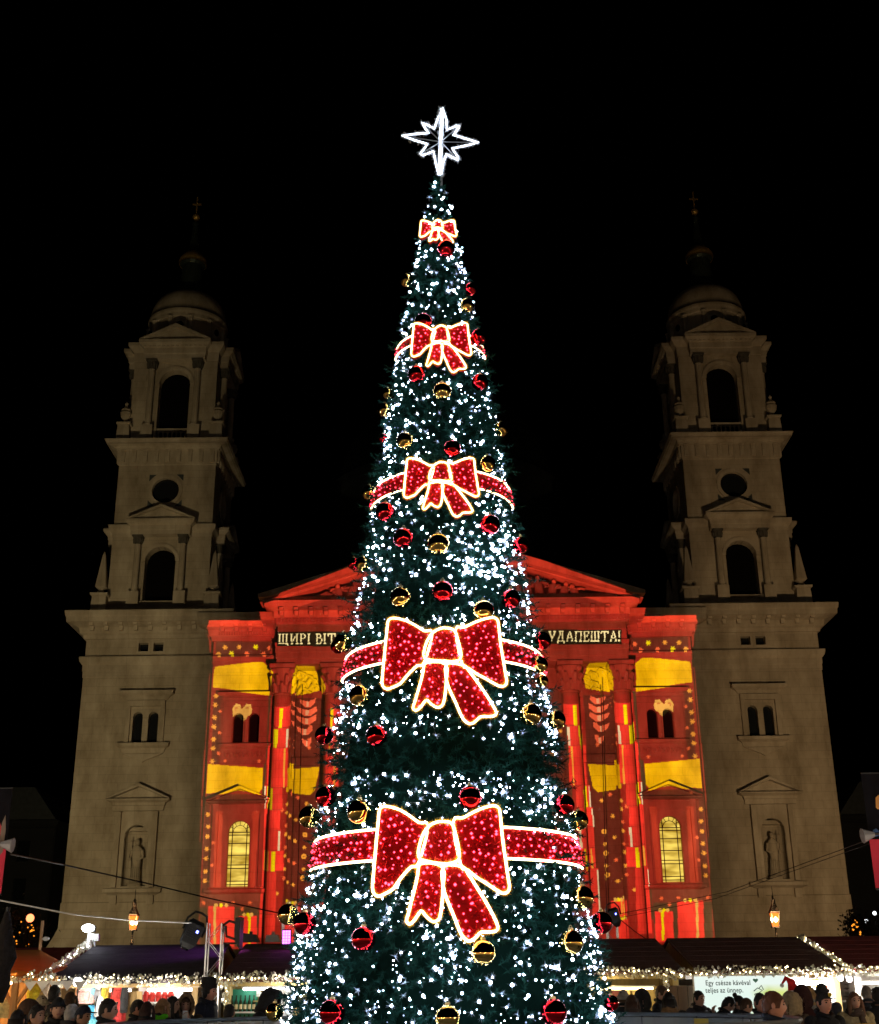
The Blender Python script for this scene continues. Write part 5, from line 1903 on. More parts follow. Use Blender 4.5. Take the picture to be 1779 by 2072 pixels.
def body_mesh(pose, lean, skin):
    key_ = (pose, lean, skin.name)
    if key_ in BODIES:
        return BODIES[key_]
    P, Ed, Ra = [], [], []

    def vx(p, r, par=None):
        P.append(p)
        Ra.append(r)
        if par is not None:
            Ed.append((par, len(P) - 1))
        return len(P) - 1
    pel = vx((0, 0, 0.95), (0.125, 0.10))
    for s in (-1, 1):
        hip = vx((s * 0.09, 0, 0.86), (0.085, 0.085), pel)
        kn = vx((s * 0.10, -0.015, 0.49), (0.058, 0.058), hip)
        an = vx((s * 0.10, 0.02, 0.09), (0.04, 0.04), kn)
        vx((s * 0.115, -0.14, 0.035), (0.035, 0.03), an)
    ab = vx((0, 0.0, 1.13), (0.115, 0.09), pel)
    ch = vx((0, 0.01, 1.32), (0.135, 0.10), ab)
    nk = vx((0, 0.015, 1.46), (0.055, 0.055), ch)
    vx((0, 0.005, 1.56), (0.05, 0.055), nk)
    A = arms(pose)
    for s in (-1, 1):
        sh = vx(A[s][0], (0.06, 0.06), ch)
        el = vx(A[s][1], (0.042, 0.042), sh)
        wr = vx(A[s][2], (0.026, 0.026), el)
        e, w_ = Vector(A[s][1]), Vector(A[s][2])
        d = (w_ - e).normalized()
        sd = Vector((-s, 0, 0)) if pose != 'stand' else Vector((0, -1, 0))
        sd = (sd - d * sd.dot(d)).normalized()
        nrm = d.cross(sd).normalized()
        pal = vx(tuple(w_ + d * 0.06), (0.028, 0.018), wr)
        for i, (o, l) in enumerate(((-0.028, 0.062), (-0.010, 0.074), (0.010, 0.070), (0.028, 0.054))):
            k1 = w_ + d * 0.085 + sd * o
            k2 = k1 + d * l * 0.55 + nrm * 0.012 * s
            k3 = k2 + d * l * 0.30 + nrm * 0.03 * s
            f1 = vx(tuple(k1), (0.0095, 0.0095), pal)
            f2 = vx(tuple(k2), (0.0085, 0.0085), f1)
            vx(tuple(k3), (0.007, 0.007), f2)
        t1 = vx(tuple(w_ + d * 0.04 + sd * 0.038), (0.0105, 0.0105), pal)
        vx(tuple(w_ + d * 0.085 + sd * 0.055 + nrm * 0.02 * s), (0.0085, 0.0085), t1)
    me = bpy.data.meshes.new('skeleton')
    me.from_pydata(P, Ed, [])
    ob = bpy.data.objects.new('skeleton', me)
    COL.objects.link(ob)
    md = ob.modifiers.new('Skin', 'SKIN')
    md.use_smooth_shade = True
    sv = me.skin_vertices[0].data
    for i, r in enumerate(Ra):
        sv[i].radius = r
        sv[i].use_root = (i == 0)
    s2 = ob.modifiers.new('Subdivision', 'SUBSURF')
    s2.levels = s2.render_levels = 1
    dg = bpy.context.evaluated_depsgraph_get()
    ev = bpy.data.meshes.new_from_object(ob.evaluated_get(dg))
    bpy.data.objects.remove(ob)
    b = MB()
    b.add([tuple(v.co) for v in ev.vertices], [tuple(p.vertices) for p in ev.polygons], 0)
    head(b)
    b.v = [warp(v, lean) for v in b.v]
    BODIES[key_] = b.mesh('body', [skin, EYE_, LIP], smooth=True)
    return BODIES[key_]


def shell(b, front, back, zlo, k, rough=0.0, seg=22, rings=12, ztop=1.0):
    """part of a scaled head surface: everything above a line rising from back to front"""
    vs, fs = [], []
    rq_ = random.Random(int(front * 100 + back * 77))
    for i in range(rings + 1):
        for j in range(seg):
            a = 2 * math.pi * j / seg
            cs = -math.cos(a)                       # -1 front ... 1 back
            lo = front + (back - front) * (cs + 1) / 2
            if abs(cs) < 0.45:
                lo = min(lo, front + (back - front) * 0.62)
            z = lo + (ztop - lo) * i / rings
            z = max(-0.98, min(0.999, z))
            r = math.sqrt(max(0.0004, 1 - z * z))
            kk = k * (1 + rough * rq_.uniform(-1, 1))
            vs.append((HC.x + math.sin(a) * r * HS[0] * kk, HC.y + 0.004 - math.cos(a) * r * HS[1] * kk, HC.z + z * HS[2] * kk))
    # note: a = 0 is the front
    for i in range(rings):
        for j in range(seg):
            p, q = i * seg + j, i * seg + (j + 1) % seg
            fs.append((p, q, q + seg, p + seg))
    fs.append(tuple(rings * seg + j for j in range(seg)))
    b.add(vs, fs)


def person(px, py, Y, face_, top, label, hair=('short', (0.03, 0.02, 0.015)), hat=None, pose='stand', lean=0, coat='short', scarf=None, skin=None, trousers=(0.02, 0.022, 0.03), grow=1.0, glasses=False):
    """px, py: photo position of the middle of the head"""
    p = at(px, py + 5, Y)
    hz = HC.z if not lean else warp(tuple(HC), lean)[2]
    s = max(0.88, min(1.13, p.z / hz)) * grow
    t = thing('person', label, 'person', (0, 0, 0))
    skin = skin or SKIN
    o = bpy.data.objects.new('body', body_mesh(pose, lean, skin))
    COL.objects.link(o)
    o.parent = t
    rq_ = random.Random(int(px * 3 + py))

    def put(b, nm, m_, smooth=True):
        b.v = [warp(v, lean) for v in b.v]
        return b.build(nm, m_, t, smooth)
    # jacket or coat
    hem = 0.80 if coat == 'short' else 0.52
    b = MB()
    fl = 0.03 if coat != 'short' else 0.0
    secs = [(0, 0.005, hem, 0.185 + fl, 0.145 + fl), (0, 0.005, 0.95, 0.18, 0.14), (0, 0.0, 1.08, 0.17, 0.13), (0, 0.0, 1.22, 0.185, 0.14), (0, 0.005, 1.34, 0.20, 0.142), (0, 0.01, 1.41, 0.195, 0.125), (0, 0.015, 1.455, 0.12, 0.10), (0, 0.012, 1.49, 0.082, 0.085)]
    b.loft(secs, 0, 18)
    A = arms(pose)
    for sd in (-1, 1):
        a0, a1, a2 = [Vector(q) for q in A[sd]]
        mid = (a0 + a1) / 2
        m2 = (a1 + a2) / 2
        b.ball(tuple(a0), 0.08, 10, 7)
        b.tube([a0 + Vector((-0.03 * sd, 0, 0.02)), mid, a1, m2, a1 + (a2 - a1) * 0.97], [0.085, 0.07, 0.064, 0.056, 0.048], 10)
    put(b, 'jacket', cmat(top))
    b = MB()
    b.tube([(-0.055, -0.085, 1.475), (0.0, -0.10, 1.45), (0.055, -0.085, 1.475), (0.09, 0.0, 1.50), (0.06, 0.085, 1.52), (-0.06, 0.085, 1.52), (-0.09, 0.0, 1.50)], 0.024, 7, True)
    put(b, 'collar', cmat([c * 0.9 for c in top]))
    # trousers and shoes
    b = MB()
    b.loft([(0, 0, 0.80, 0.16, 0.125), (0, 0, 0.9, 0.165, 0.125), (0, 0, 0.98, 0.15, 0.115)], 0, 14)
    for sd in (-1, 1):
        b.tube([(sd * 0.085, 0, 0.88), (sd * 0.095, -0.008, 0.68), (sd * 0.10, -0.015, 0.49), (sd * 0.10, 0.0, 0.28), (sd * 0.10, 0.018, 0.09)], [0.098, 0.085, 0.07, 0.066, 0.06], 10)
    b.build('trousers', cmat(trousers), t, True)
    for sd in (-1, 1):
        b = MB()
        b.loft([(sd * 0.112, -0.05, 0.0, 0.048, 0.135), (sd * 0.112, -0.05, 0.03, 0.05, 0.137), (sd * 0.11, -0.03, 0.07, 0.045, 0.10), (sd * 0.105, 0.02, 0.12, 0.045, 0.05)], 0, 12)
        b.build('shoe', cmat((0.02, 0.017, 0.015), 0.5, 'leather'), t, True)
    # hair
    kind, hc = hair
    hm = cmat(hc, 0.6, 'hair')
    if kind != 'none':
        b = MB()
        fr_, bk_ = (0.52, -0.55) if kind in ('short', 'crop') else (0.55, -0.75)
        shell(b, fr_, bk_, 0, 1.10 if kind != 'crop' else 1.045, 0.02)
        if kind == 'fringe':
            for i in range(7):
                a = -0.9 + 0.3 * i
                b.ball((math.sin(a) * 0.075, HC.y - math.cos(a) * 0.092, HC.z + 0.066), 0.03, 7, 5, 0, (1, 0.6, 0.9))
        if kind == 'short':
            for i in range(16):
                a = rq_.uniform(0, 6.28)
                q = rq_.uniform(0.1, 0.8)
                b.ball((math.sin(a) * 0.075 * q, HC.y + 0.01 + math.cos(a) * 0.09 * q, HC.z + 0.118 * math.sqrt(max(0, 1 - q * q))), 0.022, 6, 4, 0, (1.2, 1.2, 0.7))
        if kind == 'long':
            b.loft([(0, HC.y + 0.050, HC.z + 0.03, 0.088, 0.062), (0, HC.y + 0.055, HC.z - 0.08, 0.092, 0.062), (0, HC.y + 0.075, HC.z - 0.18, 0.105, 0.058), (0, HC.y + 0.10, HC.z - 0.28, 0.10, 0.045), (0, HC.y + 0.11, HC.z - 0.38, 0.06, 0.025)], 0, 14)
            for sd in (-1, 1):
                b.tube([(sd * 0.066, HC.y - 0.045, HC.z + 0.07), (sd * 0.087, HC.y - 0.035, HC.z - 0.02), (sd * 0.092, HC.y - 0.045, HC.z - 0.14), (sd * 0.085, HC.y - 0.075, HC.z - 0.27)], [0.016, 0.026, 0.030, 0.016], 7)
        if kind == 'bun':
            b.ball((0, HC.y + 0.06, HC.z + 0.13), 0.042, 9, 7)
        put(b, 'hair', hm)
    if hat:
        hk, hcl = hat[0], hat[1]
        b = MB()
        if hk == 'beanie':
            shell(b, 0.36, -0.05, 0, 1.17, 0.012)
            b.tube([(0.092 * math.sin(a), HC.y + 0.005 - 0.112 * math.cos(a), HC.z + 0.042 - 0.022 * (1 - math.cos(a)) * 0.9) for a in [i * 0.3927 for i in range(16)]], 0.017, 6, True)
            put(b, 'hat', cmat(hcl))
        elif hk == 'tall':
            shell(b, 0.40, 0.1, 0, 1.14, 0.0)
            b.loft([(0, HC.y + 0.01, HC.z + 0.07, 0.09, 0.11), (0, HC.y + 0.01, HC.z + 0.17, 0.092, 0.11), (0, HC.y + 0.02, HC.z + 0.20, 0.07, 0.09)], 0, 14)
            for sd in (-1, 1):
                b.ball((sd * 0.088, HC.y + 0.02, HC.z - 0.02), 0.045, 8, 6, 0, (0.4, 0.9, 1.3))
            put(b, 'hat', cmat(hcl))
        elif hk in ('cap', 'patchcap'):
            shell(b, 0.42, 0.05, 0, 1.14, 0.0)
            b.loft([(0, HC.y - 0.115, HC.z + 0.052, 0.07, 0.06), (0, HC.y - 0.11, HC.z + 0.062, 0.074, 0.066)], 0, 12)
            ht = put(b, 'hat', cmat(hcl))
            if hk == 'patchcap':
                b = MB()
                b.ball((0.02, HC.y - 0.098, HC.z + 0.095), 0.03, 8, 6, 0, (1.0, 0.4, 0.8))
                put(b, 'badge', cmat((0.7, 0.45, 0.05)))
        elif hk in ('hood', 'furhood'):
            # an open cowl round the head
            vs, fs = [], []
            prof_ = [(-0.115, 0.86), (-0.125, 1.12), (-0.06, 1.26), (0.03, 1.32), (0.09, 1.18), (0.13, 0.7), (0.145, 0.05)]
            sg = 20
            for yy, k_ in prof_:
                for j in range(sg):
                    a = 2 * math.pi * j / sg
                    zz = math.cos(a)
                    dz = 0.135 * k_ if zz > 0 else 0.15
                    vs.append((math.sin(a) * 0.098 * k_ * (1 if zz > 0 else 1 + 0.35 * -zz), HC.y + yy + (0.02 if zz < -0.5 else 0), HC.z - 0.005 + zz * dz))
            for i in range(len(prof_) - 1):
                for j in range(sg):
                    p_, q_ = i * sg + j, i * sg + (j + 1) % sg
                    fs.append((p_, q_, q_ + sg, p_ + sg))
            b.add(vs, fs)
            hd = put(b, 'hood', cmat(hcl))
            if hk == 'furhood':
                b = MB()
                for i in range(60):
                    a = 2 * math.pi * i / 60
                    b.ball((math.sin(a) * 0.108 + rq_.gauss(0, 0.006), HC.y - 0.12 + rq_.gauss(0, 0.01), HC.z - 0.01 + math.cos(a) * (0.145 if math.cos(a) > 0 else 0.16)), rq_.uniform(0.018, 0.03), 5, 4)
                put(b, 'fur_trim', cmat(hat[2], 0.95, 'fur'))
        elif hk == 'santa':
            shell(b, 0.36, 0.05, 0, 1.15, 0.0)
            b.tube([(0, HC.y + 0.01, HC.z + 0.09), (0.02, HC.y + 0.03, HC.z + 0.20), (0.09, HC.y + 0.06, HC.z + 0.25), (0.15, HC.y + 0.07, HC.z + 0.17)], [0.085, 0.06, 0.035, 0.015], 10)
            hd = put(b, 'hat', cmat(hcl))
            b = MB()
            b.tube([(0.092 * math.sin(a), HC.y + 0.005 - 0.112 * math.cos(a), HC.z + 0.05) for a in [i * 0.3927 for i in range(16)]], 0.022, 7, True)
            b.ball((0.155, HC.y + 0.07, HC.z + 0.145), 0.032, 8, 6)
            put(b, 'hat_trim', cmat((0.75, 0.72, 0.68), 0.95, 'fur'))
    if scarf:
        b = MB()
        for q in range(3):
            b.tube([((0.088 + 0.012 * q) * math.sin(a), 0.005 - (0.095 + 0.012 * q) * math.cos(a), 1.49 - 0.03 * q + 0.01 * math.sin(3 * a + q)) for a in [i * 0.3927 for i in range(16)]], 0.03, 7, True)
        b.tube([(0.03, -0.115, 1.43), (0.05, -0.15, 1.3), (0.04, -0.155, 1.12)], [0.04, 0.045, 0.04], 7)
        put(b, 'fur_collar' if scarf[0] == 'fur' else 'scarf', cmat(scarf[1], 0.95, 'wool'))
    if glasses:
        b = MB()
        for sd in (-1, 1):
            b.tube([(sd * 0.032 + 0.021 * math.cos(a), HC.y - 0.103, HC.z + 0.012 + 0.017 * math.sin(a)) for a in [i * 0.628 for i in range(10)]], 0.0028, 4, True)
            b.tube([(sd * 0.053, HC.y - 0.10, HC.z + 0.016), (sd * 0.08, HC.y, HC.z + 0.014)], 0.0026, 4)
        put(b, 'glasses', cmat((0.02, 0.02, 0.02), 0.3, 'spectacle_frame'))
    t.scale = (s, s, s)
    t.rotation_euler = (0, 0, R(face_))
    off = Matrix.Rotation(R(face_), 3, 'Z') @ Vector((0, warp(tuple(HC), lean)[1] * s, 0))
    t.location = (p.x - off.x, p.y - off.y, 0)
    return t, p, s


BK, NAVY, DKG = (0.012, 0.012, 0.014), (0.012, 0.016, 0.032), (0.03, 0.03, 0.032)
DH, BH, BLH, GRY = (0.012, 0.009, 0.008), (0.055, 0.028, 0.014), (0.38, 0.24, 0.10), (0.33, 0.31, 0.29)
# ---- left crowd
person(35, 2062, 14.6, 175, BK, 'person with long dark hair seen from behind at the left edge', ('long', DH))
person(75, 2052, 15.0, 60, (0.62, 0.36, 0.03), 'person in a mustard yellow jacket with short dark hair', ('short', DH), scarf=None)
person(57, 2044, 17.0, 170, (0.05, 0.03, 0.02), 'person in a brown hood behind the yellow jacket', ('none', DH), ('hood', (0.07, 0.035, 0.02)))
person(84, 2030, 19.5, 165, (0.3, 0.22, 0.12), 'person in a beige knitted hat at the orange stall', ('short', BH), ('beanie', (0.42, 0.32, 0.18)))
person(117, 2037, 16.5, 25, BK, 'man in a black beanie and dark jacket smiling towards the camera', ('crop', DH), ('beanie', BK), pose='hold')
person(146, 2049, 16.2, 150, DKG, 'grey haired person with glasses seen from behind', ('short', GRY), glasses=True)
person(168, 2053, 15.6, 70, BK, 'man in a black cap looking down beside the grey haired person', ('crop', DH), ('cap', NAVY), lean=0.12)
person(142, 2021, 20.2, 170, (0.06, 0.015, 0.015), 'dark haired person in maroon close to the hanging bags', ('long', BH))
person(110, 2008, 20.8, 170, (0.03, 0.025, 0.022), 'tall dark figure below the round white lamp of the bag stall', ('short', DH))
person(219, 2040, 15.4, 95, BK, 'dark haired man in black in profile in front of the blue bag', ('short', DH), coat='long')
person(279, 2037, 18.8, 100, BK, 'short haired man in black in profile by the wooden post', ('short', DH), skin=SKIN2)
person(297, 2041, 18.6, 165, BK, 'woman with long dark hair from behind next to the short haired man', ('long', (0.03, 0.012, 0.01)))
t, p, s = person(329, 2035, 18.9, 140, (0.02, 0.02, 0.02), 'woman with long fair hair and a bright green collar', ('long', (0.30, 0.16, 0.07)), scarf=('wool', (0.15, 0.75, 0.02)))
person(349, 2030, 19.6, 80, BK, 'dark haired woman in profile beside the fair haired woman', ('long', DH))
t, p, s = person(376, 2029, 20.0, 10, (0.06, 0.045, 0.03), 'woman in a brown fur trimmed hood looking at a phone', ('fringe', BH), ('furhood', (0.05, 0.035, 0.025), (0.16, 0.10, 0.055)), pose='phone')
ph = thing('phone', 'white phone in the hand of the woman in the fur hood', 'phone', (p.x, p.y, p.z))
b = MB()
q = Vector((p.x + 0.055 * s, p.y - 0.30 * s, p.z - 0.14 * s))
b.box(q.x - 0.036, q.x + 0.036, q.y - 0.006, q.y + 0.006, q.z - 0.07, q.z + 0.07)
b.build('case', WHITEP, ph)
b = MB()
b.box(q.x - 0.032, q.x + 0.032, q.y + 0.0065, q.y + 0.008, q.z - 0.064, q.z + 0.064)
b.build('screen', emis('phone_screen', (0.8, 0.85, 1), 0.8), ph)
person(423, 2003, 20.6, 75, NAVY, 'tall man in a black uniform jacket and tall black hat', ('crop', DH), ('tall', BK), grow=1.0, skin=SKIN2)
person(464, 2046, 18.8, 170, BK, 'dark head bending at the green bottle stall', ('short', DH))
person(545, 2022, 18.2, 80, BK, 'man in a black hood leaning beside the tree', ('none', DH), ('hood', BK), lean=0.25)
# ---- right crowd
person(1262, 2016, 21.2, 170, BK, 'person in a grey knitted hat by the dark red door', ('short', BH), ('beanie', (0.26, 0.23, 0.2)))
person(1279, 2026, 19.2, 165, (0.05, 0.03, 0.02), 'woman with long brown hair in front of the knitted hat', ('long', (0.05, 0.022, 0.012)))
person(1300, 2019, 20.0, 175, BK, 'person in a black hood from behind before the yellow boards', ('none', DH), ('hood', BK), coat='long')
person(1340, 2007, 22.0, 60, BK, 'dark haired man in profile under the end of the yellow boards', ('short', BH))
person(1354, 2021, 20.0, 170, (0.03, 0.022, 0.02), 'dark haired woman with a brown fur collar seen from behind', ('long', DH), scarf=('fur', (0.22, 0.12, 0.05)))
person(1415, 2017, 21.5, 35, (0.03, 0.025, 0.03), 'dark haired man eating left of the poster', ('short', DH), pose='phone')
person(1474, 2029, 20.4, 95, BK, 'person in black bent forward below the poster', ('short', DH), lean=0.45)
person(1496, 2026, 21.4, 60, BK, 'woman with a dark hair bun below the poster', ('bun', DH), pose='hold')
person(1511, 2032, 20.2, 100, BK, 'dark haired man looking down next to the hair bun', ('short', BH), lean=0.15)
person(1540, 2026, 17.4, 20, BK, 'dark haired man facing the camera below the middle of the poster', ('short', DH), skin=SKIN2)
person(1567, 2031, 12.4, 80, (0.012, 0.018, 0.03), 'man with reddish brown hair and navy jacket in profile, nearest of the crowd', ('short', (0.10, 0.035, 0.014)), skin=SKIN2, grow=1.0)
person(1601, 2027, 18.0, 150, (0.12, 0.08, 0.05), 'person in a beige fur hat by the right end of the poster', ('short', BH), ('furhood', (0.25, 0.18, 0.10), (0.30, 0.22, 0.14)))
person(1607, 2009, 21.8, 150, (0.3, 0.25, 0.18), 'person in a red Santa hat at the bright stall', ('short', GRY), ('santa', (0.55, 0.015, 0.015)))
person(1624, 2014, 18.4, 170, (0.035, 0.008, 0.008), 'tall person in a dark maroon hood before the bright stall', ('none', DH), ('hood', (0.03, 0.008, 0.008)), coat='long')
person(1638, 2008, 20.6, 160, (0.25, 0.24, 0.22), 'blonde woman at the counter of the bright stall', ('long', BLH))
person(1664, 2004, 20.6, 150, (0.03, 0.03, 0.04), 'person in a dark grey beanie behind the peaked cap', ('short', DH), ('beanie', (0.03, 0.03, 0.035)))
person(1668, 2026, 15.4, 20, BK, 'man in a dark cap with a yellow badge looking at the camera', ('crop', DH), ('patchcap', (0.025, 0.022, 0.02)), skin=SKIN2)
t, p, s = person(1729, 2022, 18.2, 5, (0.36, 0.29, 0.16), 'woman with long hair, brown scarf and beige coat carrying a tray', ('long', (0.12, 0.055, 0.03)), scarf=('wool', (0.07, 0.045, 0.035)), pose='hold')
tr = thing('food_tray', 'paper tray of yellow food held by the woman in the beige coat', 'food tray', (p.x, p.y, p.z))
q = Vector((p.x, p.y - 0.33 * s, p.z - 0.36 * s))
b = MB()
b.taper(q.x, q.y, q.z, q.z + 0.05, 0.13, 0.15, 0.07, 0.085)
b.build('tray', WHITEP, tr)
b = MB()
for i in range(14):
    b.tube([(q.x + uni(-0.11, 0.11), q.y + uni(-0.05, 0.05), q.z + 0.05), (q.x + uni(-0.12, 0.12), q.y + uni(-0.06, 0.06), q.z + 0.085)], 0.014, 5)
b.build('chips', mat('fried_potato', (0.7, 0.42, 0.05), 0.6), tr, kind='stuff')
person(1754, 2007, 20.8, 175, (0.02, 0.024, 0.034), 'man with cropped grey hair seen from behind by the white post', ('crop', (0.16, 0.13, 0.11)))
person(1776, 2012, 19.4, 170, BK, 'dark figure cut off by the right edge of the picture', ('short', DH))
# ================================================================== market stalls
BULBW = emis('warm_fairy_bulb', (1.0, 0.78, 0.38), 14)
BULBC = emis('white_fairy_bulb', (1.0, 0.95, 0.85), 16)
TUBEW = emis('white_lamp_tube', (1.0, 0.96, 0.88), STALL_TUBE)
TUBEY = emis('warm_lamp_tube', (1.0, 0.70, 0.30), STALL_TUBE)
ORD = ['first', 'second', 'third', 'fourth', 'fifth', 'sixth', 'seventh']
GARL = mat('silver_garland', (0.62, 0.60, 0.50), 0.45, 0.2, 0.2, 9, 0, None, 0.5, 0.35)


def garland(path, label, warm=0.6, r=0.075, dens=210, group='lit tinsel garlands on the stalls', simple=False, origin=None):
    t = thing('garland', label, 'garland', origin or tuple(path[0]), group)
    rq_ = random.Random(int(abs(path[0][0] * 131 + path[0][1] * 17) + len(path)))
    v, c, d_ = MB(), MB(), MB()
    for (a, b_) in zip(path, path[1:]):
        a, b_ = Vector(a), Vector(b_)
        L = (b_ - a).length
        ax = (b_ - a).normalized()
        for i in range(int(L * dens * (0.3 if simple else 1))):
            p = a + ax * rq_.uniform(0, L)
            ph = rq_.uniform(0, 6.283)
            o1 = ax.orthogonal().normalized()
            o2 = ax.cross(o1)
            sag = 0.018 * math.sin(p.x * 9) + 0.012 * math.sin(p.x * 23)
            out = o1 * math.cos(ph) + o2 * math.sin(ph)
            p = p + out * rq_.uniform(0, r * 0.7) + Vector((0, 0, sag))
            dd = (out + ax * rq_.gauss(0, 0.6) + Vector((0, 0, rq_.gauss(0, 0.3)))).normalized()
            sd = dd.cross(Vector((rq_.gauss(0, 1), rq_.gauss(0, 1), rq_.gauss(0, 1)))).normalized()
            l = rq_.uniform(0.03, 0.075)
            wd = l * 0.45
            v.add([p, p + dd * l * 0.6 + sd * wd, p + dd * l, p + dd * l * 0.6 - sd * wd], [(0, 1, 2, 3)])
        for i in range(int(L * (8 if simple else 15))):
            p = a + ax * (L * (i + rq_.random()) / (L * (8 if simple else 15))) + Vector((rq_.gauss(0, 0.03), -abs(rq_.gauss(0.045, 0.03)), rq_.gauss(0, 0.038)))
            (c if rq_.random() < warm else d_).octa(p, rq_.uniform(0.009, 0.018) * (1.3 if simple else 1))
    v.build('tinsel', GARL, t, kind='stuff')
    c.build('warm_bulbs', BULBW, t, kind='stuff')
    d_.build('white_bulbs', BULBC, t, kind='stuff')
    return t


def stall(x0, x1, label, roof, board, name='market_stall', Yf=23.0, eave=2.02, ridge=2.70, depth=6.0, bays=1, wallm=None, back=True, counter=True, group='wooden market stalls', local=False):
    """gabled wooden stall open to the camera"""
    cx = (x0 + x1) / 2
    t = thing(name, label, 'market stall', (0, 0, 0) if local else (cx, Yf, 0), group)
    Yr, Yb = Yf + depth / 2, Yf + depth
    wl = Yf + 0.35
    nb = 7
    # roof: two slopes of overlapping board courses
    for (ya, za, yb, zb, nm) in ((Yf, eave, Yr, ridge, 'front_roof'), (Yb, eave, Yr, ridge, 'rear_roof')):
        b = MB()
        b.add([(x0, ya, za), (x1, ya, za), (x1, yb, zb), (x0, yb, zb), (x0, ya, za - 0.05), (x1, ya, za - 0.05), (x1, yb, zb - 0.05), (x0, yb, zb - 0.05)],
              [(0, 1, 2, 3), (4, 5, 6, 7), (0, 1, 5, 4), (0, 3, 7, 4), (1, 2, 6, 5)])
        for i in range(nb):
            f_ = i / nb
            y, z = ya + (yb - ya) * f_, za + (zb - za) * f_
            s_ = 1 if yb > ya else -1
            b.add([(x0, y, z + 0.007), (x1, y, z + 0.007), (x1, y + s_ * depth / 2 / nb, z + (zb - za) / nb + 0.004), (x0, y + s_ * depth / 2 / nb, z + (zb - za) / nb + 0.004), (x0, y, z + 0.001), (x1, y, z + 0.001)],
                  [(0, 1, 2, 3), (0, 1, 5, 4)])
        b.build(nm, roof, t)
    b = MB()
    b.box(x0, x1, Yf + 0.02, Yf + 0.05, eave - 0.115, eave - 0.055)
    b.build('fascia', board, t)
    for xs in (x0 + 0.06, x1 - 0.06):
        b = MB()
        b.prism([(Yf, eave - 0.051), (Yb, eave - 0.051), (Yr, ridge - 0.052)], -0.02, 0.02)
        b.v = [(xs + q[1], q[0], q[2]) for q in b.v]
        b.build('gable', board, t)
    zt = eave - 0.12
    for i in range(bays + 1):
        xs = x0 + 0.12 + (x1 - x0 - 0.24) * i / bays
        b = MB()
        b.box(xs - 0.05, xs + 0.05, wl - 0.05, wl + 0.05, 0, zt)
        b.build('post', board, t)
    for xs in (x0 + 0.1, x1 - 0.1):
        b = MB()
        b.box(xs - 0.02, xs + 0.02, wl + 0.06, Yb - 0.4, 0, zt)
        b.build('side_wall', wallm or board, t)
    if back:
        n_ = max(3, int((x1 - x0) / 0.4))
        for i in range(n_):
            a0 = x0 + 0.13 + (x1 - x0 - 0.26) * i / n_
            a1 = x0 + 0.13 + (x1 - x0 - 0.26) * (i + 1) / n_
            b = MB()
            b.box(a0 + 0.004, a1 - 0.004, wl + 1.7, wl + 1.73 + 0.006 * (i % 2), 0, zt + 0.35)
            b.build('back_board', wallm or board, t)
    if counter:
        b = MB()
        b.box(x0 + 0.15, x1 - 0.15, wl - 0.2, wl + 0.35, 0.96, 1.01)
        b.build('counter', board, t)
        n_ = max(3, int((x1 - x0) / 0.35))
        for i in range(n_):
            a0 = x0 + 0.18 + (x1 - x0 - 0.36) * i / n_
            a1 = x0 + 0.18 + (x1 - x0 - 0.36) * (i + 1) / n_
            b = MB()
            b.box(a0 + 0.004, a1 - 0.004, wl - 0.02, wl + 0.01 + 0.006 * (i % 2), 0.02, 0.95)
            b.build('counter_board', board, t)
    return t


def lamp_tube(t, x0, x1, y, z, m_, pw=32, cl=(1, 0.93, 0.8), fy=22.72):
    b = MB()
    b.tube([(x0, y, z), (x1, y, z)], 0.02, 8)
    b.build('lamp_tube', m_, t)
    b = MB()
    b.box(x0 - 0.03, x1 + 0.03, y - 0.03, y + 0.03, z + 0.025, z + 0.05)
    b.build('lamp_batten', WHITEP, t)
    lamp('added_stall_light', 'POINT', ((x0 + x1) / 2, (y - 0.12) if fy is None else fy, z - 0.05), pw, cl, t, 0.08)  # extra point light, added to brighten the goods and the crowd


def small(name, label, cat, b, m_, group=None, parts=()):
    """a thing of one mesh, or an Empty with parts"""
    o_ = b.build(name, m_)
    tag(o_, label, cat, group)
    return o_


# ---- far left: canvas stall
cA = thing('canopy_stall', 'stall under an orange brown canvas canopy at the left edge', 'market stall', (-9.6, 24, 0))
pts_ = [at(-160, 1972, 22.6), at(85, 1972, 22.6), at(140, 1955, 24.2), at(80, 1922, 25.8), at(-160, 1924, 25.8)]
b = MB()
b.add([pts_[4], pts_[0], pts_[1], pts_[3], pts_[2]] + [q - Vector((0, 0, 0.04)) for q in (pts_[4], pts_[0], pts_[1], pts_[3], pts_[2])], [(0, 1, 2, 3), (3, 2, 4), (5, 6, 7, 8), (8, 7, 9), (1, 2, 7, 6), (2, 4, 9, 7)])
b.build('canopy', CANVAS, cA)
b = MB()
fl = [at(25, 1962, 22.5), at(60, 1968, 22.45), at(45, 1976, 22.4), at(20, 1976, 22.4)]
b.add(fl + [q + Vector((0, 0.03, 0)) for q in fl], [(0, 1, 2, 3), (4, 5, 6, 7), (0, 1, 5, 4), (1, 2, 6, 5), (2, 3, 7, 6)])
b.build('valance', CANVAS, cA)
for px in (28, -60, 105):
    p = at(px, 2030, 22.7)
    b = MB()
    b.box(p.x - 0.05, p.x + 0.05, 22.65, 22.75, 0, 2.1)
    b.build('post', WOODO, cA)
    if px == 28:
        b = MB()
        for s in (-1, 1):
            b.tube([(p.x, 22.7, 1.6), (p.x + s * 0.28, 22.7, 2.05)], 0.035, 4)
        b.build('brace', WOODO, cA)
for i in range(8):
    b = MB()
    x0_ = -10.4 + i * 0.42
    b.box(x0_, x0_ + 0.412, 25.0, 25.03 + 0.006 * (i % 2), 0, 2.1)
    b.build('back_board', WOODO, cA)
b = MB()
b.box(-10.4, -7.2, 22.8, 23.4, 0.9, 0.96)
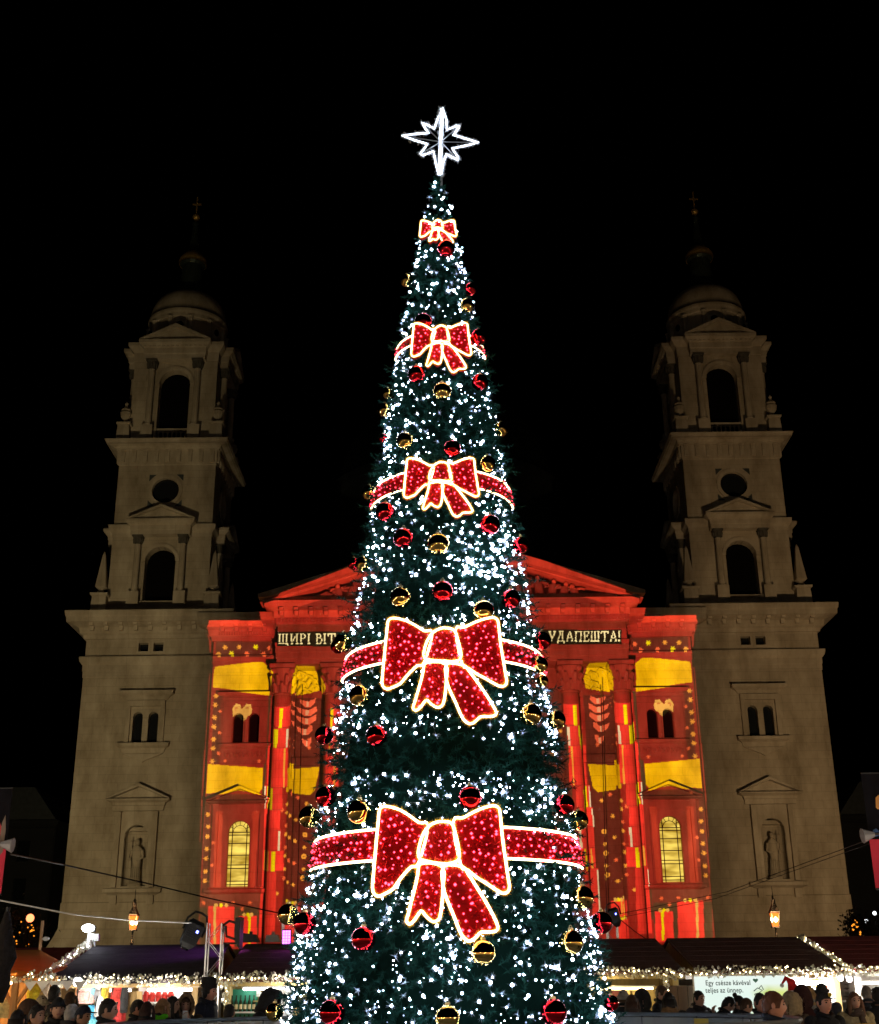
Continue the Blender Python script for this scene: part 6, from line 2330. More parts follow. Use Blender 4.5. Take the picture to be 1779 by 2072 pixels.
b.build('counter', WOODO, cA)
for i in range(5):
    p = at(62 + i * 25, 1985, 22.6)
    b = MB()
    b.prism([(p.x - 0.12, p.z), (p.x + 0.12, p.z), (p.x, p.z - 0.16)], p.y, p.y + 0.01)
    b.build('pennant', WHITEP, cA)
lamp_tube(cA, -9.8, -7.6, 23.4, 2.0, TUBEY, 170, (1, 0.62, 0.22), 23.1)
garland([at(15, 1977, 22.5), at(62, 1975, 22.5), at(112, 1974, 22.5)], 'warm garland below the orange canopy at the left edge', 0.75, 0.09)
for px, py, cl, nm in ((12, 2040, (0.5, 0.45, 0.2), 'pale green'), (72, 2010, (0.6, 0.5, 0.03), 'yellow'), (90, 2020, (0.45, 0.33, 0.12), 'mustard'), (100, 2008, (0.7, 0.68, 0.6), 'white')):
    p = at(px, py, 22.9)
    b = MB()
    b.loft([(p.x, p.y, p.z - 0.16, 0.13, 0.1), (p.x, p.y, p.z, 0.16, 0.12), (p.x, p.y, p.z + 0.1, 0.12, 0.1), (p.x, p.y, p.z + 0.15, 0.04, 0.04)], 0, 12)
    small('knitted_hat', nm + ' knitted hat on show under the orange canopy', 'hat', b, cmat(cl, 0.9, 'wool'), 'hats on show at the orange stall')

# ---- bag stall (left, purple-lit roof)
sB = stall(-6.93, -4.26, 'dark roofed stall hung with bags, its left gable trimmed with a garland', ROOFB, WOODL, bays=1)
b = MB()
p0, p1 = at(262, 2020, 23.3), at(286, 2020, 23.3)
for i in range(2):
    b = MB()
    w_ = (p1.x - p0.x) / 2
    b.box(p0.x + i * w_ + 0.003, p0.x + (i + 1) * w_ - 0.003, 23.36, 23.40, 0, 1.84)
    b.build('front_board', WOODL, sB)
lamp_tube(sB, -6.4, -5.6, 23.7, 1.86, TUBEW)
lamp_tube(sB, -5.3, -4.4, 23.7, 1.86, TUBEW)
BAGS = [(172, 2006, 0.36, 0.42, (0.75, 0.45, 0.42), 'pale pink'), (201, 2004, 0.26, 0.34, (0.33, 0.33, 0.36), 'silver grey'), (213, 2000, 0.16, 0.36, (0.55, 0.42, 0.05), 'yellow strapped black'),
        (240, 2003, 0.27, 0.40, (0.6, 0.05, 0.04), 'bright red'), (183, 2052, 0.26, 0.30, (0.08, 0.42, 0.7), 'sky blue'), (184, 2075, 0.24, 0.24, (0.2, 0.6, 0.75), 'pale turquoise'),
        (203, 2033, 0.2, 0.42, (0.6, 0.6, 0.62), 'white and grey'), (243, 2046, 0.22, 0.36, (0.55, 0.04, 0.04), 'dark red'), (252, 2020, 0.14, 0.5, (0.03, 0.03, 0.035), 'black'), (190, 1998, 0.14, 0.3, (0.25, 0.55, 0.7), 'light blue')]
for px, py, w_, h_, cl, nm in BAGS:
    p = at(px, py, 23.28 + 0.1 * rnd())
    t = thing('bag', nm + ' rucksack hanging in the bag stall', 'bag', tuple(p), 'rucksacks hanging in the bag stall')
    b = MB()
    b.loft([(p.x, p.y, p.z - h_ * 0.48, w_ * 0.42, 0.07), (p.x, p.y, p.z - h_ * 0.42, w_ * 0.5, 0.09), (p.x, p.y, p.z + h_ * 0.1, w_ * 0.46, 0.105), (p.x, p.y, p.z + h_ * 0.36, w_ * 0.36, 0.07), (p.x, p.y, p.z + h_ * 0.48, w_ * 0.16, 0.04)], 0, 14)
    b.build('pouch', cmat(cl, 0.6, 'nylon'), t, True)
    b = MB()
    b.loft([(p.x, p.y - 0.075, p.z - h_ * 0.38, w_ * 0.3, 0.03), (p.x, p.y - 0.085, p.z - h_ * 0.1, w_ * 0.32, 0.035), (p.x, p.y - 0.075, p.z + h_ * 0.02, w_ * 0.27, 0.02)], 0, 10)
    b.build('front_pocket', cmat([c * 0.8 for c in cl], 0.6, 'nylon'), t, True)
    b = MB()
    b.tube([(p.x - 0.05, p.y, p.z + h_ * 0.46), (p.x, p.y, p.z + h_ * 0.62), (p.x + 0.05, p.y, p.z + h_ * 0.46)], 0.012, 5)
    b.tube([(p.x - w_ * 0.2, p.y - 0.06, p.z + h_ * 0.4), (p.x - w_ * 0.3, p.y - 0.1, p.z), (p.x - w_ * 0.2, p.y - 0.08, p.z - h_ * 0.4)], 0.014, 5)
    b.build('strap', cmat((0.02, 0.02, 0.02), 0.6, 'webbing'), t)
# round lamp by the entrance
p = at(157, 1987, 22.8)
t = thing('round_lamp', 'round white lamp glaring under the left end of the bag stall eave', 'lamp', tuple(p))
b = MB()
b.ball(p, 0.075, 14, 10)
b.build('globe', emis('white_globe', (1, 0.98, 0.95), 14), t, True)
b = MB()
b.lathe([(0.05, p.z + 0.07), (0.05, p.z + 0.12), (0.015, p.z + 0.13), (0.012, 2.0)], p.x, p.y, 8)
b.build('holder', BLACKP, t)
# goods right of the wooden post
p = at(318, 2004, 23.6)
t = thing('display_shelf', 'white shelf of red goods right of the wooden post', 'shelf', tuple(p))
for i, z in enumerate((p.z - 0.22, p.z + 0.06)):
    b = MB()
    b.box(p.x - 0.38, p.x + 0.38, p.y, p.y + 0.3, z, z + 0.03)
    b.build('shelf_board', WHITEP, t)
b = MB()
b.box(p.x - 0.4, p.x + 0.4, p.y + 0.31, p.y + 0.33, p.z - 0.6, p.z + 0.3)
b.build('back_panel', WHITEP, t)
for i in range(6):
    b = MB()
    xx = p.x - 0.32 + i * 0.11
    b.loft([(xx, p.y + 0.1, p.z - 0.19, 0.05, 0.05), (xx, p.y + 0.1, p.z - 0.08, 0.055, 0.05), (xx, p.y + 0.1, p.z - 0.03 + 0.02 * (i % 2), 0.03, 0.03)], 0, 9)
    tag(b.build('red_pouch', cmat((0.6, 0.04, 0.03), 0.6, 'felt')), ORD[i] + ' small red pouch from the left on the white shelf', 'pouch', 'red pouches on the white shelf')
garland([(-6.98, 22.95, 2.03), (-6.0, 22.95, 2.04), (-5.0, 22.95, 2.02), (-4.04, 22.95, 2.03)], 'silver garland along the eave of the bag stall', 0.55, 0.105)
garland([(-7.0, 22.98, 2.06), (-7.0, 24.5, 2.42), (-7.0, 25.95, 2.76)], 'silver garland climbing the left gable of the bag stall', 0.15, 0.07)

# ---- bottle stall (left of the tree)
sC = stall(-3.93, -1.25, 'dark roofed drinks stall half hidden by the tree', ROOFD, WOODY, bays=2)
lamp_tube(sC, -3.6, -1.6, 23.75, 1.86, TUBEW)
p0, p1 = at(388, 2020, 23.33), at(438, 2020, 23.33)
b = MB()
b.box(p0.x, p1.x, 23.4, 23.43, 0.9, 1.84)
b.build('dark_shutter', WOODD, sC)
p = at(484, 2030, 23.7)
t = thing('bottle_rack', 'green backed rack of bottles in the drinks stall', 'shelf', tuple(p))
b = MB()
b.box(p.x - 0.26, p.x + 0.3, p.y + 0.2, p.y + 0.22, 1.1, 1.86)
b.build('back_panel', mat('green_panel', (0.02, 0.22, 0.14), 0.5), t)
b = MB()
b.box(p.x - 0.26, p.x + 0.3, p.y, p.y + 0.19, 1.46, 1.485)
b.build('shelf_board', WHITEP, t)
b = MB()
b.box(p.x - 0.26, p.x + 0.3, p.y, p.y + 0.19, 1.14, 1.165)
b.build('shelf_board', WHITEP, t)
bt = MB()
bt.lathe([(0.028, 0), (0.03, 0.01), (0.03, 0.15), (0.012, 0.2), (0.011, 0.26), (0.013, 0.27)], 0, 0, 10)
BOT = bt.mesh('bottle', mat('dark_bottle_glass', (0.02, 0.03, 0.015), 0.1), smooth=True)
bl = MB()
bl.lathe([(0.0308, 0.04), (0.0308, 0.12)], 0, 0, 10)
BLAB = bl.mesh('bottle_label', mat('cream_label', (0.6, 0.52, 0.3), 0.6))
for row, z in ((0, 1.487), (1, 1.167)):
    for i in range(7):
        x = p.x - 0.22 + i * 0.078
        o_ = inst('bottle', BOT, None, (x, p.y + 0.08, z))
        tag(o_, ORD[i] + ' dark bottle from the left on the %s shelf of the green rack' % ('upper' if row == 0 else 'lower'), 'bottle', 'bottles on the %s shelf of the green rack' % ('upper' if row == 0 else 'lower'))
        l_ = inst('bottle_label', BLAB, None)
        l_.parent = o_
for i, (px, py) in enumerate(((523, 2005), (527, 2030), (541, 2000))):
    q = at(px, py, 23.8)
    b = MB()
    b.lathe([(0.03, q.z - 0.1), (0.034, q.z - 0.09), (0.034, q.z + 0.06), (0.013, q.z + 0.11), (0.012, q.z + 0.18)], q.x, q.y, 10)
    tag(b.build('glass_bottle', mat('clear_glass_bottle', (0.6, 0.62, 0.6), 0.1)), ('lone clear bottle high on the yellow boards', 'clear bottle low on the yellow boards', 'clear bottle beside the white curtain')[i], 'bottle')
for i, (px, py) in enumerate(((525, 2012), (543, 2007), (527, 2040))):
    q = at(px, py, 23.8)
    b = MB()
    b.box(q.x - 0.1, q.x + 0.1, q.y - 0.06, q.y + 0.08, q.z - 0.13, q.z - 0.105)
    b.build('small_shelf', WOODY, sC)
q = at(572, 2005, 23.6)
b = MB()
for i in range(14):
    b.box(q.x - 0.25 + i * 0.04, q.x - 0.215 + i * 0.04, q.y + 0.02 * (i % 2), q.y + 0.03 + 0.02 * (i % 2), 1.15, 1.86)
tag(b.build('curtain', WHITEP), 'white curtain hanging next to the tree in the drinks stall', 'curtain')
garland([(-4.02, 22.95, 2.03), (-3.0, 22.95, 2.05), (-2.0, 22.95, 2.03), (-1.2, 22.95, 2.04)], 'silver garland along the eave of the drinks stall', 0.6, 0.105)
garland([at(451, 1990, 22.9), at(455, 2010, 22.9), at(458, 2040, 22.9)], 'dim garland hanging down beside the green rack', 0.9, 0.05, 150)

# ---- boarded stall (right of the tree)
sD = stall(1.35, 4.18, 'dark roofed stall with yellow boarded front right of the tree', ROOFD, WOODY, bays=1, eave=2.07, ridge=2.72)
p0, p1 = at(1277, 2000, 23.32), at(1337, 2000, 23.32)
n_ = 4
for i in range(n_):
    a0 = p0.x + (p1.x - p0.x) * i / n_
    a1 = p0.x + (p1.x - p0.x) * (i + 1) / n_
    b = MB()
    b.box(a0 + 0.004, a1 - 0.004, 23.26, 23.3 + 0.005 * (i % 2), 0, 1.84)
    b.build('front_board', WOODY, sD)
for px in (1270, 1340):
    q = at(px, 2000, 23.24)
    b = MB()
    b.box(q.x - 0.035, q.x + 0.035, 23.2, 23.27, 0, 1.84)
    b.build('post', WOODY, sD)
q0, q1 = at(1236, 2000, 23.4), at(1263, 2000, 23.4)
b = MB()
b.box(q0.x, q1.x, 23.3, 23.34, 0, 1.84)
b.build('red_door', mat('dark_red_paint', (0.10, 0.012, 0.012), 0.6), sD)
lamp_tube(sD, 1.8, 3.6, 22.98, 1.80, TUBEY, 16, (1, 0.75, 0.35), 22.7)
garland([(1.4, 22.95, 2.07), (2.4, 22.95, 2.08), (3.4, 22.95, 2.05), (4.3, 22.95, 2.04)], 'golden garland along the eave of the yellow boarded stall', 0.75, 0.09)
q = at(1347, 1985, 22.9)
garland([q + Vector((0, 0, 0.1)), q + Vector((0.01, 0, -0.14))], 'short white garland hanging at the corner of the yellow boards', 0.1, 0.04, 260)

# ---- coffee stall with poster
sE = stall(4.42, 7.0, 'dark roofed stall with a glowing poster and a bright counter', ROOFD, WOODL, bays=1, wallm=WHITEP, eave=2.07, ridge=2.72)
p0, p1 = at(1349, 2000, 23.3), at(1410, 2000, 23.3)
for i in range(3):
    a0 = p0.x + (p1.x - p0.x) * i / 3
    a1 = p0.x + (p1.x - p0.x) * (i + 1) / 3
    b = MB()
    b.box(a0 + 0.004, a1 - 0.004, 23.22, 23.25 + 0.006 * (i % 2), 0, 1.84)
    b.build('front_board', WOODD, sE)
lamp_tube(sE, 6.1, 6.9, 23.8, 1.85, TUBEW, 110, (1, 0.97, 0.92), 23.15)
lamp_tube(sE, 6.1, 6.9, 24.4, 1.85, TUBEW, 150, (1, 0.97, 0.92), None)
q = at(1712, 1975, 22.9)
# poster
PA, PB = at(1411, 2065, 23.0), at(1592, 1974, 23.0)
t = thing('poster', 'glowing white and green coffee poster on the stall right of the tree', 'poster', tuple((PA + PB) / 2))
pm = bpy.data.materials.new('backlit_poster_print')
pm.use_nodes = True
n = pm.node_tree
n.nodes.clear()
o_ = n.nodes.new('ShaderNodeOutputMaterial')
e = n.nodes.new('ShaderNodeEmission')
tcn = n.nodes.new('ShaderNodeTexCoord')
sx_ = n.nodes.new('ShaderNodeSeparateXYZ')
n.links.new(tcn.outputs['Generated'], sx_.inputs[0])
nz = n.nodes.new('ShaderNodeTexNoise')
nz.inputs['Scale'].default_value = 2.2
n.links.new(tcn.outputs['Generated'], nz.inputs[0])
ma = n.nodes.new('ShaderNodeMath')
ma.operation = 'MULTIPLY_ADD'
ma.inputs[1].default_value = 0.35
n.links.new(nz.outputs[0], ma.inputs[0])
n.links.new(sx_.outputs[0], ma.inputs[2])
rp = n.nodes.new('ShaderNodeValToRGB')
rp.color_ramp.elements[0].position = 0.74
rp.color_ramp.elements[0].color = (0.80, 0.95, 0.86, 1)
rp.color_ramp.elements[1].position = 0.92
rp.color_ramp.elements[1].color = (0.55, 0.66, 0.07, 1)
e2 = rp.color_ramp.elements.new(1.12 if False else 1.0)
e2.color = (0.72, 0.80, 0.25, 1)
n.links.new(ma.outputs[0], rp.inputs[0])
# green only on the lower part of the print
mz = n.nodes.new('ShaderNodeMapRange')
mz.inputs[1].default_value = 0.82
mz.inputs[2].default_value = 0.62
n.links.new(sx_.outputs[2], mz.inputs[0])
mxr = n.nodes.new('ShaderNodeMix')
mxr.data_type = 'RGBA'
mxr.inputs[6].default_value = (0.84, 0.95, 0.88, 1)
n.links.new(mz.outputs[0], mxr.inputs[0])
n.links.new(rp.outputs[0], mxr.inputs[7])
n.links.new(mxr.outputs[2], e.inputs[0])
e.inputs[1].default_value = 1.0
n.links.new(e.outputs[0], o_.inputs[0])
b = MB()
b.box(PA.x, PB.x, 23.0, 23.02, PA.z, PB.z)
b.build('print', pm, t)
b = MB()
for (a0, a1, c0, c1) in ((PA.x - 0.02, PA.x, PA.z - 0.02, PB.z + 0.02), (PB.x, PB.x + 0.02, PA.z - 0.02, PB.z + 0.02), (PA.x, PB.x, PB.z, PB.z + 0.02), (PA.x, PB.x, PA.z - 0.02, PA.z)):
    b.box(a0, a1, 22.985, 23.06, c0, c1)
b.build('frame', WHITEP, t)
INK = mat('dark_green_ink', (0.02, 0.06, 0.045), 0.8)


def lettering(txt, x, z, y, size, parent, m_, nm='lettering', rotz=0, bold=0.012):
    cu = bpy.data.curves.new('lettering', 'FONT')
    cu.body = txt
    cu.size = size
    cu.offset = bold * size
    cu.extrude = 0.002
    cu.space_character = 1.08
    ob = bpy.data.objects.new('lettering', cu)
    COL.objects.link(ob)
    dg = bpy.context.evaluated_depsgraph_get()
    me = bpy.data.meshes.new_from_object(ob.evaluated_get(dg))
    bpy.data.objects.remove(ob)
    me.materials.clear()
    me.materials.append(m_)
    o2 = inst(nm, me, parent, (x, y, z), (R(90), 0, rotz))
    return o2


q1, q2 = at(1428, 1994, 22.99), at(1428, 2009, 22.99)
for line, q_ in (('Egy csésze kávéval', q1), ('teljes az ünnep.', q2)):
    xw = q_.x
    for word in line.split():
        o2 = lettering(word, xw, q_.z, 22.992, 0.116, t, INK, 'printed_word', bold=0.012)
        o2.scale = (0.84, 1, 1)
        xw += 0.84 * max(v.co.x for v in o2.data.vertices) + 0.032
q = at(1529, 1984, 22.99)
b = MB()
hp = [(q.x + 0.045 * 16 * math.sin(a) ** 3 / 16, q.z + 0.04 * (13 * math.cos(a) - 5 * math.cos(2 * a) - 2 * math.cos(3 * a) - math.cos(4 * a)) / 16) for a in [i * 2 * math.pi / 24 for i in range(24)]]
b.prism(hp, 22.985, 22.995)
b.build('heart', mat('teal_ink', (0.12, 0.33, 0.28), 0.8), t)
q = at(1534, 2008, 22.99)
b = MB()
b.tube([(q.x - 0.07, 22.99, q.z + 0.02), (q.x, 22.99, q.z + 0.07), (q.x + 0.08, 22.99, q.z + 0.03), (q.x + 0.02, 22.99, q.z - 0.01), (q.x - 0.06, 22.99, q.z - 0.03)], 0.008, 5)
b.tube([(q.x + 0.02, 22.99, q.z + 0.06), (q.x + 0.07, 22.99, q.z + 0.11), (q.x + 0.1, 22.99, q.z + 0.04)], 0.008, 5)
b.tube([(q.x - 0.06, 22.99, q.z - 0.03), (q.x - 0.04, 22.99, q.z - 0.12), (q.x + 0.05, 22.99, q.z - 0.12), (q.x + 0.06, 22.99, q.z - 0.03)], 0.007, 5)
b.build('doodle', INK, t)
# goods on the bright counter
for i, (px, py, cl, nm, w_) in enumerate(((1669, 2003, (0.6, 0.12, 0.04), 'orange red', 0.2), (1671, 2014, (0.7, 0.66, 0.55), 'cream', 0.22), (1655, 1990, (0.5, 0.36, 0.05), 'mustard', 0.2), (1690, 2012, (0.7, 0.7, 0.7), 'white', 0.2))):
    q = at(px, py, 23.9)
    b = MB()
    b.box(q.x - w_ / 2, q.x + w_ / 2, q.y, q.y + 0.15, q.z - 0.06, q.z + 0.05)
    b.box(q.x - w_ / 2 - 0.008, q.x + w_ / 2 + 0.008, q.y - 0.008, q.y + 0.158, q.z + 0.05, q.z + 0.075)
    tag(b.build('carton', cmat(cl, 0.6, 'card')), nm + ' lidded carton on the back shelf of the bright stall', 'box')
t = thing('stacked_plates', 'stack of plates and trays behind the bright counter', 'plates', tuple(at(1725, 2000, 23.9)))
for i in range(7):
    q = at(1725, 2018 - i * 5.2, 23.9)
    b = MB()
    b.lathe([(0.10, q.z), (0.16, q.z + 0.018), (0.165, q.z + 0.022), (0.1, q.z + 0.012)], q.x + 0.02 * math.sin(i * 2.3), q.y, 16)
    b.build('plate', WHITEP if i % 3 else mat('dark_tray', (0.08, 0.07, 0.06), 0.4), t)
b = MB()
q = at(1725, 2024, 23.9)
b.box(q.x - 0.3, q.x + 0.3, q.y - 0.2, q.y + 0.2, q.z - 0.03, q.z)
b.build('shelf_board', WHITEP, t)
# spot lamps below the eave
for i, (px, py) in enumerate(((1700, 1977), (1718, 1979))):
    q = at(px, py, 22.95)
    t = thing('spot_lamp', ('left' if i == 0 else 'right') + ' one of the two glaring white lamps over the bright counter', 'lamp', tuple(q))
    b = MB()
    b.lathe([(0.03, q.z - 0.05), (0.055, q.z), (0.05, q.z + 0.06), (0.02, q.z + 0.08)], q.x, q.y, 12)
    b.build('shade', WHITEP, t)
    b = MB()
    b.ball((q.x, q.y - 0.02, q.z - 0.02), 0.05, 10, 8)
    b.build('bulb', emis('white_spot_bulb', (1, 0.97, 0.92), 18), t)
garland([(4.32, 22.95, 2.04), (5.2, 22.95, 2.07), (6.1, 22.95, 2.03), (7.02, 22.95, 2.05)], 'golden garland along the eave over the poster', 0.75, 0.09)
garland([(7.05, 22.98, 2.08), (7.05, 24.5, 2.38), (7.05, 25.95, 2.72)], 'golden garland climbing the gable right of the poster stall', 0.75, 0.05)

# ---- last stall on the right
sF = stall(7.15, 10.0, 'red brown roofed stall with a white corner post at the right edge', ROOFR, WHITEP, bays=1, eave=2.07, ridge=2.72)
lamp_tube(sF, 7.4, 8.4, 23.8, 1.85, TUBEW)
garland([(7.05, 22.95, 2.05), (7.8, 22.95, 2.07), (9.0, 22.95, 2.05)], 'golden garland along the eave at the right edge', 0.75, 0.09)
# white strip lights lying on the ridge
for px0, px1, py in ((1566, 1590, 1900), (1616, 1640, 1908), (1695, 1710, 1909)):
    q0, q1 = at(px0, py, 26.4), at(px1, py, 26.4)
    b = MB()
    b.box(q0.x, q1.x, 26.38, 26.42, q0.z - 0.02, q0.z + 0.02)
    tag(b.build('ridge_strip', emis('dull_strip', (1, 0.75, 0.6), 0.6)), 'pale strip on the roof ridge ' + {1566: 'just left of the right street lamp', 1616: 'right of the climbing garland', 1695: 'furthest to the right'}[px0], 'light strip')
# back rows of stalls, seen only as dark red roofs
stall(-10.2, -7.4, 'dark red roof behind the orange canopy', ROOFR, WOODD, Yf=27.5, eave=2.05, ridge=2.82, counter=False)

# ---- stalls round the other sides of the square (behind the viewpoint)
proto = stall(-1.5, 1.5, 'closed market stall on the far side of the square behind the viewpoint', ROOFD, WOODL, Yf=0, local=True, group='stalls behind the viewpoint')
gp = garland([(-1.5, -0.06, 2.03), (0, -0.06, 2.04), (1.5, -0.06, 2.03)], 'lit garland on a stall behind the viewpoint', 0.6, 0.08, 120, 'garlands behind the viewpoint', True, (0, 0, 0))
lamp_tube(proto, -1.1, 1.1, 0.8, 1.85, TUBEY, 250, (1, 0.82, 0.6), -0.2)
spots = [(-12.5, y, 90) for y in (-8, -4.5, -1, 2.5, 6, 9.5, 13, 16.5)] + [(13.0, y, -90) for y in (-8, -4.5, -1, 2.5, 6, 9.5, 13, 16.5)] + [(x, -12, 180) for x in (-9, -5.5, -2, 1.5, 5, 8.5)]
for i, (x, y, a) in enumerate(spots):
    for o_ in (proto, gp):
        c_ = o_ if i == 0 else copy_tree(o_)
        c_.location = (x, y, 0)
        c_.rotation_euler = (0, 0, R(a))
# ================================================================== barrier, trusses, lamps, banners, cables, trees
# ---- round barrier about the tree
BR, BZ = 3.56, 1.50
PANEL = bpy.data.materials.new('smoky_plastic_sheet')
PANEL.use_nodes = True
n = PANEL.node_tree
pb = n.nodes['Principled BSDF']
pb.inputs['Base Color'].default_value = (0.30, 0.30, 0.27, 1)
pb.inputs['Roughness'].default_value = 0.22
tn = n.nodes.new('ShaderNodeBsdfTransparent')
tn.inputs[0].default_value = (0.75, 0.75, 0.7, 1)
mx = n.nodes.new('ShaderNodeMixShader')
nz = n.nodes.new('ShaderNodeTexNoise')
nz.inputs['Scale'].default_value = 3.0
nz.inputs['Detail'].default_value = 5
mr = n.nodes.new('ShaderNodeMapRange')
mr.inputs[3].default_value = 0.30
mr.inputs[4].default_value = 0.62
n.links.new(nz.outputs[0], mr.inputs[0])
n.links.new(mr.outputs[0], mx.inputs[0])
n.links.new(pb.outputs[0], mx.inputs[1])
n.links.new(tn.outputs[0], mx.inputs[2])
n.links.new(mx.outputs[0], n.nodes['Material Output'].inputs[0])
BAR = thing('barrier', 'chest high round barrier of smoky sheets about the foot of the tree', 'barrier', (TX, TY, 0))
NP = 26
for i in range(NP):
    a0, a1 = 2 * math.pi * i / NP + 0.1, 2 * math.pi * (i + 1) / NP + 0.1
    b = MB()
    am = [a0 + (a1 - a0) * k / 3 for k in range(4)]
    b.add([(TX + BR * math.cos(a), TY + BR * math.sin(a), 0.12) for a in am] + [(TX + BR * math.cos(a), TY + BR * math.sin(a), BZ - 0.03) for a in am]
          + [(TX + (BR - 0.012) * math.cos(a), TY + (BR - 0.012) * math.sin(a), 0.12) for a in am] + [(TX + (BR - 0.012) * math.cos(a), TY + (BR - 0.012) * math.sin(a), BZ - 0.03) for a in am],
          [(k, k + 1, k + 5, k + 4) for k in range(3)] + [(k + 8, k + 9, k + 13, k + 12) for k in range(3)])
    b.build('panel', PANEL, BAR)
    b = MB()
    b.tube([(TX + BR * math.cos(a0), TY + BR * math.sin(a0), 0), (TX + BR * math.cos(a0), TY + BR * math.sin(a0), BZ)], 0.016, 6)
    b.build('post', IRON, BAR)
b = MB()
b.tube([(TX + BR * math.cos(2 * math.pi * i / 78), TY + BR * math.sin(2 * math.pi * i / 78), BZ) for i in range(78)], 0.024, 6, True)
b.build('rail', mat('grey_rail', (0.16, 0.17, 0.17), 0.4, 0.4), BAR)
for px, wd, yy in ((1449, 22, 2060), (600, 0, 0)):
    if not wd:
        continue
    q = at(px, yy, 16.0)
    a = math.atan2(q.y - TY, q.x - TX)
    b = MB()
    b.add([(TX + (BR - 0.02) * math.cos(a + s), TY + (BR - 0.02) * math.sin(a + s), z) for z in (1.05, 1.46) for s in (-0.035, 0.035)], [(0, 1, 3, 2)])
    b.build('yellow_sheet', mat('yellow_sheet', (0.6, 0.36, 0.02), 0.5), BAR)


# ---- lighting trusses
def truss(x, y, z0, z1, w_, label, nm='lighting_truss'):
    t = thing(nm, label, 'truss', (x, y, 0))
    for sx in (-1, 1):
        for sy in (-1, 1):
            b = MB()
            b.tube([(x + sx * w_, y + sy * w_, z0), (x + sx * w_, y + sy * w_, z1)], 0.016, 8)
            b.build('chord', ALU, t)
    n_ = int((z1 - z0) / (2.2 * w_))
    for i in range(n_):
        za, zb = z0 + (z1 - z0) * i / n_, z0 + (z1 - z0) * (i + 1) / n_
        for sy in (-1, 1):
            b = MB()
            s = 1 if i % 2 else -1
            b.tube([(x - s * w_, y + sy * w_, za), (x + s * w_, y + sy * w_, zb)], 0.008, 6)
            b.build('brace', ALU, t)
        b = MB()
        s = 1 if i % 2 else -1
        b.tube([(x + w_, y - s * w_, za), (x + w_, y + s * w_, zb)], 0.011, 6)
        b.build('brace', ALU, t)
    return t


BLUEL = emis('blue_led', (0.12, 0.15, 1.0), 14)
q = at(437, 1868, 23.4)
truss(q.x, q.y, 0, q.z, 0.13, 'silver lighting truss standing between the bag stall and the drinks stall')


def big_head(px, py, Y, tilt, yaw, label, w_=0.5):
    """boxy moving-head projector in its yoke"""
    q = at(px, py, Y)
    t = thing('moving_light', label, 'spotlight', (0, 0, 0), 'black moving lights on the truss')
    b = MB()
    b.taper(0, 0, -w_ * 0.62, w_ * 0.3, w_ * 0.36, w_ * 0.42, w_ * 0.3, w_ * 0.36)
    b.taper(0, 0, w_ * 0.3, w_ * 0.5, w_ * 0.42, w_ * 0.3, w_ * 0.36, w_ * 0.24)
    b.taper(0, 0, -w_ * 0.85, -w_ * 0.62, w_ * 0.2, w_ * 0.36, w_ * 0.2, w_ * 0.3)
    b.build('housing', BLACKP, t)
    for s in (-1, 1):
        b = MB()
        b.tube([(s * w_ * 0.5, 0, -w_ * 0.1), (s * w_ * 0.52, 0, w_ * 0.45), (s * w_ * 0.3, 0, w_ * 0.85), (0, 0, w_ * 0.9)], w_ * 0.055, 6)
        b.build('yoke', BLACKP, t)
    b = MB()
    b.lathe([(w_ * 0.16, -w_ * 0.93), (w_ * 0.2, -w_ * 0.85)], 0, 0, 14)
    b.build('lens', DARKGLASS, t)
    b = MB()
    b.box(w_ * 0.1, w_ * 0.2, -w_ * 0.40, -w_ * 0.37, -0.06 * w_, 0.06 * w_)
    b.build('status_light', BLUEL, t)
    b = MB()
    for i in range(5):
        b.box(-w_ * 0.3, w_ * 0.3, -w_ * 0.375, -w_ * 0.34, -w_ * 0.35 + i * 0.1 * w_, -w_ * 0.31 + i * 0.1 * w_)
    b.build('cooling_fins', IRON, t)
    t.location = q
    t.rotation_euler = (0, R(tilt), R(yaw))
    return t


big_head(391, 1884, 23.3, 24, 20, 'large black moving light tilted left of the truss with a blue dot', 0.37)
q = at(470, 1885, 23.3)
t = thing('slab_light', 'black curved bracket and slab shaped lamp right of the truss', 'spotlight', tuple(q))
b = MB()
b.prism([(q.x + 0.08, q.z + 0.22), (q.x + 0.17, q.z + 0.24), (q.x + 0.165, q.z - 0.30), (q.x + 0.10, q.z - 0.2), (q.x + 0.065, q.z)], q.y - 0.2, q.y + 0.2)
b.build('housing', BLACKP, t)
b = MB()
b.tube([(q.x + 0.1, q.y, q.z + 0.13), (q.x - 0.06, q.y, q.z + 0.18), (q.x - 0.18, q.y, q.z + 0.1)], 0.022, 6)
b.tube([(q.x + 0.08, q.y, q.z - 0.14), (q.x - 0.1, q.y, q.z - 0.08), (q.x - 0.12, q.y, q.z + 0.1)], 0.022, 6)
b.tube([(q.x + 0.1, q.y, q.z - 0.2), (q.x - 0.15, q.y, q.z - 0.2)], 0.018, 6)
b.build('yoke', BLACKP, t)
q = at(586, 1868, 26.5)
truss(q.x, q.y, 2.6, q.z + 0.35, 0.13, 'silver truss rising behind the drinks stall at the left edge of the tree')
q = at(1244, 1864, 26.5)
truss(q.x - 0.06, q.y, 2.6, q.z + 0.25, 0.1, 'silver truss rising behind the boarded stall at the right edge of the tree')
big_head(1243, 1851, 26.3, -15, -10, 'black moving light with a blue dot right of the tree', 0.26)
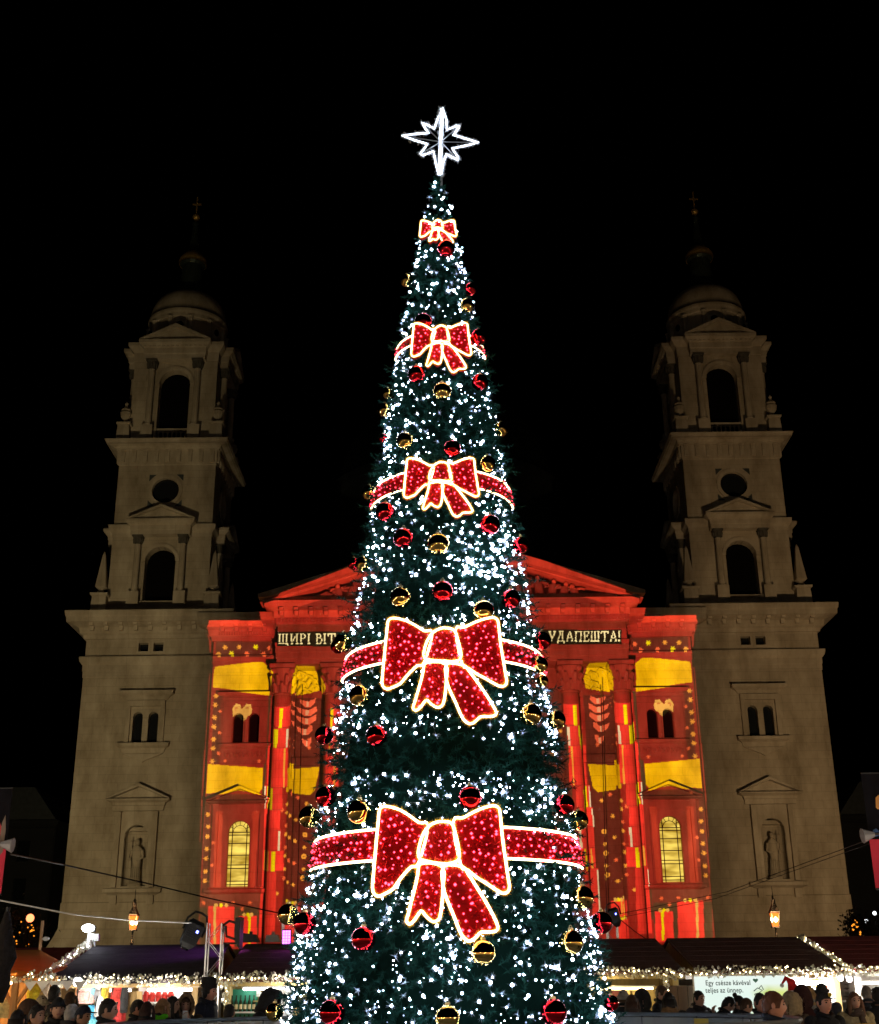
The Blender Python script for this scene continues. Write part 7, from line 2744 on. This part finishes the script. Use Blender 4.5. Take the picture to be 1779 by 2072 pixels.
# odds and ends on the drinks stall roof
for px, py, w_, lab in ((553, 1898, 0.3, 'grey junction box on the ridge of the drinks stall'), (508, 1898, 0.34, 'black wedge monitor on the ridge of the drinks stall')):
    q = at(px, py, 26.0)
    b = MB()
    b.prism([(q.x - w_ / 2, q.z - 0.08), (q.x + w_ / 2, q.z - 0.08), (q.x + w_ * 0.3, q.z + 0.06), (q.x - w_ * 0.45, q.z + 0.09 if 'wedge' in lab else q.z + 0.05)], 25.9, 26.15)
    b.box(q.x - 0.03, q.x + 0.03, 25.95, 26.0, q.z + 0.05, q.z + 0.12)
    tag(b.build('equipment_box', BLACKP if 'black' in lab else mat('grey_box', (0.3, 0.28, 0.26), 0.5)), lab, 'box')
# purple LED panel
q = at(580, 1896, 25.4)
t = thing('led_panel', 'small purple LED flood panel beside the tree', 'spotlight', tuple(q))
PUR = emis('purple_led', (0.75, 0.10, 1.0), 7)
b = MB()
b.box(q.x - 0.09, q.x + 0.09, q.y, q.y + 0.06, q.z - 0.14, q.z + 0.14)
b.build('housing', BLACKP, t)
for i in range(3):
    for j in range(5):
        b = MB()
        b.box(q.x - 0.075 + i * 0.052, q.x - 0.032 + i * 0.052, q.y - 0.012, q.y - 0.004, q.z - 0.125 + j * 0.05, q.z - 0.082 + j * 0.05)
        b.build('led', PUR, t)
t2 = at(345, 1912, 26.0)
lamp('purple_light', 'SPOT', (q.x, q.y - 0.03, q.z + 0.3), PURPLE_POWER, (0.62, 0.10, 1.0), t, 0.06, spot_size=R(50), spot_blend=1.0, target=(t2.x - 0.3, 25.0, 2.4))
# white floodlight on the gable of the bag stall
q = at(182, 1884, 25.9)
t = thing('gable_floodlight', 'white floodlight glaring on the gable top of the bag stall', 'floodlight', tuple(q))
b = MB()
b.ball((q.x - 0.02, q.y - 0.08, q.z + 0.05), 0.11, 14, 10, 0, (1.15, 0.35, 0.7))
b.build('lens', emis('cold_white_flood', (0.86, 0.93, 1.0), 22), t, True)
b = MB()
b.box(q.x - 0.09, q.x + 0.10, q.y - 0.02, q.y + 0.06, q.z - 0.02, q.z + 0.10)
b.build('housing', IRON, t)
b = MB()
b.box(q.x - 0.02, q.x + 0.10, q.y - 0.06, q.y + 0.02, q.z - 0.19, q.z - 0.05)
b.box(q.x + 0.11, q.x + 0.20, q.y - 0.06, q.y + 0.02, q.z - 0.19, q.z - 0.06)
b.build('junction_box', WHITEP, t)
b = MB()
b.box(q.x + 0.01, q.x + 0.07, q.y - 0.02, q.y + 0.02, q.z - 0.36, q.z - 0.19)
b.tube([(q.x + 0.1, q.y, q.z - 0.19), (q.x + 0.14, q.y, q.z - 0.36)], 0.02, 6)
b.build('bracket', WHITEP, t)
lamp('flood_point', 'POINT', (q.x - 0.05, q.y - 0.32, q.z - 0.1), 6, (0.86, 0.93, 1), t, 0.1)
# small mast behind the orange canopy
q = at(83, 1900, 26.5)
t = thing('camera_mast', 'thin white mast with a small camera behind the orange canopy', 'mast', (q.x, q.y, 0))
b = MB()
b.tube([(q.x, q.y, 0), (q.x, q.y, q.z + 0.35)], 0.035, 6)
b.build('pole', mat('tan_pole', (0.5, 0.3, 0.15), 0.5), t)
b = MB()
b.ball((q.x + 0.12, q.y - 0.05, q.z), 0.06, 8, 6, 0, (1.2, 1, 0.8))
b.tube([(q.x, q.y, q.z), (q.x + 0.12, q.y - 0.05, q.z)], 0.015, 5)
b.build('camera', WHITEP, t)


# ---- banners on posts at both edges of the picture
def banner(px_in, top_, bot, outw, label, s, blobs):
    Yb = 19.0
    p1, p0 = at(px_in, top_, Yb), at(px_in - s * 20, bot, Yb)
    xi = p1.x
    xo = xi + s * outw
    t = thing('banner', label, 'banner', (xo, Yb, 0))
    b = MB()
    b.tube([(xo + s * 0.06, Yb, 0), (xo + s * 0.06, Yb, p1.z + 0.3)], 0.06, 10)
    b.build('post', mat('grey_post', (0.06, 0.06, 0.07), 0.5), t)
    zm = p0.z + (p1.z - p0.z) * 0.42
    b = MB()
    b.box(min(xi, xo), max(xi, xo), Yb - 0.004, Yb + 0.004, zm, p1.z)
    b.build('dark_cloth', mat('dark_banner_cloth', (0.007, 0.006, 0.008), 0.8, 0, 0.3, 4, 0, None, 0.1), t)
    b = MB()
    b.box(min(xi, xo), max(xi, xo), Yb - 0.004, Yb + 0.004, p0.z, zm - 0.002)
    b.build('red_cloth', mat('crimson_banner_cloth', (0.62, 0.014, 0.045), 0.7, 0, 0.12, 4), t)
    for i, (fx, fz, w_, h_, cl) in enumerate(blobs):
        b = MB()
        x, z = xi + s * outw * fx, zm + (p1.z - zm) * fz
        b.prism([(x - w_, z - h_ * 0.7), (x - w_ * 0.4, z - h_), (x + w_ * 0.8, z - h_ * 0.8), (x + w_, z + h_ * 0.3), (x + w_ * 0.3, z + h_), (x - w_ * 0.7, z + h_ * 0.6)], Yb - 0.007 - 0.001 * i, Yb - 0.005 - 0.001 * i)
        b.build('printed_shape', mat('banner_print', cl, 0.7), t)
    for i in range(5):
        b = MB()
        z = p0.z + (zm - p0.z) * (0.25 + 0.14 * i)
        b.tube([(xi + s * outw * (0.25 + 0.05 * k), Yb - 0.006, z + 0.02 * math.sin(k * 2.1 + i)) for k in range(8)], 0.006, 4)
        b.build('script_line', WHITEP, t)
    for z in (p1.z + 0.01, p0.z - 0.01):
        b = MB()
        b.tube([(xi, Yb, z), (xo + s * 0.06, Yb, z)], 0.014, 6)
        b.build('rod', IRON, t)
    # small flood lamp on an arm
    b = MB()
    zl = zm + 0.05
    b.tube([(xo, Yb - 0.02, zl + 0.05), (xi - s * 0.02, Yb - 0.25, zl)], 0.02, 6)
    b.build('lamp_arm', IRON, t)
    b = MB()
    c0 = Vector((xi - s * 0.10, Yb - 0.28, zl - 0.03))
    b.tube([c0 + Vector((s * 0.09, 0, 0.02)), c0 + Vector((-s * 0.09, 0, 0.0))], [0.035, 0.11], 8)
    b.build('lamp_shade', mat('grey_lamp_shade', (0.24, 0.23, 0.23), 0.5), t)
    lamp('banner_light', 'SPOT', (xi - s * 0.5, Yb - 1.6, p0.z + 0.2), BANNER_POWER, (1, 0.9, 0.85), t, 0.05, spot_size=R(60), spot_blend=1, target=((xi + xo) / 2, Yb, zm + 0.3))
    return t


banner(26, 1596, 1808, 0.75, 'dark and crimson banner cut off by the left edge of the picture', -1, [(0.25, 0.3, 0.09, 0.16, (0.45, 0.02, 0.04)), (0.1, 0.22, 0.04, 0.3, (0.2, 0.14, 0.1)), (0.5, 0.55, 0.05, 0.05, (0.3, 0.3, 0.32))])
banner(1742, 1566, 1798, 0.75, 'dark and crimson banner with orange figures at the right edge', 1, [(0.28, 0.56, 0.05, 0.11, (0.75, 0.32, 0.07)), (0.34, 0.2, 0.09, 0.18, (0.75, 0.16, 0.03)), (0.42, 0.24, 0.05, 0.1, (0.8, 0.4, 0.1)), (0.14, 0.1, 0.05, 0.06, (0.05, 0.12, 0.3))])
# folded parasol at the left edge
q = at(4, 1950, 15.0)
t = thing('folded_parasol', 'dark folded parasol cut off by the left edge of the picture', 'parasol', (q.x, q.y, 0))
b = MB()
b.loft([(q.x, q.y, 1.72, 0.06, 0.06), (q.x - 0.01, q.y, 1.9, 0.13, 0.11), (q.x, q.y, 2.05, 0.10, 0.1), (q.x + 0.02, q.y, 2.2, 0.14, 0.12), (q.x, q.y, 2.45, 0.09, 0.09), (q.x, q.y, 2.7, 0.03, 0.03)], 0, 14)
b.build('canopy', cmat((0.016, 0.012, 0.011), 0.9, 'dark_canvas'), t)
b = MB()
b.tube([(q.x, q.y, 0), (q.x, q.y, 2.75)], 0.025, 6)
b.build('pole', IRON, t)
b = MB()
b.lathe([(0.3, 0), (0.3, 0.08), (0.05, 0.1)], q.x, q.y, 12)
b.build('foot', IRON, t)


# ---- cables
def cable(pts, r, m_, label, sag=0.0):
    P = []
    for (a, b_) in zip(pts, pts[1:]):
        for i in range(12):
            k = i / 12
            P.append(a.lerp(b_, k) - Vector((0, 0, sag * 4 * k * (1 - k))))
    P.append(pts[-1])
    b = MB()
    b.tube(P, r, 5)
    tag(b.build('cable', m_), label, 'cable')


cable([at(-120, 1797, 21), at(0, 1822, 21.3), at(150, 1851, 21.6), at(260, 1862, 22.6), at(395, 1868, 23.2)], 0.013, WHITEP, 'white cable running from the left edge to the black moving light')
cable([at(20, 1728, 19.5), at(130, 1750, 22), at(300, 1788, 25), at(420, 1817, 26.5), at(585, 1852, 26.6)], 0.014, BLACKP, 'black cable sloping across the left tower to the tree')
cable([at(1770, 1695, 20), at(1660, 1735, 23), at(1470, 1805, 26), at(1250, 1850, 26.4)], 0.006, BLACKP, 'thin black cable sloping across the right tower')
cable([at(1775, 1702, 20), at(1640, 1750, 23), at(1450, 1818, 26), at(1250, 1858, 26.4)], 0.005, BLACKP, 'second thinner cable just below the first one across the right tower')
for px0, py0, px1, py1, lab in ((612, 1385, 601, 1862, 'black cable hanging straight down the red wall left of the tree'), (1216, 1385, 1228, 1845, 'black cable hanging straight down the red wall right of the tree')):
    cable([at(px0, py0, 93.0), at(px1, py1, 93.0)], 0.035, BLACKP, lab)
cable([at(1252, 1858, 26.3), at(1285, 1885, 26.4), at(1312, 1903, 26.4)], 0.009, BLACKP, 'short black cable falling from the moving light to the boarded stall roof')


# ---- trees with amber lights and dark houses at the sides
LEAFD = mat('dark_winter_foliage', (0.014, 0.018, 0.008), 0.8, 0, 0.4, 6)
TRUNK = mat('dark_bark', (0.04, 0.028, 0.02), 0.9, 0, 0.3, 8)
AMBER = emis('amber_fairy_light', (1.0, 0.30, 0.02), 1.6)


def side_tree(px, py, Y, h, label, lights, seed, spread):
    q = at(px, py, Y)
    rq_ = random.Random(seed)
    t = thing('street_tree', label, 'tree', (q.x, q.y, 0), 'small trees at the sides of the square')
    b = MB()
    b.tube([(q.x, q.y, 0), (q.x + 0.05, q.y, h * 0.3), (q.x - 0.03, q.y, h * 0.55), (q.x, q.y, h * 0.85)], [0.16, 0.12, 0.09, 0.03], 8)
    for i in range(14):
        z = h * rq_.uniform(0.3, 0.75)
        a = rq_.uniform(0, 6.28)
        l = rq_.uniform(0.5, 1) * spread
        b.tube([(q.x, q.y, z), (q.x + math.cos(a) * l * 0.5, q.y + math.sin(a) * l * 0.5, z + h * 0.08), (q.x + math.cos(a) * l, q.y + math.sin(a) * l, z + h * 0.2)], [0.05, 0.03, 0.012], 5)
    b.build('trunk', TRUNK, t)
    v = MB()
    cl = [(rq_.gauss(0, spread * 0.4), rq_.gauss(0, spread * 0.4), h * rq_.uniform(0.4, 0.95)) for _ in range(26)]
    for i in range(2600):
        c_ = cl[rq_.randrange(26)]
        p = Vector((q.x + c_[0] + rq_.gauss(0, spread * 0.16), q.y + c_[1] + rq_.gauss(0, spread * 0.16), c_[2] + rq_.gauss(0, h * 0.05)))
        d = Vector((rq_.gauss(0, 1), rq_.gauss(0, 1), rq_.gauss(0, 1))).normalized() * 0.09
        s_ = d.cross(Vector((rq_.gauss(0, 1), rq_.gauss(0, 1), rq_.gauss(0, 1)))).normalized() * 0.05
        v.add([p - d, p + s_, p + d, p - s_], [(0, 1, 2, 3)])
    v.build('crown', LEAFD, t, kind='stuff')
    l_ = MB()
    for lx, ly, n_, sp in lights:
        o = at(lx, ly, Y - 0.8)
        for i in range(n_):
            l_.octa((o.x + rq_.gauss(0, sp), o.y + rq_.uniform(-0.3, 0.3), o.z + rq_.gauss(0, sp * 1.2)), rq_.uniform(0.03, 0.065))
    l_.build('fairy_lights', AMBER, t, kind='stuff')


side_tree(52, 1880, 55, 5.2, 'small dark tree with amber lights left of the left tower', ((65, 1880, 5, 0.08), (64, 1898, 4, 0.10), (33, 1899, 5, 0.14), (45, 1862, 1, 0.05)), 4, 1.3)
side_tree(1740, 1890, 60, 4.9, 'small dark tree with amber lights right of the right tower', ((1733, 1866, 4, 0.1), (1741, 1880, 5, 0.14), (1727, 1876, 2, 0.06)), 6, 1.3)
q = at(61, 1858, 54)
t = thing('street_lamp', 'reddish glowing lamp above the small tree on the left', 'street lamp', (q.x, q.y, 0))
b = MB()
b.tube([(q.x, q.y, 0), (q.x, q.y, q.z - 0.1)], 0.05, 6)
b.build('post', IRON, t)
b = MB()
b.ball(q, 0.17, 10, 8)
b.build('globe', emis('reddish_globe', (1.0, 0.22, 0.08), 3.5), t, True)
for px, py, lab in ((1770, 1848, 'tiny white lamp high at the right edge of the picture'), (1753, 1864, 'tiny white lamp above the small tree on the right')):
    q = at(px, py, 112)
    t = thing('distant_lamp', lab, 'lamp', (q.x, q.y, 0))
    b = MB()
    b.tube([(q.x, q.y, 0), (q.x, q.y, q.z)], 0.05, 5)
    b.build('post', IRON, t)
    b = MB()
    b.ball(q, 0.17, 8, 6)
    b.build('globe', emis('distant_white', (0.9, 0.95, 1), 3), t)
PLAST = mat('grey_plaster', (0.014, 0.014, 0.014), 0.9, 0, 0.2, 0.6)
for s, px, py, lab in ((-1, 112, 1660, 'unlit plastered house beyond the left tower'), (1, 1700, 1650, 'unlit plastered house beyond the right tower')):
    q = at(px, py, 150)
    x0, x1 = (q.x - 45, q.x) if s < 0 else (q.x, q.x + 45)
    t = thing('house', lab, 'house', ((x0 + x1) / 2, 150, 0))
    hs = []
    wx = [x0 + 3 + 4.2 * i for i in range(10)]
    wz = [3.5 + 4.3 * j for j in range(int((q.z - 3) / 4.3))]
    b = MB(lambda a, d, z: (a, 150 - d, z))
    for a in wx:
        for z in wz:
            hs.append(rect(a, a + 1.5, z, z + 2.4))
    b.plate(rect(x0, x1, 0, q.z), hs, 0, 0.35)
    b.box(x0, x1, -14, -0.5, 0, q.z)
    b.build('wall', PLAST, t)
    b = MB(lambda a, d, z: (a, 150 - d, z))
    b.sweep3(x0, x1, 0, -14, [(0, q.z - 0.9), (0.2, q.z - 0.8), (0.5, q.z - 0.4), (0.55, q.z), (0, q.z + 0.05)])
    b.build('cornice', PLAST, t)
    b = MB(lambda a, d, z: (a, 150 - d, z))
    b.prism([(x0, q.z + 0.06), (x1, q.z + 0.06), (x1 - 3, q.z + 4), (x0 + 3, q.z + 4)], -13, -0.5)
    b.build('roof', SLATE, t)
    for a in wx:
        for z in wz:
            b = MB(lambda a_, d, z_: (a_, 150 - d, z_))
            b.panel(rect(a, a + 1.5, z, z + 2.4), -0.3)
            b.box(a + 0.7, a + 0.8, -0.3, -0.22, z, z + 2.4)
            b.build('window', DARKGLASS, t)
